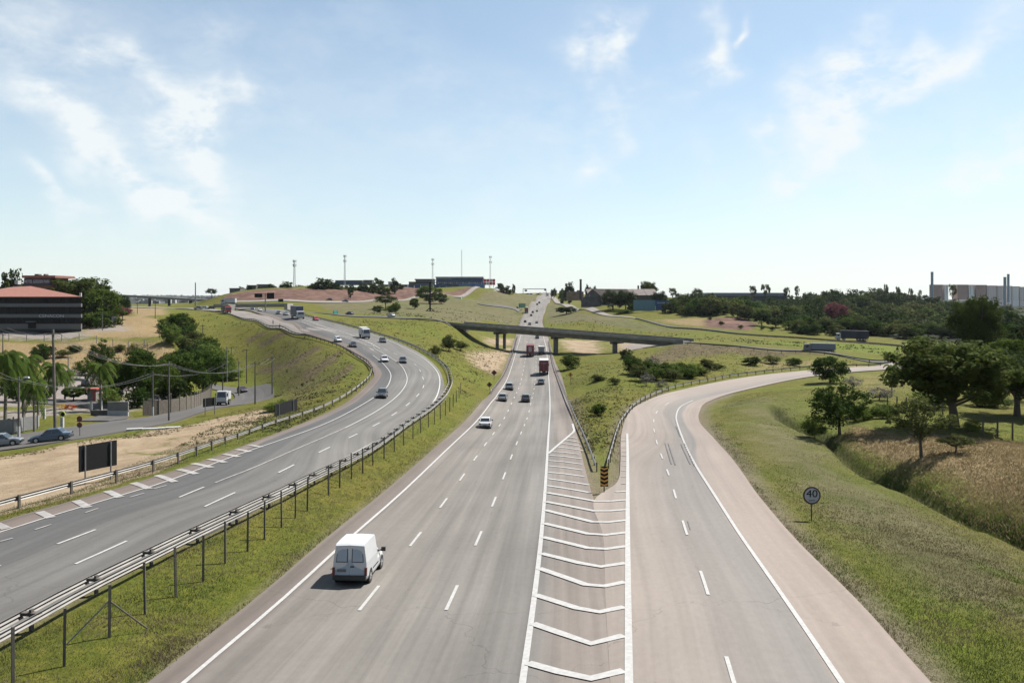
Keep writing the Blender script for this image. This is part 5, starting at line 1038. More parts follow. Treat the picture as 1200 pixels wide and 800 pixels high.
def fence(px, label, ph, spacing, m=M_POST, pw=.1, mesh=None, wires=(.6, 1.2), pname='fence_post', panel=None, name='wire_fence'):
    P = [G(*p) for p in px]; root = empty(name, tuple(P[0]), label=label, cat='fence'); L0 = P[0]; pp = resamp(P, spacing); z = H(pp[:, 0], pp[:, 1])
    me = MB().box((0, 0, ph/2-.1), (pw, pw, ph+.2)).mesh(pname); me.materials.append(m)
    Q_ = [Vector((pp[i, 0], pp[i, 1], z[i]))-L0 for i in range(len(pp))]
    for q in Q_[:300]: o = link(pname, me, None, root); o.location = q
    for hz2 in wires:
        w2_ = MB()
        for a, b in zip(Q_[:-1], Q_[1:]): w2_.tube(a+Vector((0, 0, hz2)), b+Vector((0, 0, hz2)), .012, .012, 3, False)
        w2_.build('wire', m, root)
    if panel:
        for a, b in zip(Q_[:-1], Q_[1:]):
            d = b-a; n2 = Vector((-d.y, d.x, 0)).normalized()*.02; t_ = Vector((0, 0, panel[0])); mb = MB()
            mb.add([a+n2, b+n2, b+n2+t_, a+n2+t_, a-n2, b-n2, b-n2+t_, a-n2+t_], [(0, 1, 2, 3), (7, 6, 5, 4), (3, 2, 6, 7), (0, 3, 7, 4), (1, 0, 4, 5), (2, 1, 5, 6)]); mb.build('panel', panel[1], root)
    return root
M_FENCEP = mat('dusty_fence_panel', (.10, .085, .065), rough=.9, var=.3)
fence([(1152,510),(1167,511),(1180,513),(1192,514),(1215,517)], 'wire fence with dark posts in front of the right hand trees', 1.9, 1.35, pw=.12)
fence([(1040,478),(1060,480),(1085,483),(1110,487)], 'row of pale leaning fence posts behind the bright bushes', 1.6, 1.3, M_WOODP, pw=.12)
fence([(168,487),(200,484),(228,478),(245,468),(248,460)], 'tall panelled fence with dark posts along the shaded car park', 3.0, 2.6, M_POST, .14, panel=(2.4, M_FENCEP), name='panel_fence')
fence([(-10,398),(60,400),(120,403),(190,404),(215,404)], 'low pale post and rail fence along the terrace edge below the big building', 2.2, 6, M_CONC, .18, wires=(.5, 1.6))
fence([(-5,508),(15,507),(30,504),(45,502),(62,500)], 'pale panel fence behind the lamp poles at the left edge', 2.2, 2.2, M_CONC, .15, panel=(1.9, mat('pale_fence_panel', (.19, .19, .19), rough=.8, var=.15)), name='panel_fence')
# ------------------------------------------------------------------ signs
def sign_text(txt, size, m, parent, loc, rot, name='lettering', thick=.01, align='CENTER'):
    c = bpy.data.curves.new(name, 'FONT'); c.body = txt; c.size = size; c.extrude = thick; c.align_x = align; c.align_y = 'CENTER'
    o = bpy.data.objects.new(name, c); me = bpy.data.meshes.new_from_object(o); bpy.data.objects.remove(o); bpy.data.curves.remove(c); me.name = name
    o = link(name, me, m, parent); o.location = loc; o.rotation_euler = rot; return o
M_SBACK = mat('sign_back_black', (.010, .010, .011), rough=.75, spec=.2); M_STEEL = mat('sign_post_steel', (.20, .21, .21), rough=.5, metal=.4); M_SGREEN = mat('sign_green', (.01, .06, .035), rough=.5); M_TEAL = mat('sign_teal', (.01, .16, .15), rough=.5)
def panel_sign(p1, p2, x0, x1, yt, yb, label, m=M_SBACK, name='road_sign', depth=.06, pm=M_STEEL, r=.06, ytop=None):
    """two-post panel: post feet at pixels p1 and p2, panel spans the given pixel box"""
    a, b = G(*p1), G(*p2); root = empty(name, tuple(a), label=label, cat='sign')
    def lift_(px, py, g): return CZ+(HY-py)/F*g.y
    d = (b-a); d.z = 0; u = d.normalized(); ppx = (p2[0]-p1[0]); k0 = (x0-p1[0])/ppx; k1 = (x1-p1[0])/ppx; Lh = d.length
    zt = (lift_(0, yt, a)+lift_(0, yt, b))/2-a.z; zb_ = (lift_(0, yb, a)+lift_(0, yb, b))/2-a.z; ang = math.atan2(u.y, u.x)
    c = u*Lh*(k0+k1)/2
    MB().box((c.x, c.y, (zt+zb_)/2), (Lh*abs(k1-k0), depth, zt-zb_), ang).build('panel', m, root)
    nrm = Vector((u.y, -u.x, 0))*(depth/2+r)
    for g in (a, b):
        q = g-a; mb = MB(); mb.tube(q+nrm+Vector((0, 0, -.3)), Vector((q.x, q.y, zt-.05))+nrm, r, r, 8); mb.build('post', pm, root)
    return root
panel_sign((99,567),(129,560), 92.5,137, 519,549, 'large black backed road sign on two steel posts beside the earth strip')
panel_sign((326,497),(343,492), 322,348.5, 470.5,484, 'black backed sign on two posts beside the bend embankment')
s3 = panel_sign((240,487),(251,485), 238,253, 466,476, 'small black notice board beside the white delivery truck', r=.07)
tt = MB(); [tt.box((q, -.09, z), (w_, .02, .12)) for q, z, w_ in ((.9, 2.55, 1.6), (1.2, 2.05, 1.2))]; 
def pole_sign(p, top, label, name='road_sign', r=.04, m=M_BLACK):
    g = G(*p); root = empty(name, tuple(g), label=label, cat='sign'); hh = CZ+(HY-top)/F*g.y-g.z
    MB().tube((0, 0, -.2), (0, 0, hh), r, r, 8).build('post', m, root); return root, hh, g
root, hh, g = pole_sign((951,607.5), 575, 'round 40 kilometre speed limit sign on a dark post beside the ramp'); rs = .56; zc = hh-rs*.0
zc = CZ+(HY-580)/F*g.y-g.z
MB().tube((0, -.04, zc), (0, -.065, zc), rs, rs, 40).build('sign_disc', mat('sign_dark_red', (.05, .012, .014), rough=.5), root)
MB().tube((0, -.066, zc), (0, -.074, zc), rs*.83, rs*.83, 40).build('sign_face', mat('sign_face_grey', (.36, .36, .40), rough=.6, var=.04), root)
o_ = sign_text('40', .66, M_SBACK, root, (0, -.085, zc+.10), (R(90), 0, 0), 'speed_number', .008); o_.scale = (1.12, 1, 1)
sign_text('km/h', .19, mat('sign_blue_green', (.03, .10, .13), rough=.6), root, (0, -.085, zc-.30), (R(90), 0, 0), 'unit_lettering', .008)
root, hh, g = pole_sign((708,577), 570, 'orange and black chevron marker at the tip of the grass triangle', r=.05)
z0 = CZ+(HY-569.5)/F*g.y-g.z; z1 = CZ+(HY-546)/F*g.y-g.z; wv = .30; bd = MB().box((0, -.07, (z0+z1)/2), (wv*2, .03, z1-z0)).build('board', M_SBACK, root); m_or = mat('chevron_orange', (.52, .24, .03), rough=.5)
nch = 5; st_ = (z1-z0)/nch
for i in range(nch):
    zb_ = z0+st_*i+.02; t_ = st_*.42; v_ = st_*.42
    mb = MB(); mb.poly([(-wv, -.09, zb_+v_), (0, -.09, zb_), (0, -.09, zb_+t_), (-wv, -.09, zb_+v_+t_)]); mb.poly([(0, -.09, zb_), (wv, -.09, zb_+v_), (wv, -.09, zb_+v_+t_), (0, -.09, zb_+t_)]); mb.build('chevron', m_or, root)
def diamond(p, top, m, label, s=.5, mark=True):
    root, hh, g = pole_sign(p, top, label); zc = CZ+(HY-top)/F*g.y-g.z
    MB().add([(0, -.07, zc-s), (s, -.07, zc), (0, -.07, zc+s), (-s, -.07, zc), (0, -.04, zc-s), (s, -.04, zc), (0, -.04, zc+s), (-s, -.04, zc)], [(0, 1, 2, 3), (7, 6, 5, 4), (0, 4, 5, 1), (1, 5, 6, 2), (2, 6, 7, 3), (3, 7, 4, 0)]).build('sign_plate', m, root)
    if mark: MB().box((0, -.085, zc), (s*.22, .02, s*.8)).build('mark', M_SBACK, root)
diamond((668.5,448), 439, mat('warning_yellow', (.50, .27, .03), rough=.5), 'yellow diamond warning sign right of the highway guard rail', .62); diamond((579,445), 436.5, mat('rusty_red', (.12, .025, .015), rough=.6), 'dark red diamond sign left of the highway', .72); diamond((573.5,457), 450.5, mat('rusty_red', (.12, .025, .015)), 'narrow dark red sign post below the red diamond', .6)
panel_sign((609,368),(616,368), 608,615.5, 355.5,360.5, 'green direction sign beside the merging road', M_SGREEN, r=.12, depth=.2); panel_sign((391,371),(395,371), 390.5,396, 364,367.5, 'teal sign beside the link road', M_TEAL, depth=.2)
# junction signs at the left
root, hh, g = pole_sign((93.5,511), 487, 'red octagon and triangle signs seen from behind at the side street corner')
for k, zz in enumerate((.35, 1.15)): MB().tube((0, -.05, hh-zz), (0, -.08, hh-zz), .36, .36, 8).build('sign_plate', mat('rusty_red', (.12, .025, .015)), root)
g = G(73, 501); root = empty('gate_pillar', tuple(g), label='white pillar topped by a green and black ball emblem at the junction', cat='pillar')
MB().box((0, 0, .75), (.38, .38, 1.5)).build('pillar', M_WPAINT, root)
mb = MB(); mb.tube((0, -.06, 2.0), (0, .06, 2.0), .42, .42, 20); mb.build('disc', mat('disc_lime', (.38, .45, .10), rough=.5), root); MB().tube((.10, -.08, 1.95), (.10, -.062, 1.95), .28, .28, 14).build('disc_mark', M_SBACK, root)
# gantry arm over the left carriageway, portal at the crest
g = atY(311, 335); g.x = (311-600)/F*335; root = empty('sign_gantry', tuple(g), label='T shaped gantry pole with two black sign boxes in front of the red bank', cat='gantry')
zt = CZ+(HY-344)/F*g.y-g.z; MB().tube((0, 0, -.3), (0, 0, zt), .28, .22, 10).build('mast', M_CONC, root)
MB().box((-.2, 0, zt), (8, .25, .25)).build('arm', M_STEEL, root)
for x0, x1, yt, yb in ((298.5,307.5,344,348.5),(313,321.5,343,350)):
    xa, xb = [(q-311)/F*g.y for q in (x0, x1)]; za, zb_ = [CZ+(HY-q)/F*g.y-g.z for q in (yt, yb)]; MB().box(((xa+xb)/2, -.25, (za+zb_)/2), (xb-xa, .2, za-zb_)).build('sign_box', M_SBACK, root)
panel_sign((327,355),(331,355), 326,332, 350.2,353.8, 'small black backed sign right of the T shaped gantry', depth=.2)
g = atY(613, 1120); root = empty('sign_gantry', tuple(g), label='thin portal gantry spanning the highway at its crest', cat='gantry'); zt = CZ+(HY-338.5)/F*g.y-g.z; xw = 27/F*1120
for xx in (0, xw): MB().tube((xx, 0, -3), (xx, 0, zt), .4, .4, 8).build('leg', M_STEEL, root)
MB().box((xw/2, 0, zt), (xw, .8, .9)).build('beam', M_STEEL, root); MB().box((xw*.12, -.7, zt-2.3), (3.6, .3, 2.4)).build('sign_box', M_SBACK, root); MB().box((xw*.95, -.7, zt-1.3), (2.4, .3, 2.4)).build('sign_box', M_SGREEN, root)
# steel advertising mast on the mown field
g = atY(504, 460); root = empty('advertising_mast', tuple(g), label='dark T shaped steel mast with splayed feet on the mown field', cat='mast'); zt = CZ+(HY-331)/F*g.y-g.z
MB().box((0, 0, zt/2), (.9, .5, zt)).build('mast', M_SBACK, root); MB().box((-2.4, 0, zt), (13, .5, .45)).build('cross_beam', M_SBACK, root)
for sx in (-1, 1): MB().tube((sx*.3, 0, 1.8), (sx*2.7, 0, -.2), .28, .28, 6).build('foot', M_SBACK, root)
MB().box((0, -1, .15), (4.4, 2, .3)).build('base_slab', M_SBACK, root)
# concrete barrier rubble beside the frontage road
g = G(153, 505); root = empty('concrete_barrier', tuple(g), R(18), label='long white concrete slab lying on the verge of the frontage road', cat='barrier'); mb = MB()
for i in range(7): mb.box((i*.95, .12*math.sin(i*1.7), .14+.03*math.cos(i)), (.98, .8, .34), .08*math.sin(i*2.2))
mb.build('slab', M_WPAINT, root)
# ------------------------------------------------------------------ poles and wires
PT = {}
def upole(p, top, label, lean=0., r=.16, arm=True, lamp=None, m=M_WOODP, base=False, cat='utility pole', name='utility_pole', Y=None):
    g = atY(p[0], Y) if Y else G(*p); root = empty(name, tuple(g), label=label, cat=cat); hh = CZ+(HY-top)/F*g.y-g.z
    MB().tube((0, 0, -.3), (lean, 0, hh), r, r*.7, 8).build('pole', m, root)
    if base: MB().tube((0, 0, -.2), (0, 0, 1.5), r+.02, r+.015, 8).build('white_base', M_WPAINT, root)
    if arm: MB().box((lean, 0, hh-.5), (1.9, .12, .12)).build('cross_arm', m, root)
    if lamp:
        mb = MB(); mb.tube((lean, 0, hh-.6), (lean+lamp, 0, hh-.1), .035, .03, 6); mb.build('lamp_arm', M_GALV, root); MB().box((lean+lamp*1.1, 0, hh-.12), (.75, .34, .2), 0, .8).build('lamp_head', M_WPAINT, root)
    t_ = g+Vector((lean, 0, hh-.45)); return t_
a1 = upole((22,513),441,'dark pole with a bright lamp head at the left edge',base=True,lamp=.9); a2 = upole((44.5,499),446,'thin lamp post with a white globe behind the dark pole',arm=False,m=M_POST,base=True,cat='lamp post',name='lamp_post')
MB().tube((0, 0, 0), (0, 0, .3), .17, .13, 8).build('lamp_globe', M_WPAINT, [o for o in bpy.data.objects if o.name.startswith('lamp_post')][-1]).location = (0, 0, CZ+(HY-448)/F*G(44.5,499).y-G(44.5,499).z)
a3 = upole((65,516),386,'tallest dark leaning pole beside the grey blue sedan',lean=-.3,r=.2,base=True); a4 = upole((179,487),435,'pole with a white base on the kerb by the side street',base=True); a5 = upole((198,493),423,'dark pole on the near verge of the frontage road')
a6 = upole((132,473),432,'slim grey pole in the car park',arm=False,m=M_CONC,r=.12); a7 = upole((3.5,420),390,'grey pole at the left edge below the forecourt',r=.22,m=M_CONC); a8 = upole((173,425),402,'pale concrete pole on the dry slope',m=M_CONC)
b1_ = upole((261,461),424,'dark pole just behind the white delivery truck'); b2_ = upole((266,448),406,'pale concrete pole at the far end of the frontage fence',m=M_CONC,r=.2); b3_ = upole((271,430),406,'small pole behind the pale concrete pole'); b4_ = upole((280,464),422,'grey pole beside the wine coloured car',m=M_CONC); b5_ = upole((289,449),408,'slim dark pole on the slope above the frontage curve'); b6_ = upole((299,474),423,'tall dark pole on the near side of the frontage curve'); b7_ = upole((319,462),417,'dark pole with a crooked arm at the outside of the frontage curve')
c1_ = upole((237.5,402),380,'pole standing above the wooded slope'); c2_ = upole((227,390),379,'slim pole on the crest of the wooded slope'); c3_ = upole((182,373),352,'pole on the grass behind the hotel terrace'); c4_ = upole((161,367),347,'pole left of the far viaduct pillars'); c5_ = upole((120,388),366,'slim pole by the low spreading tree'); 
upole((229,359),331,'tall pale column beside the end of the far viaduct',arm=False,m=M_CONC,r=.45,cat='column',name='lighting_column'); c6_ = upole((80,455),417,'short palm side pole behind the tall leaning pole',m=M_CONC)
def wire(a, b, sag, label_, k=2):
    root = empty('power_line', tuple(a), label=label_, cat='power line')
    for j in range(k):
        cu = MB(); off = Vector((-.6+1.2*j/max(1, k-1), 0, 0)); prev = None
        for i in range(9):
            t = i/8; p = a.lerp(b, t)+off+Vector((0, 0, -sag*4*t*(1-t)))
            if prev is not None: cu.tube(prev-a, p-a, .022, .022, 4, False)
            prev = p
        cu.build('cable', M_GALV, root)
L_ = Vector((-16, 66, a1.z+1.2)); L_ = Vector(((-40-600)/F*85, 85, a3.z-1.2))
for a, b, sg, lb, k in [(L_, a1, .8, 'pair of cables running off the left edge from the lamp head pole', 2),(a1, a4, 1.6, 'cables sagging from the lamp head pole to the kerb pole', 2),(a3, a5, 1.6, 'cables from the tallest leaning pole to the dark verge pole', 3),(a4, b1_, 1.3, 'cables from the kerb pole towards the delivery truck pole', 2),(a5, b6_, 1.6, 'cables from the dark verge pole to the frontage curve pole', 3),
    (b6_, b7_, .6, 'cables between the two poles at the frontage curve', 2),(b1_, b4_, .4, 'cables above the wine coloured car', 2),(a7, a8, 1.2, 'dark cables strung across the dry slope', 2),(b2_, b5_, .8, 'cables above the bushes by the loop embankment', 2),(a3, L_+Vector((0, 6, 2)), .5, 'cables running left from the tallest leaning pole', 2)]: wire(a, b, sg, lb, k)
# curved street lamps above the trees
for p, t, lb in [((215,440),418,'double curved street lamp above the car park trees'),((228,436),414,'curved street lamp right of the double lamp')]:
    g = G(*p); root = empty('street_lamp', tuple(g), label=lb, cat='street lamp'); hh = CZ+(HY-t)/F*g.y-g.z; mb = MB(); mb.tube((0, 0, 0), (0, 0, hh-1), .08, .06, 6); prev = Vector((0, 0, hh-1))
    for i in range(6): a = i/5*1.5; q = Vector((-2.2*(1-math.cos(a)), 0, hh-1+1.2*math.sin(a))); mb.tube(prev, q, .06, .05, 6); prev = q
    mb.build('pole', M_GALV, root); MB().box(tuple(prev+Vector((-.3, 0, 0))), (.8, .3, .15)).build('lamp_head', M_WPAINT, root)
# telecom masts
M_MAST = mat('mast_grey', (.30, .31, .32), rough=.5, metal=.3)
def mast(px, base, top, Y_, label, w=1.0, head=True, thin=False):
    g = atY(px, Y_); root = empty('telecom_mast', tuple(g), label=label, cat='mast'); hh = CZ+(HY-top)/F*Y_-g.z; mb = MB(); rr = w*.42
    for i in range(4):
        a = math.pi/4+i*math.pi/2; mb.tube((math.cos(a)*w, math.sin(a)*w, 0), (math.cos(a)*w*.5, math.sin(a)*w*.5, hh), .14*w, .10*w, 4)
    n_ = int(hh/2.2)
    for k in range(n_):
        z0_, z1_ = hh*k/n_, hh*(k+1)/n_; w0, w1 = w*(1-.5*k/n_), w*(1-.5*(k+1)/n_)
        for i in range(4): a = math.pi/4+i*math.pi/2; b = a+math.pi/2; mb.tube((math.cos(a)*w0, math.sin(a)*w0, z0_), (math.cos(b)*w1, math.sin(b)*w1, z1_), .07*w, .07*w, 3, False)
    mb.build('lattice', M_MAST, root)
    if head:
        for zz in (hh*.97, hh*.82): 
            for a in (0, 2.1, 4.2): MB().box((math.cos(a)*1.3*w, math.sin(a)*1.3*w, zz), (.4, .4, 2.2)).build('antenna', M_WPAINT, root)
            MB().box((0, 0, zz), (2.6*w, 2.6*w, .15)).build('platform', M_MAST, root)
mast(345, 0, 305, 640, 'telecom mast furthest left on the red bank crest'); mast(404, 0, 299, 700, 'slender telecom mast above the crest trees', .9); mast(507, 0, 303, 760, 'telecom mast behind the flat grey hut of the blue plant', .9); mast(541, 0, 293, 950, 'tall faint lattice mast behind the blue building', .9, head=False); mast(574.5, 0, 300, 800, 'telecom mast beside the red and white hoarding', 1.0)

# ------------------------------------------------------------------ overpass
def zat(py, Y): return CZ+(HY-py)/F*Y
An = Vector(((529-600)/F*306, 306, zat(377.6, 306))); Bn = Vector(((797-600)/F*252, 252, zat(397.8, 252)))
ud = (Bn-An).normalized(); hd_ = Vector((ud.x, ud.y, 0)).normalized(); nb = Vector((-hd_.y, hd_.x, 0)); Lb = (Bn-An).length
ov = empty('road_overpass', tuple(An), label='long concrete road overpass crossing the highway on slender columns', cat='bridge')
def bar(name, o0, o1, z0, z1, m, t0=0., t1=1., par=None):
    a = ud*Lb*t0; b = ud*Lb*t1; vs = []
    for p in (a, b):
        for o in (o0, o1):
            for z in (z0, z1): vs.append(p+nb*o+Vector((0, 0, z)))
    return MB().add(vs, [(0, 1, 3, 2), (4, 6, 7, 5), (0, 4, 5, 1), (2, 3, 7, 6), (1, 5, 7, 3), (0, 2, 6, 4)]).build(name, m, par or ov)
M_OVER = mat('overpass_concrete', (.15, .14, .118), rough=.92, var=.3, scale=.35, bump=.2)
bar('deck', .0, 9., -1.15, -.85, M_OVER); bar('road_surface', .3, 8.7, -.85, -.83, m_front)
bar('parapet', -.02, .2, -.86, 0, mat('parapet_concrete', (.23, .218, .19), rough=.9, var=.25, scale=.5), -.01, 1.01); bar('parapet', 8.8, 9.02, -.86, 0, M_CONC, -.01, 1.01)
bar('girder', .9, 1.5, -2.5, -1.152, M_OVER, .002, .998); bar('girder', 4.2, 4.8, -2.5, -1.152, M_CONCD, .002, .998); bar('girder', 7.5, 8.1, -2.5, -1.152, M_CONCD, .002, .998)
for k in range(7): MB().tube(ud*Lb*(k+.5)/7+nb*-.03+Vector((0, 0, -.5)), ud*Lb*(k+.5)/7+nb*-.03+Vector((0, 0, -1.3)), .05, .05, 6).build('drain_pipe', M_CONCD, ov)
for px in (587, 654, 723):
    tt_ = np.linspace(0, 1, 400); q = [(An+ud*Lb*t+nb*4.5) for t in tt_]; r_ = [600+F*p.x/p.y for p in q]; t = float(np.interp(px, r_, tt_)); c = ud*Lb*t
    MB().add([c+nb*o+hd_*s_*.6+Vector((0, 0, z)) for o in (.6, 8.4) for s_ in (-1, 1) for z in (-3.3, -2.502)], [(0, 1, 3, 2), (4, 6, 7, 5), (0, 4, 5, 1), (2, 3, 7, 6), (1, 5, 7, 3), (0, 2, 6, 4)]).build('pier_cap', M_CONCD, ov)
    for o in ((2.2, 6.8) if px == 587 else (3.,)):
        p = An+c+nb*o; zb_ = h(p.x, p.y)-An.z; MB().tube((c+nb*o)+Vector((0, 0, zb_-c.z-.5+c.z)) if False else Vector((c.x+nb.x*o, c.y+nb.y*o, zb_-.5)), Vector((c.x+nb.x*o, c.y+nb.y*o, c.z-3.25)), .62 if px == 587 else .85, .62 if px == 587 else .85, 14).build('column', M_OVER, ov)
for t0, t1 in ((-.03, .012), (.975, 1.008)): bar('abutment', -.15, 9.15, -4.2, -1.17 if t0 < 0 else -1.17, M_CONC, t0, t1)
bar('wing_wall', -.3, .0, -3., .05, M_CONC, -.035, .01); bar('wing_wall', -.3, .0, -3.2, .05, M_CONC, .985, 1.012)
# far viaduct on the left
va = empty('far_viaduct', (0, 0, 0), label='far viaduct with thin pillars beyond the hotel trees', cat='bridge')
def v3(px, py, Y): return Vector(W(px, py, Y))
a, b = v3(126, 344.3, 640), v3(244, 351., 540)
va.location = a; d_ = b-a; MB().add([d_*t+Vector((0, o, z)) for t in (0, 1) for o in (0, 9) for z in (-1.5, 0)], [(0, 1, 3, 2), (4, 6, 7, 5), (0, 4, 5, 1), (2, 3, 7, 6), (1, 5, 7, 3), (0, 2, 6, 4)]).build('deck', M_CONC, va)
for px in (146.5, 172.5, 195.5, 220.5):
    tt_ = np.linspace(0, 1, 200); r_ = [600+F*(a+d_*t).x/(a+d_*t).y for t in tt_]; t = float(np.interp(px, r_, tt_)); c = d_*t; p = a+c
    MB().tube((c.x, c.y+4, h(p.x, p.y+4)-a.z-1), (c.x, c.y+4, c.z-1.5), 1.0, 1.0, 10).build('pillar', M_CONCD, va)
# short bridge over the left carriageway
sb = empty('short_bridge', tuple(v3(250, 356, 386)), label='short bridge with pale concrete barriers below the red bank', cat='bridge'); a = v3(250, 356, 386); d_ = v3(335.5, 355.2, 372)-a
def sbar(n_, o0, o1, z0, z1, m): MB().add([d_*t+Vector((0, o, z)) for t in (0, 1) for o in (o0, o1) for z in (z0, z1)], [(0, 1, 3, 2), (4, 6, 7, 5), (0, 4, 5, 1), (2, 3, 7, 6), (1, 5, 7, 3), (0, 2, 6, 4)]).build(n_, m, sb)
sbar('barrier', -.02, .25, -1.25, -.1, mat('pale_concrete', (.25, .24, .215), rough=.85, var=.12)); sbar('barrier', 9, 9.25, -1.2, -.1, MATS['pale_concrete']); sbar('deck', .0, 9.2, -1.7, -1.2, M_CONCD)
MB().box((d_.x, d_.y+4, d_.z-2.2), (1.5, 9.6, 4)).build('abutment', MATS['pale_concrete'], sb); MB().box((d_.x*.30, d_.y+4, -2.2), (1.5, 9.6, 4)).build('abutment', M_CONC, sb)
for px, y_, st, pm, lb in [(268,355.2,'pickup',WHITE(),'white truck crossing the short bridge'),]:
    o = truck(lb, M_WBOX, M_WCAB, L=7, Hb=3.2); o.location = v3(268, 357.3, 390); o.rotation_euler = (0, 0, R(90))
for px, y_, pm, lb in [(232,359.5,P_SILV(),'pale car leftmost of three waiting left of the short bridge'),(239,359.8,WHITE(),'white car in the middle of three left of the short bridge'),(247,360.4,P_DARK(),'dark car rightmost of three left of the short bridge')]: place(car('suv', pm, lb), (px, y_), Y=425, head=R(86))
# ------------------------------------------------------------------ buildings
def bx(name, par, o, x0, x1, yt, yb, Y_, dep, m, push=0., skew=0.):
    """box spanning a pixel rectangle at distance Y_, dep metres deep"""
    X0, X1 = (x0-600)/F*Y_, (x1-600)/F*Y_; z1_, z0_ = zat(yt, Y_), zat(yb, Y_)
    mb = MB().box(((X0+X1)/2-o.x, Y_+dep/2-push-o.y, (z0_+z1_)/2-o.z), (X1-X0, dep, z1_-z0_))
    if skew: mb.v = [(x+skew*(y+o.y-Y_), y, z) for x, y, z in mb.v]
    return mb.build(name, m, par)
def bld(px, py, Y_, label, cat='building', name='building'):
    o = Vector(W(px, py, Y_)); return empty(name, tuple(o), label=label, cat=cat), o
M_TILE = mat('terracotta_roof', (.21, .085, .060), rough=.85, var=.15, scale=1.2, bump=.4); M_BRICK = mat('ochre_brick', (.15, .085, .05), rough=.9, var=.15); M_DGL = mat('dark_glass_band', (.008, .007, .007), rough=.6, var=.5, scale=.5, spec=.15); M_BAND = mat('grey_band', (.10, .10, .105), rough=.7, var=.15); M_WLET = mat('white_letters', (.40, .43, .45), rough=.6); M_NAVY = mat('navy_sign', (.012, .014, .03), rough=.5)
ho, o = bld(30, 385, 262, 'dark banded three storey building with terracotta hip roof and CENACON lettering')
X0 = (-45-600)/F*262; X1 = (95.5-600)/F*262
bx('wall', ho, o, -45, 95.3, 348.6, 388, 262, 26, mat('dark_wall', (.035, .032, .03), rough=.8), 0, -.62)
for k, (a_, b_) in enumerate(((349.2, 355.4), (359.6, 367.9), (372.2, 379.2))):
    n_w = 22
    for i in range(n_w):
        x0 = -44+139*i/n_w; bx('glass_panel', ho, o, x0+.12, x0+139/n_w-.12, a_, b_, 262, .4, M_DGL, .15)
for a_, b_ in ((355.5, 359.5), (368, 372.1)): bx('facade_band', ho, o, -45, 95.8, a_, b_, 262, .8, M_BAND, .45)
bx('plinth', ho, o, -45, 95.6, 379.3, 385.5, 262, .7, mat('plinth_grey', (.12, .115, .105), rough=.9), .35)
bx('doorway', ho, o, 34, 43, 377.5, 384.5, 262, .6, M_DGL, .5); bx('canopy', ho, o, 33.5, 43.5, 376.3, 377.3, 262, 1.6, M_BAND, 1.6)
ez = zat(348.4, 262); rz_ = zat(335.2, 276)+.5; e0, e1 = X0-1, X1+.8; y0_, y1_ = 260.8, 290
MB().add([Vector(v)-o for v in [(e0, y0_, ez), (e1, y0_, ez), (e1-.62*28, y1_, ez), (e0-.62*28, y1_, ez), (e0+8, 276, rz_-.9), ((36-600)/F*276, 276, rz_-.5), (e0, y0_, ez+.25), (e1, y0_, ez+.25), (e1-.62*28, y1_, ez+.25), (e0-.62*28, y1_, ez+.25)]],
    [(0, 1, 7, 6), (1, 2, 8, 7), (2, 3, 9, 8), (3, 0, 6, 9), (6, 7, 5, 4), (7, 8, 5), (8, 9, 4, 5), (9, 6, 4), (3, 2, 1, 0)]).build('roof', M_TILE, ho)
t_ = sign_text('CENACON', zat(368.2, 262)-zat(373.0, 262), M_WLET, ho, Vector(W(61.5, 370.2, 262))-o+Vector((0, -.62, 0)), (R(90), 0, 0), 'lettering', .05); t_.scale = (1.25, 1, 1)
bx('corner_lamp', ho, o, 93, 95, 343, 348, 262, .5, M_WPAINT)
hb, o = bld(45, 384, 292, 'brick hotel tower with a navy HOTEL GOLDEN PARK sign under a flat tiled roof', name='hotel_tower')
bx('wall', hb, o, 28.5, 62, 325.5, 386, 292, 11, M_BRICK, 0, -.6); bx('roof', hb, o, 27.5, 66.5, 322.8, 325.6, 292, 13, M_TILE, 1.); bx('sign_board', hb, o, 28.9, 60.5, 326.6, 334.6, 292, .5, M_NAVY, .45)
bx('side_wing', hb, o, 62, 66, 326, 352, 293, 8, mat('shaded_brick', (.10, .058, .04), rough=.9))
for k, x in enumerate((40.5, 43, 51)): bx('roof_vent', hb, o, x, x+2.2, 321, 322.8, 295, 2, M_POST)
t_ = sign_text('HOTEL GOLDEN PARK', 1.5, M_WLET, hb, Vector(W(44.7, 330, 292))-o+Vector((0, -.52, 0)), (R(90), 0, 0), 'lettering', .04); t_.scale = (.60, 1.05, 1)
an, o = bld(12, 384, 300, 'low ochre annex with white roof plant left of the hotel tower'); bx('wall', an, o, 3, 28, 338, 386, 300, 12, M_BRICK); bx('roof', an, o, -40, 9, 341, 344, 299, 12, M_TILE); bx('roof_plant', an, o, 15, 27, 335.3, 338, 301, 6, M_WPAINT); bx('water_tank', an, o, 17, 21, 328.5, 333, 302, 2, M_WPAINT)
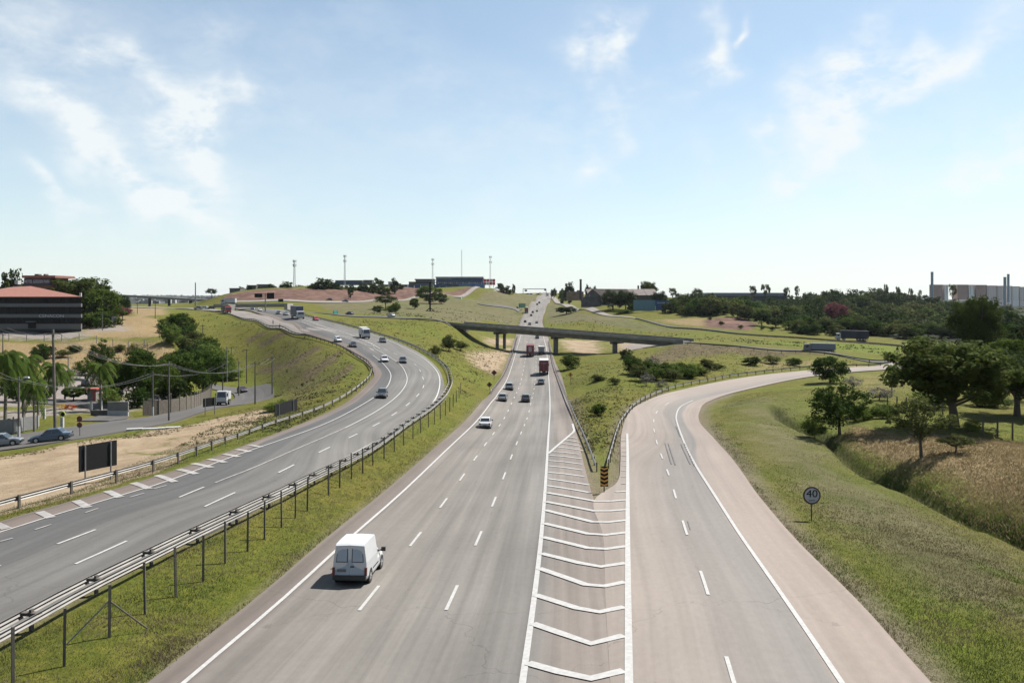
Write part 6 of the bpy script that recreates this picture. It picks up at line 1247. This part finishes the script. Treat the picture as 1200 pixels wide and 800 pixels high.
# blue plant on the crest
M_BLUEW = mat('dark_blue_cladding', (.025, .050, .115), rough=.6); M_BLUEL = mat('mid_blue_wall', (.06, .15, .30), rough=.7); M_REDH = mat('red_hoarding', (.45, .05, .07), rough=.6)
bp_, o = bld(540, 335, 790, 'long dark blue factory building with a pale roof edge on the crest', name='factory_building'); bx('wall', bp_, o, 511, 566, 325.6, 335, 790, 30, M_BLUEW); bx('roof_edge', bp_, o, 510.5, 566.5, 324.2, 325.7, 790, 31, M_WPAINT, 1)
for i in range(8): bx('window', bp_, o, 512+2.1*i, 513.4+2.1*i, 325.9, 327.4, 790, 1, M_GLASS, .4)
for i in range(22): bx('window', bp_, o, 513+2.4*i, 514.4+2.4*i, 330.6, 332.6, 790, 1, M_GLASS if i % 3 else M_WPAINT, .4)
b2, o = bld(497, 335, 800, 'flat grey roofed hut left of the blue factory'); bx('wall', b2, o, 487, 508, 328, 334, 800, 15, mat('hut_wall', (.12, .11, .11), rough=.8)); bx('roof', b2, o, 486, 509, 326.8, 328.1, 800, 17, M_BAND, 1)
b2, o = bld(470, 335, 800, 'small brown and white sheds at the left of the blue plant'); bx('wall', b2, o, 479, 487, 330, 334.5, 800, 12, M_BRICK); bx('wall', b2, o, 455, 470, 332, 334.5, 802, 10, M_WPAINT)
b2, o = bld(500, 337, 770, 'dark blue boundary wall running along the crest', 'wall', 'boundary_wall')
for i in range(12): bx('panel', b2, o, 448+7.5*i+.15, 455.5+7.5*i-.15, 333.3, 337.8, 775, .6, M_BLUEW)
for i in range(5): bx('panel', b2, o, 538+6*i+.15, 544+6*i-.15, 332.3, 337.5, 774, .6, M_BLUEL)
b2, o = bld(573, 334, 780, 'red and white hoarding at the end of the blue factory', 'hoarding', 'hoarding')
for j in range(2):
    for i in range(4): bx('panel', b2, o, 566.5+3.5*i, 569.8+3.5*i, 326.9+3.6*j, 330.3+3.6*j, 780, .5, M_REDH if (i+j) % 4 != 2 else M_WPAINT)
for i in range(3): bx('leg', b2, o, 568+5*i, 568.5+5*i, 334, 337, 780.5, .3, M_STEEL)
for x0, x1, yt, yb, Y_, m_, lb in [(269,281.5,337.5,342.5,540,M_BAND,'grey hut at the left end of the red bank crest'),(290,300,334,339,560,M_CONCD,'dark flat roofed block above the red bank'),(301,316,333,338,565,M_BAND,'long low grey block above the red bank'),(393,424,328.3,332,720,M_BLUEW,'long low blue roofed shed among the crest trees'),(426,436,328,332,720,M_BAND,'grey shed between crest trees'),(455,462,330,334,740,M_WPAINT,'white hut right of the crest trees'),(583,588,332,335,900,M_BLUEW,'small blue hut behind the hoarding')]:
    b2, o = bld((x0+x1)/2, yb, Y_, lb); bx('wall', b2, o, x0, x1, yt+.7, yb+2, Y_, 10, m_); bx('roof', b2, o, x0-.4, x1+.4, yt, yt+.75, Y_, 11, M_CONC, .5)
b2, o = bld(531, 352, 640, 'low pale green canopy on the mown field below the crest', 'shelter', 'shelter'); bx('roof', b2, o, 522, 540.5, 348.6, 350.2, 640, 8, mat('pale_green_sheet', (.25, .42, .34), rough=.6)); bx('wall', b2, o, 523, 540, 350.3, 353, 642, .5, M_BAND)
for i in range(4): bx('post', b2, o, 522.5+5.6*i, 522.9+5.6*i, 350.2, 353.5, 640.2, .3, M_STEEL)
# sheds right of the crest
M_OLDW = mat('old_plaster', (.085, .08, .08), rough=.95, var=.35, scale=.3); M_OLDR = mat('old_tile_roof', (.11, .088, .08), rough=.95, var=.3, scale=.4); M_BEIGE = mat('ruined_brick', (.20, .145, .10), rough=.95, var=.35, scale=.3)
b2, o = bld(694, 357, 560, 'old grey shed with a steep gable and long tiled roof', name='old_shed')
def P3(px, py, Y_): return Vector(W(px, py, Y_))-o
gA, gB, gT = P3(681, 352, 556), P3(706, 349, 560), P3(694, 338.5, 558); zb_ = zat(360, 556)-o.z
dd_ = Vector((26, 14, 0)); gB2, gT2, gA2 = gB+dd_, gT+dd_, gA+dd_
MB().add([gA, gB, gT, Vector((gA.x, gA.y, zb_)), Vector((gB.x, gB.y, zb_)), gA2, gB2, gT2, Vector((gA2.x, gA2.y, zb_)), Vector((gB2.x, gB2.y, zb_))], [(3, 4, 1, 2, 0), (4, 9, 6, 1), (9, 8, 5, 7, 6), (8, 3, 0, 5)]).build('wall', M_OLDW, b2)
e = Vector((.5, -.4, .12)); MB().add([gT+e*Vector((0, 1, 1)), gB+Vector((.8, -.5, -.4)), gB2+Vector((.8, 0, -.4)), gT2+Vector((0, 0, .15)), gA+Vector((-.8, -.5, -.4)), gA2+Vector((-.8, 0, -.4))], [(0, 1, 2, 3), (0, 3, 5, 4)]).build('roof', M_OLDR, b2)
bx('window', b2, o, 690, 691.5, 345, 347.5, 555.5, .4, M_GLASS); bx('lean_to', b2, o, 705, 718, 350, 360, 558, 8, M_WPAINT); bx('lean_to_roof', b2, o, 704.5, 719, 349, 350.1, 557, 10, M_OLDR); bx('doorway', b2, o, 706, 710, 354, 357, 557.9, .4, M_GLASS)
b2, o = bld(735, 350, 600, 'long low warehouse with a weathered brown roof behind the trees', name='warehouse')
bx('wall', b2, o, 690, 771, 345.5, 358, 602, 22, mat('mauve_wall', (.085, .075, .082), rough=.9, var=.2)); X0, X1 = (689-600)/F*600, (772-600)/F*600; z0_, z1_ = zat(345.8, 600), zat(338.6, 618)
for i in range(6):
    xa, xb = X0+(X1-X0)*i/6+.1, X0+(X1-X0)*(i+1)/6-.1; MB().add([Vector(v)-o for v in [(xa, 600, z0_), (xb, 600, z0_), (xb, 618, z1_), (xa, 618, z1_), (xa, 600, z0_-.3), (xb, 600, z0_-.3), (xb, 618, z1_-.3), (xa, 618, z1_-.3)]], [(0, 1, 2, 3), (7, 6, 5, 4), (0, 4, 5, 1), (1, 5, 6, 2), (2, 6, 7, 3), (3, 7, 4, 0)]).build('roof_section', M_OLDR, b2)
b2, o = bld(680.5, 345, 620, 'slim brick chimney stack beside the old shed', 'chimney', 'chimney_stack'); MB().tube((0, 0, -4), (0, 0, zat(327.8, 620)-o.z), 1.05, .8, 12).build('stack', mat('sooty_brick', (.06, .045, .04), rough=.95), b2); MB().tube((0, 0, zat(328.3, 620)-o.z), (0, 0, zat(327.2, 620)-o.z), 1.0, 1.0, 12).build('rim', M_CONCD, b2)
b2, o = bld(748, 340, 640, 'tiny dark flue behind the warehouse roof', 'chimney', 'chimney_stack'); MB().tube((0, 0, -4), (0, 0, zat(334.5, 640)-o.z), .7, .7, 8).build('stack', M_CONCD, b2)
b2, o = bld(673, 352, 640, 'ruined beige brick wall left of the old shed', 'wall', 'ruined_wall'); bx('wall', b2, o, 664, 684, 341.5, 352, 640, 1.2, M_BEIGE); bx('wall', b2, o, 676, 680, 340, 342, 640.1, 1.0, M_BEIGE)
b2, o = bld(755, 362, 486, 'light blue low wall beside the blue billboard', 'wall', 'boundary_wall')
for i in range(5): bx('panel', b2, o, 742.5+5.1*i, 747.4+5.1*i, 351.5, 364, 486, .6, mat('light_blue_paint', (.10, .19, .23), rough=.8))
b2, o = bld(779, 366, 484, 'large blue billboard with a line of faded white lettering', 'billboard', 'billboard'); bx('panel', b2, o, 768.3, 789.5, 352, 363.2, 484, .5, mat('billboard_blue', (.015, .06, .17), rough=.5))
for i in range(3): bx('leg', b2, o, 770.5+8*i, 770.9+8*i, 363, 368.5, 484.4, .3, M_STEEL)
mbt = MB(); rl = random.Random(4); xx = 770.3
while xx < 787.5:
    wl = rl.uniform(.35, .75); Xc = (xx+wl/2-600)/F*483.9; mbt.box((Xc-o.x, 483.85-o.y, zat(354.9, 484)-o.z), (wl/F*484, .12, .62)); xx += wl+rl.choice([.28, .28, .8])
mbt.build('faded_lettering', M_WLET, b2); bx('small_emblem', b2, o, 778.3, 780.3, 357.8, 359, 483.8, .2, M_WLET)
b2, o = bld(875, 352, 720, 'very long shed with a pale blue roof behind the wood', name='long_shed'); bx('wall', b2, o, 829, 922, 346.4, 356, 722, 30, mat('shed_wall_dark', (.07, .075, .08), rough=.8))
for i in range(10): bx('roof_section', b2, o, 828.5+9.4*i, 828.5+9.4*(i+1)-.12, 343, 346.6, 720, 32, mat('pale_blue_roof', (.17, .195, .225), rough=.5))
# apartment blocks and silos on the right horizon
M_PINK = mat('pinkish_render', (.74, .64, .60), rough=.9, var=.08); M_SALM = mat('salmon_render', (.46, .31, .26), rough=.9, var=.1); M_CREAM = mat('cream_render', (.84, .80, .76), rough=.9, var=.06)
ap_ = [(1094.5,1105,334,348,'salmon'),(1107,1112,334.2,348,'cream'),(1122,1134.5,334,347,'salmon'),(1135.5,1142.5,334.2,347,'cream'),(1144,1156.5,334.3,349,'salmon'),(1157,1168.5,335,352,'pink'),(1169,1177,335.3,354,'pink'),(1183,1186,335.5,354,'cream'),(1186.5,1195,336,355,'cream'),(1195.5,1206,336.6,355,'pink'),(1208,1222,336,354,'salmon')]
for i, (x0, x1, yt, yb, c_) in enumerate(ap_):
    b2, o = bld((x0+x1)/2, yb, 1080, '%s apartment block, number of place from the tall silo towards the right: %s' % (c_, ['first', 'second', 'third', 'fourth', 'fifth', 'sixth', 'seventh', 'eighth', 'ninth', 'tenth', 'eleventh'][i]), name='apartment_block')
    b2['label'] = '%s coloured apartment block, %s of the row counted from the lone silo' % (c_, ['first', 'second', 'third', 'fourth', 'fifth', 'sixth', 'seventh', 'eighth', 'ninth', 'tenth', 'eleventh'][i])
    wm = {'salmon': M_SALM, 'cream': M_CREAM, 'pink': M_PINK}[c_]; bx('wall', b2, o, x0, x1-.7, yt, yb+4, 1080, 12, wm); bx('roof', b2, o, x0-.15, x1+.15, yt-.5, yt+.05, 1080, 12.6, M_SALM if i % 2 else M_BAND, .3)
    nx_ = max(1, int((x1-x0)/2.6)); 
    wme = MB(); ww_ = .75/F*1080; wh = .9/F*1080; wme.box((0, 0, 0), (ww_, .5, wh)); wme = wme.mesh('window'); wme.materials.append(M_GLASS)
    for r_ in range(int((yb-yt-1)/2.6)):
        for cx_ in range(nx_):
            q = link('window', wme, None, b2); q.location = Vector(W(x0+(cx_+.5)*(x1-x0)/nx_, yt+1.8+2.6*r_, 1080))-o
M_SILO = mat('silo_concrete', (.26, .31, .345), rough=.8, var=.08)
for x, yt, yb, w_, Y_, lb in [(1092.3,319.3,348,2.9,1000,'tall pale silo standing alone left of the apartment blocks'),(1177.6,325.3,354,3.1,1000,'nearer silo of the pair among the apartment blocks'),(1181.6,321.8,350,2.7,1060,'farther taller silo of the pair among the apartment blocks')]:
    b2, o = bld(x, yb, Y_, lb, 'silo', 'silo'); r_ = w_/2/F*Y_; ht = zat(yt, Y_)-o.z; MB().tube((0, 0, -5), (0, 0, ht), r_, r_, 16).build('shaft', M_SILO, b2); MB().tube((0, 0, ht), (0, 0, ht+.8), r_*1.08, r_*1.08, 16).build('cap', M_CONC, b2)
# distant city, too small to tell house from house
cm_ = MB(); rc = random.Random(8)
for i in range(1500):
    Y_ = rc.uniform(1000, 4200); px = rc.uniform(60, 262); X_ = (px-600)/F*Y_; z_ = h(X_, Y_); s_ = rc.uniform(4, 9); cm_.box((X_, Y_, z_+s_*.25), (s_*1.2, s_, s_*.7+rc.choice([0, 0, 0, 6])), rc.random())
dc = cm_.build('distant_city', mat('distant_houses', (.16, .15, .15), rough=.9, col2=(.36, .36, .36), scale=.06)); tag(dc, 'hazy distant city of small pale houses under the far viaduct', 'city', kind='stuff')
# gatehouse bits at the junction
M_REDK = mat('kiosk_red', (.30, .06, .04), rough=.6)
g = G(110, 470); b2 = empty('kiosk', tuple(g), label='small red and grey kiosk in the car park', cat='kiosk'); MB().box((0, 0, 1.1), (1.6, 1.6, 2.3)).build('wall', M_CONC, b2); MB().box((0, 0, 2.35), (2.1, 2.1, .25)).build('roof', M_REDK, b2); MB().box((.5, -.82, 1.1), (.6, .06, 1.9)).build('door', M_REDK, b2)
g = G(138.5, 487); b2 = empty('gate_wall', tuple(g), label='grey and white gate wall with a low dark wall at the side street', cat='wall'); MB().box((0, 0, 1.5), (3.4, .3, 1.7)).build('upper_wall', M_CONC, b2); MB().box((0, -.02, .4), (3.4, .34, .9)).build('lower_wall', M_WPAINT, b2); MB().box((-3.1, 0, .45), (2.8, .3, .95)).build('low_wall', M_CONCD, b2)
for x, y, lb in [(107,483,'white gate post left of the tall palm trunk'),(118.5,482,'white gate post right of the tall palm trunk'),(52,492,'white gate post behind the tall leaning pole'),(11,506,'grey gate post with a white face at the left edge')]:
    g = G(x, y); b2 = empty('gate_post', tuple(g), label=lb, cat='post'); MB().box((0, 0, .9), (.32, .32, 1.9)).build('post', M_WPAINT, b2); MB().box((0, 0, 1.9), (.4, .4, .1)).build('cap', M_CONC, b2)
fb = G(72, 480)
for i, (dx, c_, lb) in enumerate([(0, (.45, .25, .03), 'orange flowering low bush at the gate island'), (1.6, (.35, .05, .02), 'red flowering low bush at the gate island')]):
    cm3, _c = crown_mesh('crown', 60+i, clumps=18, per=40, size=.05, clump_r=.2, z0=0, z1=1.); cm3.materials.append(leafmat('flower_%d' % i, c_, tuple(q*1.4 for q in c_))); b2 = empty('flower_bush', (fb.x+dx, fb.y, fb.z), label=lb, cat='bush'); b2.scale = (2, 1.6, 1.); link('crown', cm3, None, b2)
# two people walking along the top of the loop embankment
def person(loc, rz, label, shirt, hh=1.72, stride=.25):
    def skin(name, verts, edges, rad, m, par):
        me = bpy.data.meshes.new(name); me.from_pydata(verts, edges, []); ob = bpy.data.objects.new(name, me); COL.objects.link(ob)
        sk = ob.modifiers.new('s', 'SKIN'); 
        for i, r_ in enumerate(rad): me.skin_vertices[0].data[i].radius = (r_, r_)
        me.skin_vertices[0].data[0].use_root = True; su = ob.modifiers.new('u', 'SUBSURF'); su.levels = 1
        dg = bpy.context.evaluated_depsgraph_get(); new = bpy.data.meshes.new_from_object(ob.evaluated_get(dg)); new.name = name; bpy.data.objects.remove(ob); return link(name, new, m, par)
    root = empty('person', loc, rz, label, 'person'); s_ = stride
    V = [(0, 0, .92), (0, 0, 1.15), (0, 0, 1.38), (0, 0, 1.50), (0, .02, 1.62), (0, .02, 1.70), (.19, 0, 1.40), (.24, .10, 1.12), (.24, .22, .88), (-.19, 0, 1.40), (-.24, -.10, 1.12), (-.24, -.12, .86), (.10, 0, .86), (.11, s_*.6, .48), (.11, s_*.5, .08), (.11, s_*.5+.14, .04), (-.10, 0, .86), (-.11, -s_*.3, .48), (-.11, -s_, .10), (-.11, -s_+.13, .05)]
    E = [(0, 1), (1, 2), (2, 3), (3, 4), (4, 5), (2, 6), (6, 7), (7, 8), (2, 9), (9, 10), (10, 11), (0, 12), (12, 13), (13, 14), (14, 15), (0, 16), (16, 17), (17, 18), (18, 19)]
    rad = [.13, .12, .14, .055, .10, .085, .065, .045, .032, .065, .045, .032, .09, .06, .042, .03, .09, .06, .042, .03]
    skin('body', V, E, rad, mat('skin_brown', (.16, .09, .06), rough=.6), root)
    def sub(ids, k, nm, m_):
        mp_ = {a: i for i, a in enumerate(ids)}; skin(nm, [V[a] for a in ids], [(mp_[a], mp_[b]) for a, b in E if a in mp_ and b in mp_], [rad[a]*k for a in ids], m_, root)
    sub([1, 0, 2, 6, 7, 9, 10], 1.16, 'shirt', shirt); sub([0, 12, 13, 14, 16, 17, 18], 1.15, 'trousers', mat('dark_trousers', (.02, .022, .03), rough=.9)); 
    hr = MB(); hr.tube((0, 0, 1.68), (0, 0, 1.80), .105, .06, 10); hr.build('hair', M_BLACK, root, True); return root
g = G(320, 380.5, 200, 330); person(tuple(g), R(60), 'smaller dark figure walking behind on the loop embankment', mat('dark_shirt', (.03, .03, .035), rough=.9)); g = G(328, 385.5, 200, 330); person(tuple(g), R(60), 'dark clothed person walking along the loop embankment guard rail', mat('dark_shirt', (.03, .03, .035)))

# ------------------------------------------------------------------ grass and weeds (uncountable)
def scatter(polys, n, y0, y1, seed, avoid=True, power=0., s0=-1.0, s1=1.0):
    rng = np.random.default_rng(seed); u = rng.random(n)
    Y_ = np.exp(np.log(y0)+u*np.log(y1/y0)) if power == 0 else (y0**power+u*(y1**power-y0**power))**(1/power)
    X_ = rng.uniform(s0, s1, n)*.70*(Y_+4); k = np.zeros(n, bool)
    for p in polys: k |= inpoly(X_, Y_, p)
    X_, Y_ = X_[k], Y_[k]
    if avoid:
        bad = np.zeros(len(X_), bool)
        for P in ROADS:
            lo = P.min(0)-1; hi = P.max(0)+1; kk = np.where((X_ > lo[0]) & (X_ < hi[0]) & (Y_ > lo[1]) & (Y_ < hi[1]))[0]
            if len(kk): bad[kk] |= inpoly(X_[kk], Y_[kk], P) | (dline(X_[kk], Y_[kk], P, True) < .12)
        X_, Y_ = X_[~bad], Y_[~bad]
    return X_, Y_, rng
def gz(X_, Y_):
    q = (vnoise(X_, Y_, 7, 1)-.5)*.5+(vnoise(X_, Y_, 2.6, 2)-.5)*.28+(vnoise(X_, Y_, 1.1, 3)-.5)*.12
    return H(X_, Y_)+q*(.5+.5*np.clip((Y_-40)/100, 0, 1))*.8-.85*np.exp(-(dline(X_, Y_, crom([tuple(W(*p)[:2]) for p in DITCH], k=5))/.6)**2)
def blades(name, X_, Y_, rng, hgt, wid, per, m, label, spread=.10):
    n_ = len(X_); x = np.repeat(X_, per)+rng.normal(size=n_*per)*spread; y = np.repeat(Y_, per)+rng.normal(size=n_*per)*spread; z = np.repeat(gz(X_, Y_), per)-.04
    a = rng.random(n_*per)*6.283; hh = hgt*(.5+rng.random(n_*per)); w_ = wid*(.6+.8*rng.random(n_*per)); le = rng.normal(size=(n_*per, 2))*.45*hh[:, None]
    dx, dy = np.cos(a)*w_, np.sin(a)*w_
    V = np.stack([np.stack([x-dx, y-dy, z], -1), np.stack([x+dx, y+dy, z], -1), np.stack([x+le[:, 0], y+le[:, 1], z+hh], -1)], 1).reshape(-1, 3)
    o = link(name, npmesh(name, V, np.arange(len(V)).reshape(-1, 3)), m); return tag(o, label, 'grass', kind='stuff')
M_G4 = mat('bank_straw', (.20, .15, .070), rough=.85, col2=(.34, .26, .135), scale=.5, transl=.25); M_G1 = mat('grass_green', (.048, .072, .009), rough=.8, col2=(.105, .130, .020), scale=.7, transl=.3); M_G2 = mat('grass_straw', (.095, .078, .034), rough=.85, col2=(.17, .14, .068), scale=.7, transl=.25); M_G3 = mat('grass_bright', (.055, .095, .010), rough=.8, col2=(.11, .155, .018), scale=.7, transl=.3)
wp = lambda pts: np.array(gp(pts))
verge = wp([(-60,800),(-20,765),(0,758),(96,705),(200,652),(300,601),(430,533),(480,501),(525,467),(531,447),(560,430),(585,445),(574,465),(540,495),(505,527),(460,570),(380,645),(300,715),(185,805),(150,830)])
verge = np.concatenate([verge, np.array([(-9, 14), (-17, 16)])])
right = wp([(830,492),(860,462),(960,445),(1040,440),(1100,440),(1260,455),(1260,700),(1260,830),(1105,812),(1000,705),(925,628),(875,570),(845,530)])
gore = wp([(666,470),(680,498),(700,580),(712,587),(722,566),(727,542),(727,500),(740,478),(790,455),(740,440),(670,430)])
leftv = wp([(0,610),(100,582),(200,551),(300,516),(372,488),(432,447),(400,452),(300,478),(200,524),(100,570),(0,598)])
X_, Y_, rng = scatter([verge, right, gore, leftv], 360000, 22, 150, 3); pn = vnoise(X_, Y_, 3.1, 9)*.6+vnoise(X_, Y_, 1.2, 10)*.4
dry_w = np.clip((X_-16)/6, 0, 1)*np.clip(1-np.abs((vnoise(X_, Y_, 14, 4)-.5))*3, 0, 1); k = pn+dry_w*.25 < .56
blades('grass', X_[k], Y_[k], rng, .11, .014, 3, M_G1, 'short green grass on the verges beside the roads'); blades('dry_grass', X_[~k], Y_[~k], rng, .12, .014, 3, M_G2, 'dry straw coloured grass mixed into the verges')
bankz = wp([(1000,500),(1060,512),(1260,520),(1260,640),(1200,628),(1100,583),(1040,556),(980,515)]); X_, Y_, rng = scatter([bankz], 90000, 40, 110, 5, s0=.2, s1=1.1); blades('bank_grass', X_, Y_, rng, .20, .03, 3, M_G4, 'long dry brown grass covering the ditch bank', .2)
dz_ = wp([(905,480),(925,478),(960,500),(1050,552),(1260,650),(1260,675),(1180,632),(1090,592),(1030,562),(940,506)]); X_, Y_, rng = scatter([dz_], 60000, 38, 125, 6, s0=.2, s1=1.1); blades('ditch_weeds', X_, Y_, rng, .16, .035, 3, M_G3, 'bright green weeds lining the ditch', .2)
def weeds(name, polys, n, y0, y1, seed, size, m, label, per=5, s0=-1., s1=1., thr=.45):
    X_, Y_, rng = scatter(polys, n, y0, y1, seed, s0=s0, s1=s1, power=0.); k = vnoise(X_, Y_, 9, seed)*.5+vnoise(X_, Y_, 3, seed+1)*.5 > thr; X_, Y_ = X_[k], Y_[k]
    sz = size*(.5+1.*rng.random(len(X_))); c = np.stack([X_, Y_, gz(X_, Y_)+sz*.25], -1); V = leaves(rng, c, sz, per, size*.42, .6)
    return tag(link(name, npmesh(name, V, quads(V)), m), label, 'weeds', kind='stuff')
emb = wp([(205,372),(243,368),(300,380),(355,394),(403,413),(430,436),(405,460),(330,488),(335,465),(300,440),(262,410),(215,385)]); mound = wp([(380,379),(400,373),(470,377),(528,384),(560,404),(592,412),(575,440),(545,470),(530,442),(505,415),(470,398),(430,387)])
rsl = wp([(650,425),(700,420),(722,420),(800,404),(860,408),(1060,424),(1040,426),(950,430),(870,437),(790,452),(740,475),(725,505),(690,530),(672,480),(658,440)])
over = wp([(640,386),(645,376),(745,388),(860,396),(1060,410),(1060,418),(900,404),(800,397)]); over2 = wp([(410,368),(500,368),(600,374),(600,380),(540,377),(470,371)])
farm = wp([(500,352),(600,348),(608,366),(600,374),(500,366)])
weeds('embankment_weeds', [emb, mound, rsl, leftv], 52000, 85, 400, 21, .26, mat('weed_olive', (.045, .052, .011), rough=.85, col2=(.090, .088, .026), scale=.3, transl=.25), 'olive weeds and tussocks on the embankments')
weeds('dark_weeds', [emb, mound], 22000, 85, 400, 31, .42, mat('weed_dark', (.020, .026, .007), rough=.85, col2=(.042, .046, .014), scale=.3, transl=.2), 'darker weeds scattered over the embankments', thr=.56)
weeds('far_weeds', [over, over2, farm], 26000, 230, 520, 41, .55, mat('weed_dark', (0, 0, 0)), 'weedy strips behind the overpass', thr=.52)
weeds('yellow_weeds', [rsl, mound, gore, over, emb], 26000, 85, 400, 51, .38, mat('weed_yellow', (.10, .10, .018), rough=.85, col2=(.16, .145, .035), scale=.3, transl=.3), 'yellow green flowering weeds on the slopes', thr=.58)
frz = wp([(-60,540),(0,533),(65,523),(130,512),(200,499),(260,486),(320,470),(330,476),(270,492),(200,508),(130,519),(60,530),(-60,550)]); slz = wp([(-60,402),(200,402),(260,405),(290,430),(240,440),(150,430),(60,432),(-60,432)])
weeds('roadside_weeds', [frz, slz], 40000, 80, 260, 61, .2, M_G2, 'dry weeds on the frontage verge and the dry slope', thr=.42)

# ------------------------------------------------------------------ air
hzb = MB().box((0, 2900, 100), (9000, 6300, 0)).v and MB()
hzb.add([(x, y, z) for x in (-5600, 5600) for y in (-70, 6400) for z in (-14, 175)], [(0, 1, 3, 2), (4, 6, 7, 5), (0, 4, 5, 1), (2, 3, 7, 6), (1, 5, 7, 3), (0, 2, 6, 4)])
hm = bpy.data.materials.new('air'); hm.use_nodes = True; nt = hm.node_tree; nt.nodes.clear(); o_ = nt.nodes.new('ShaderNodeOutputMaterial'); pv = nt.nodes.new('ShaderNodeVolumePrincipled')
pv.inputs['Color'].default_value = (.80, .88, 1, 1); pv.inputs['Density'].default_value = .000022; pv.inputs['Anisotropy'].default_value = .2; nt.links.new(pv.outputs[0], o_.inputs['Volume'])
tag(hzb.build('haze', hm), 'thin pale blue haze filling the air', kind='stuff')
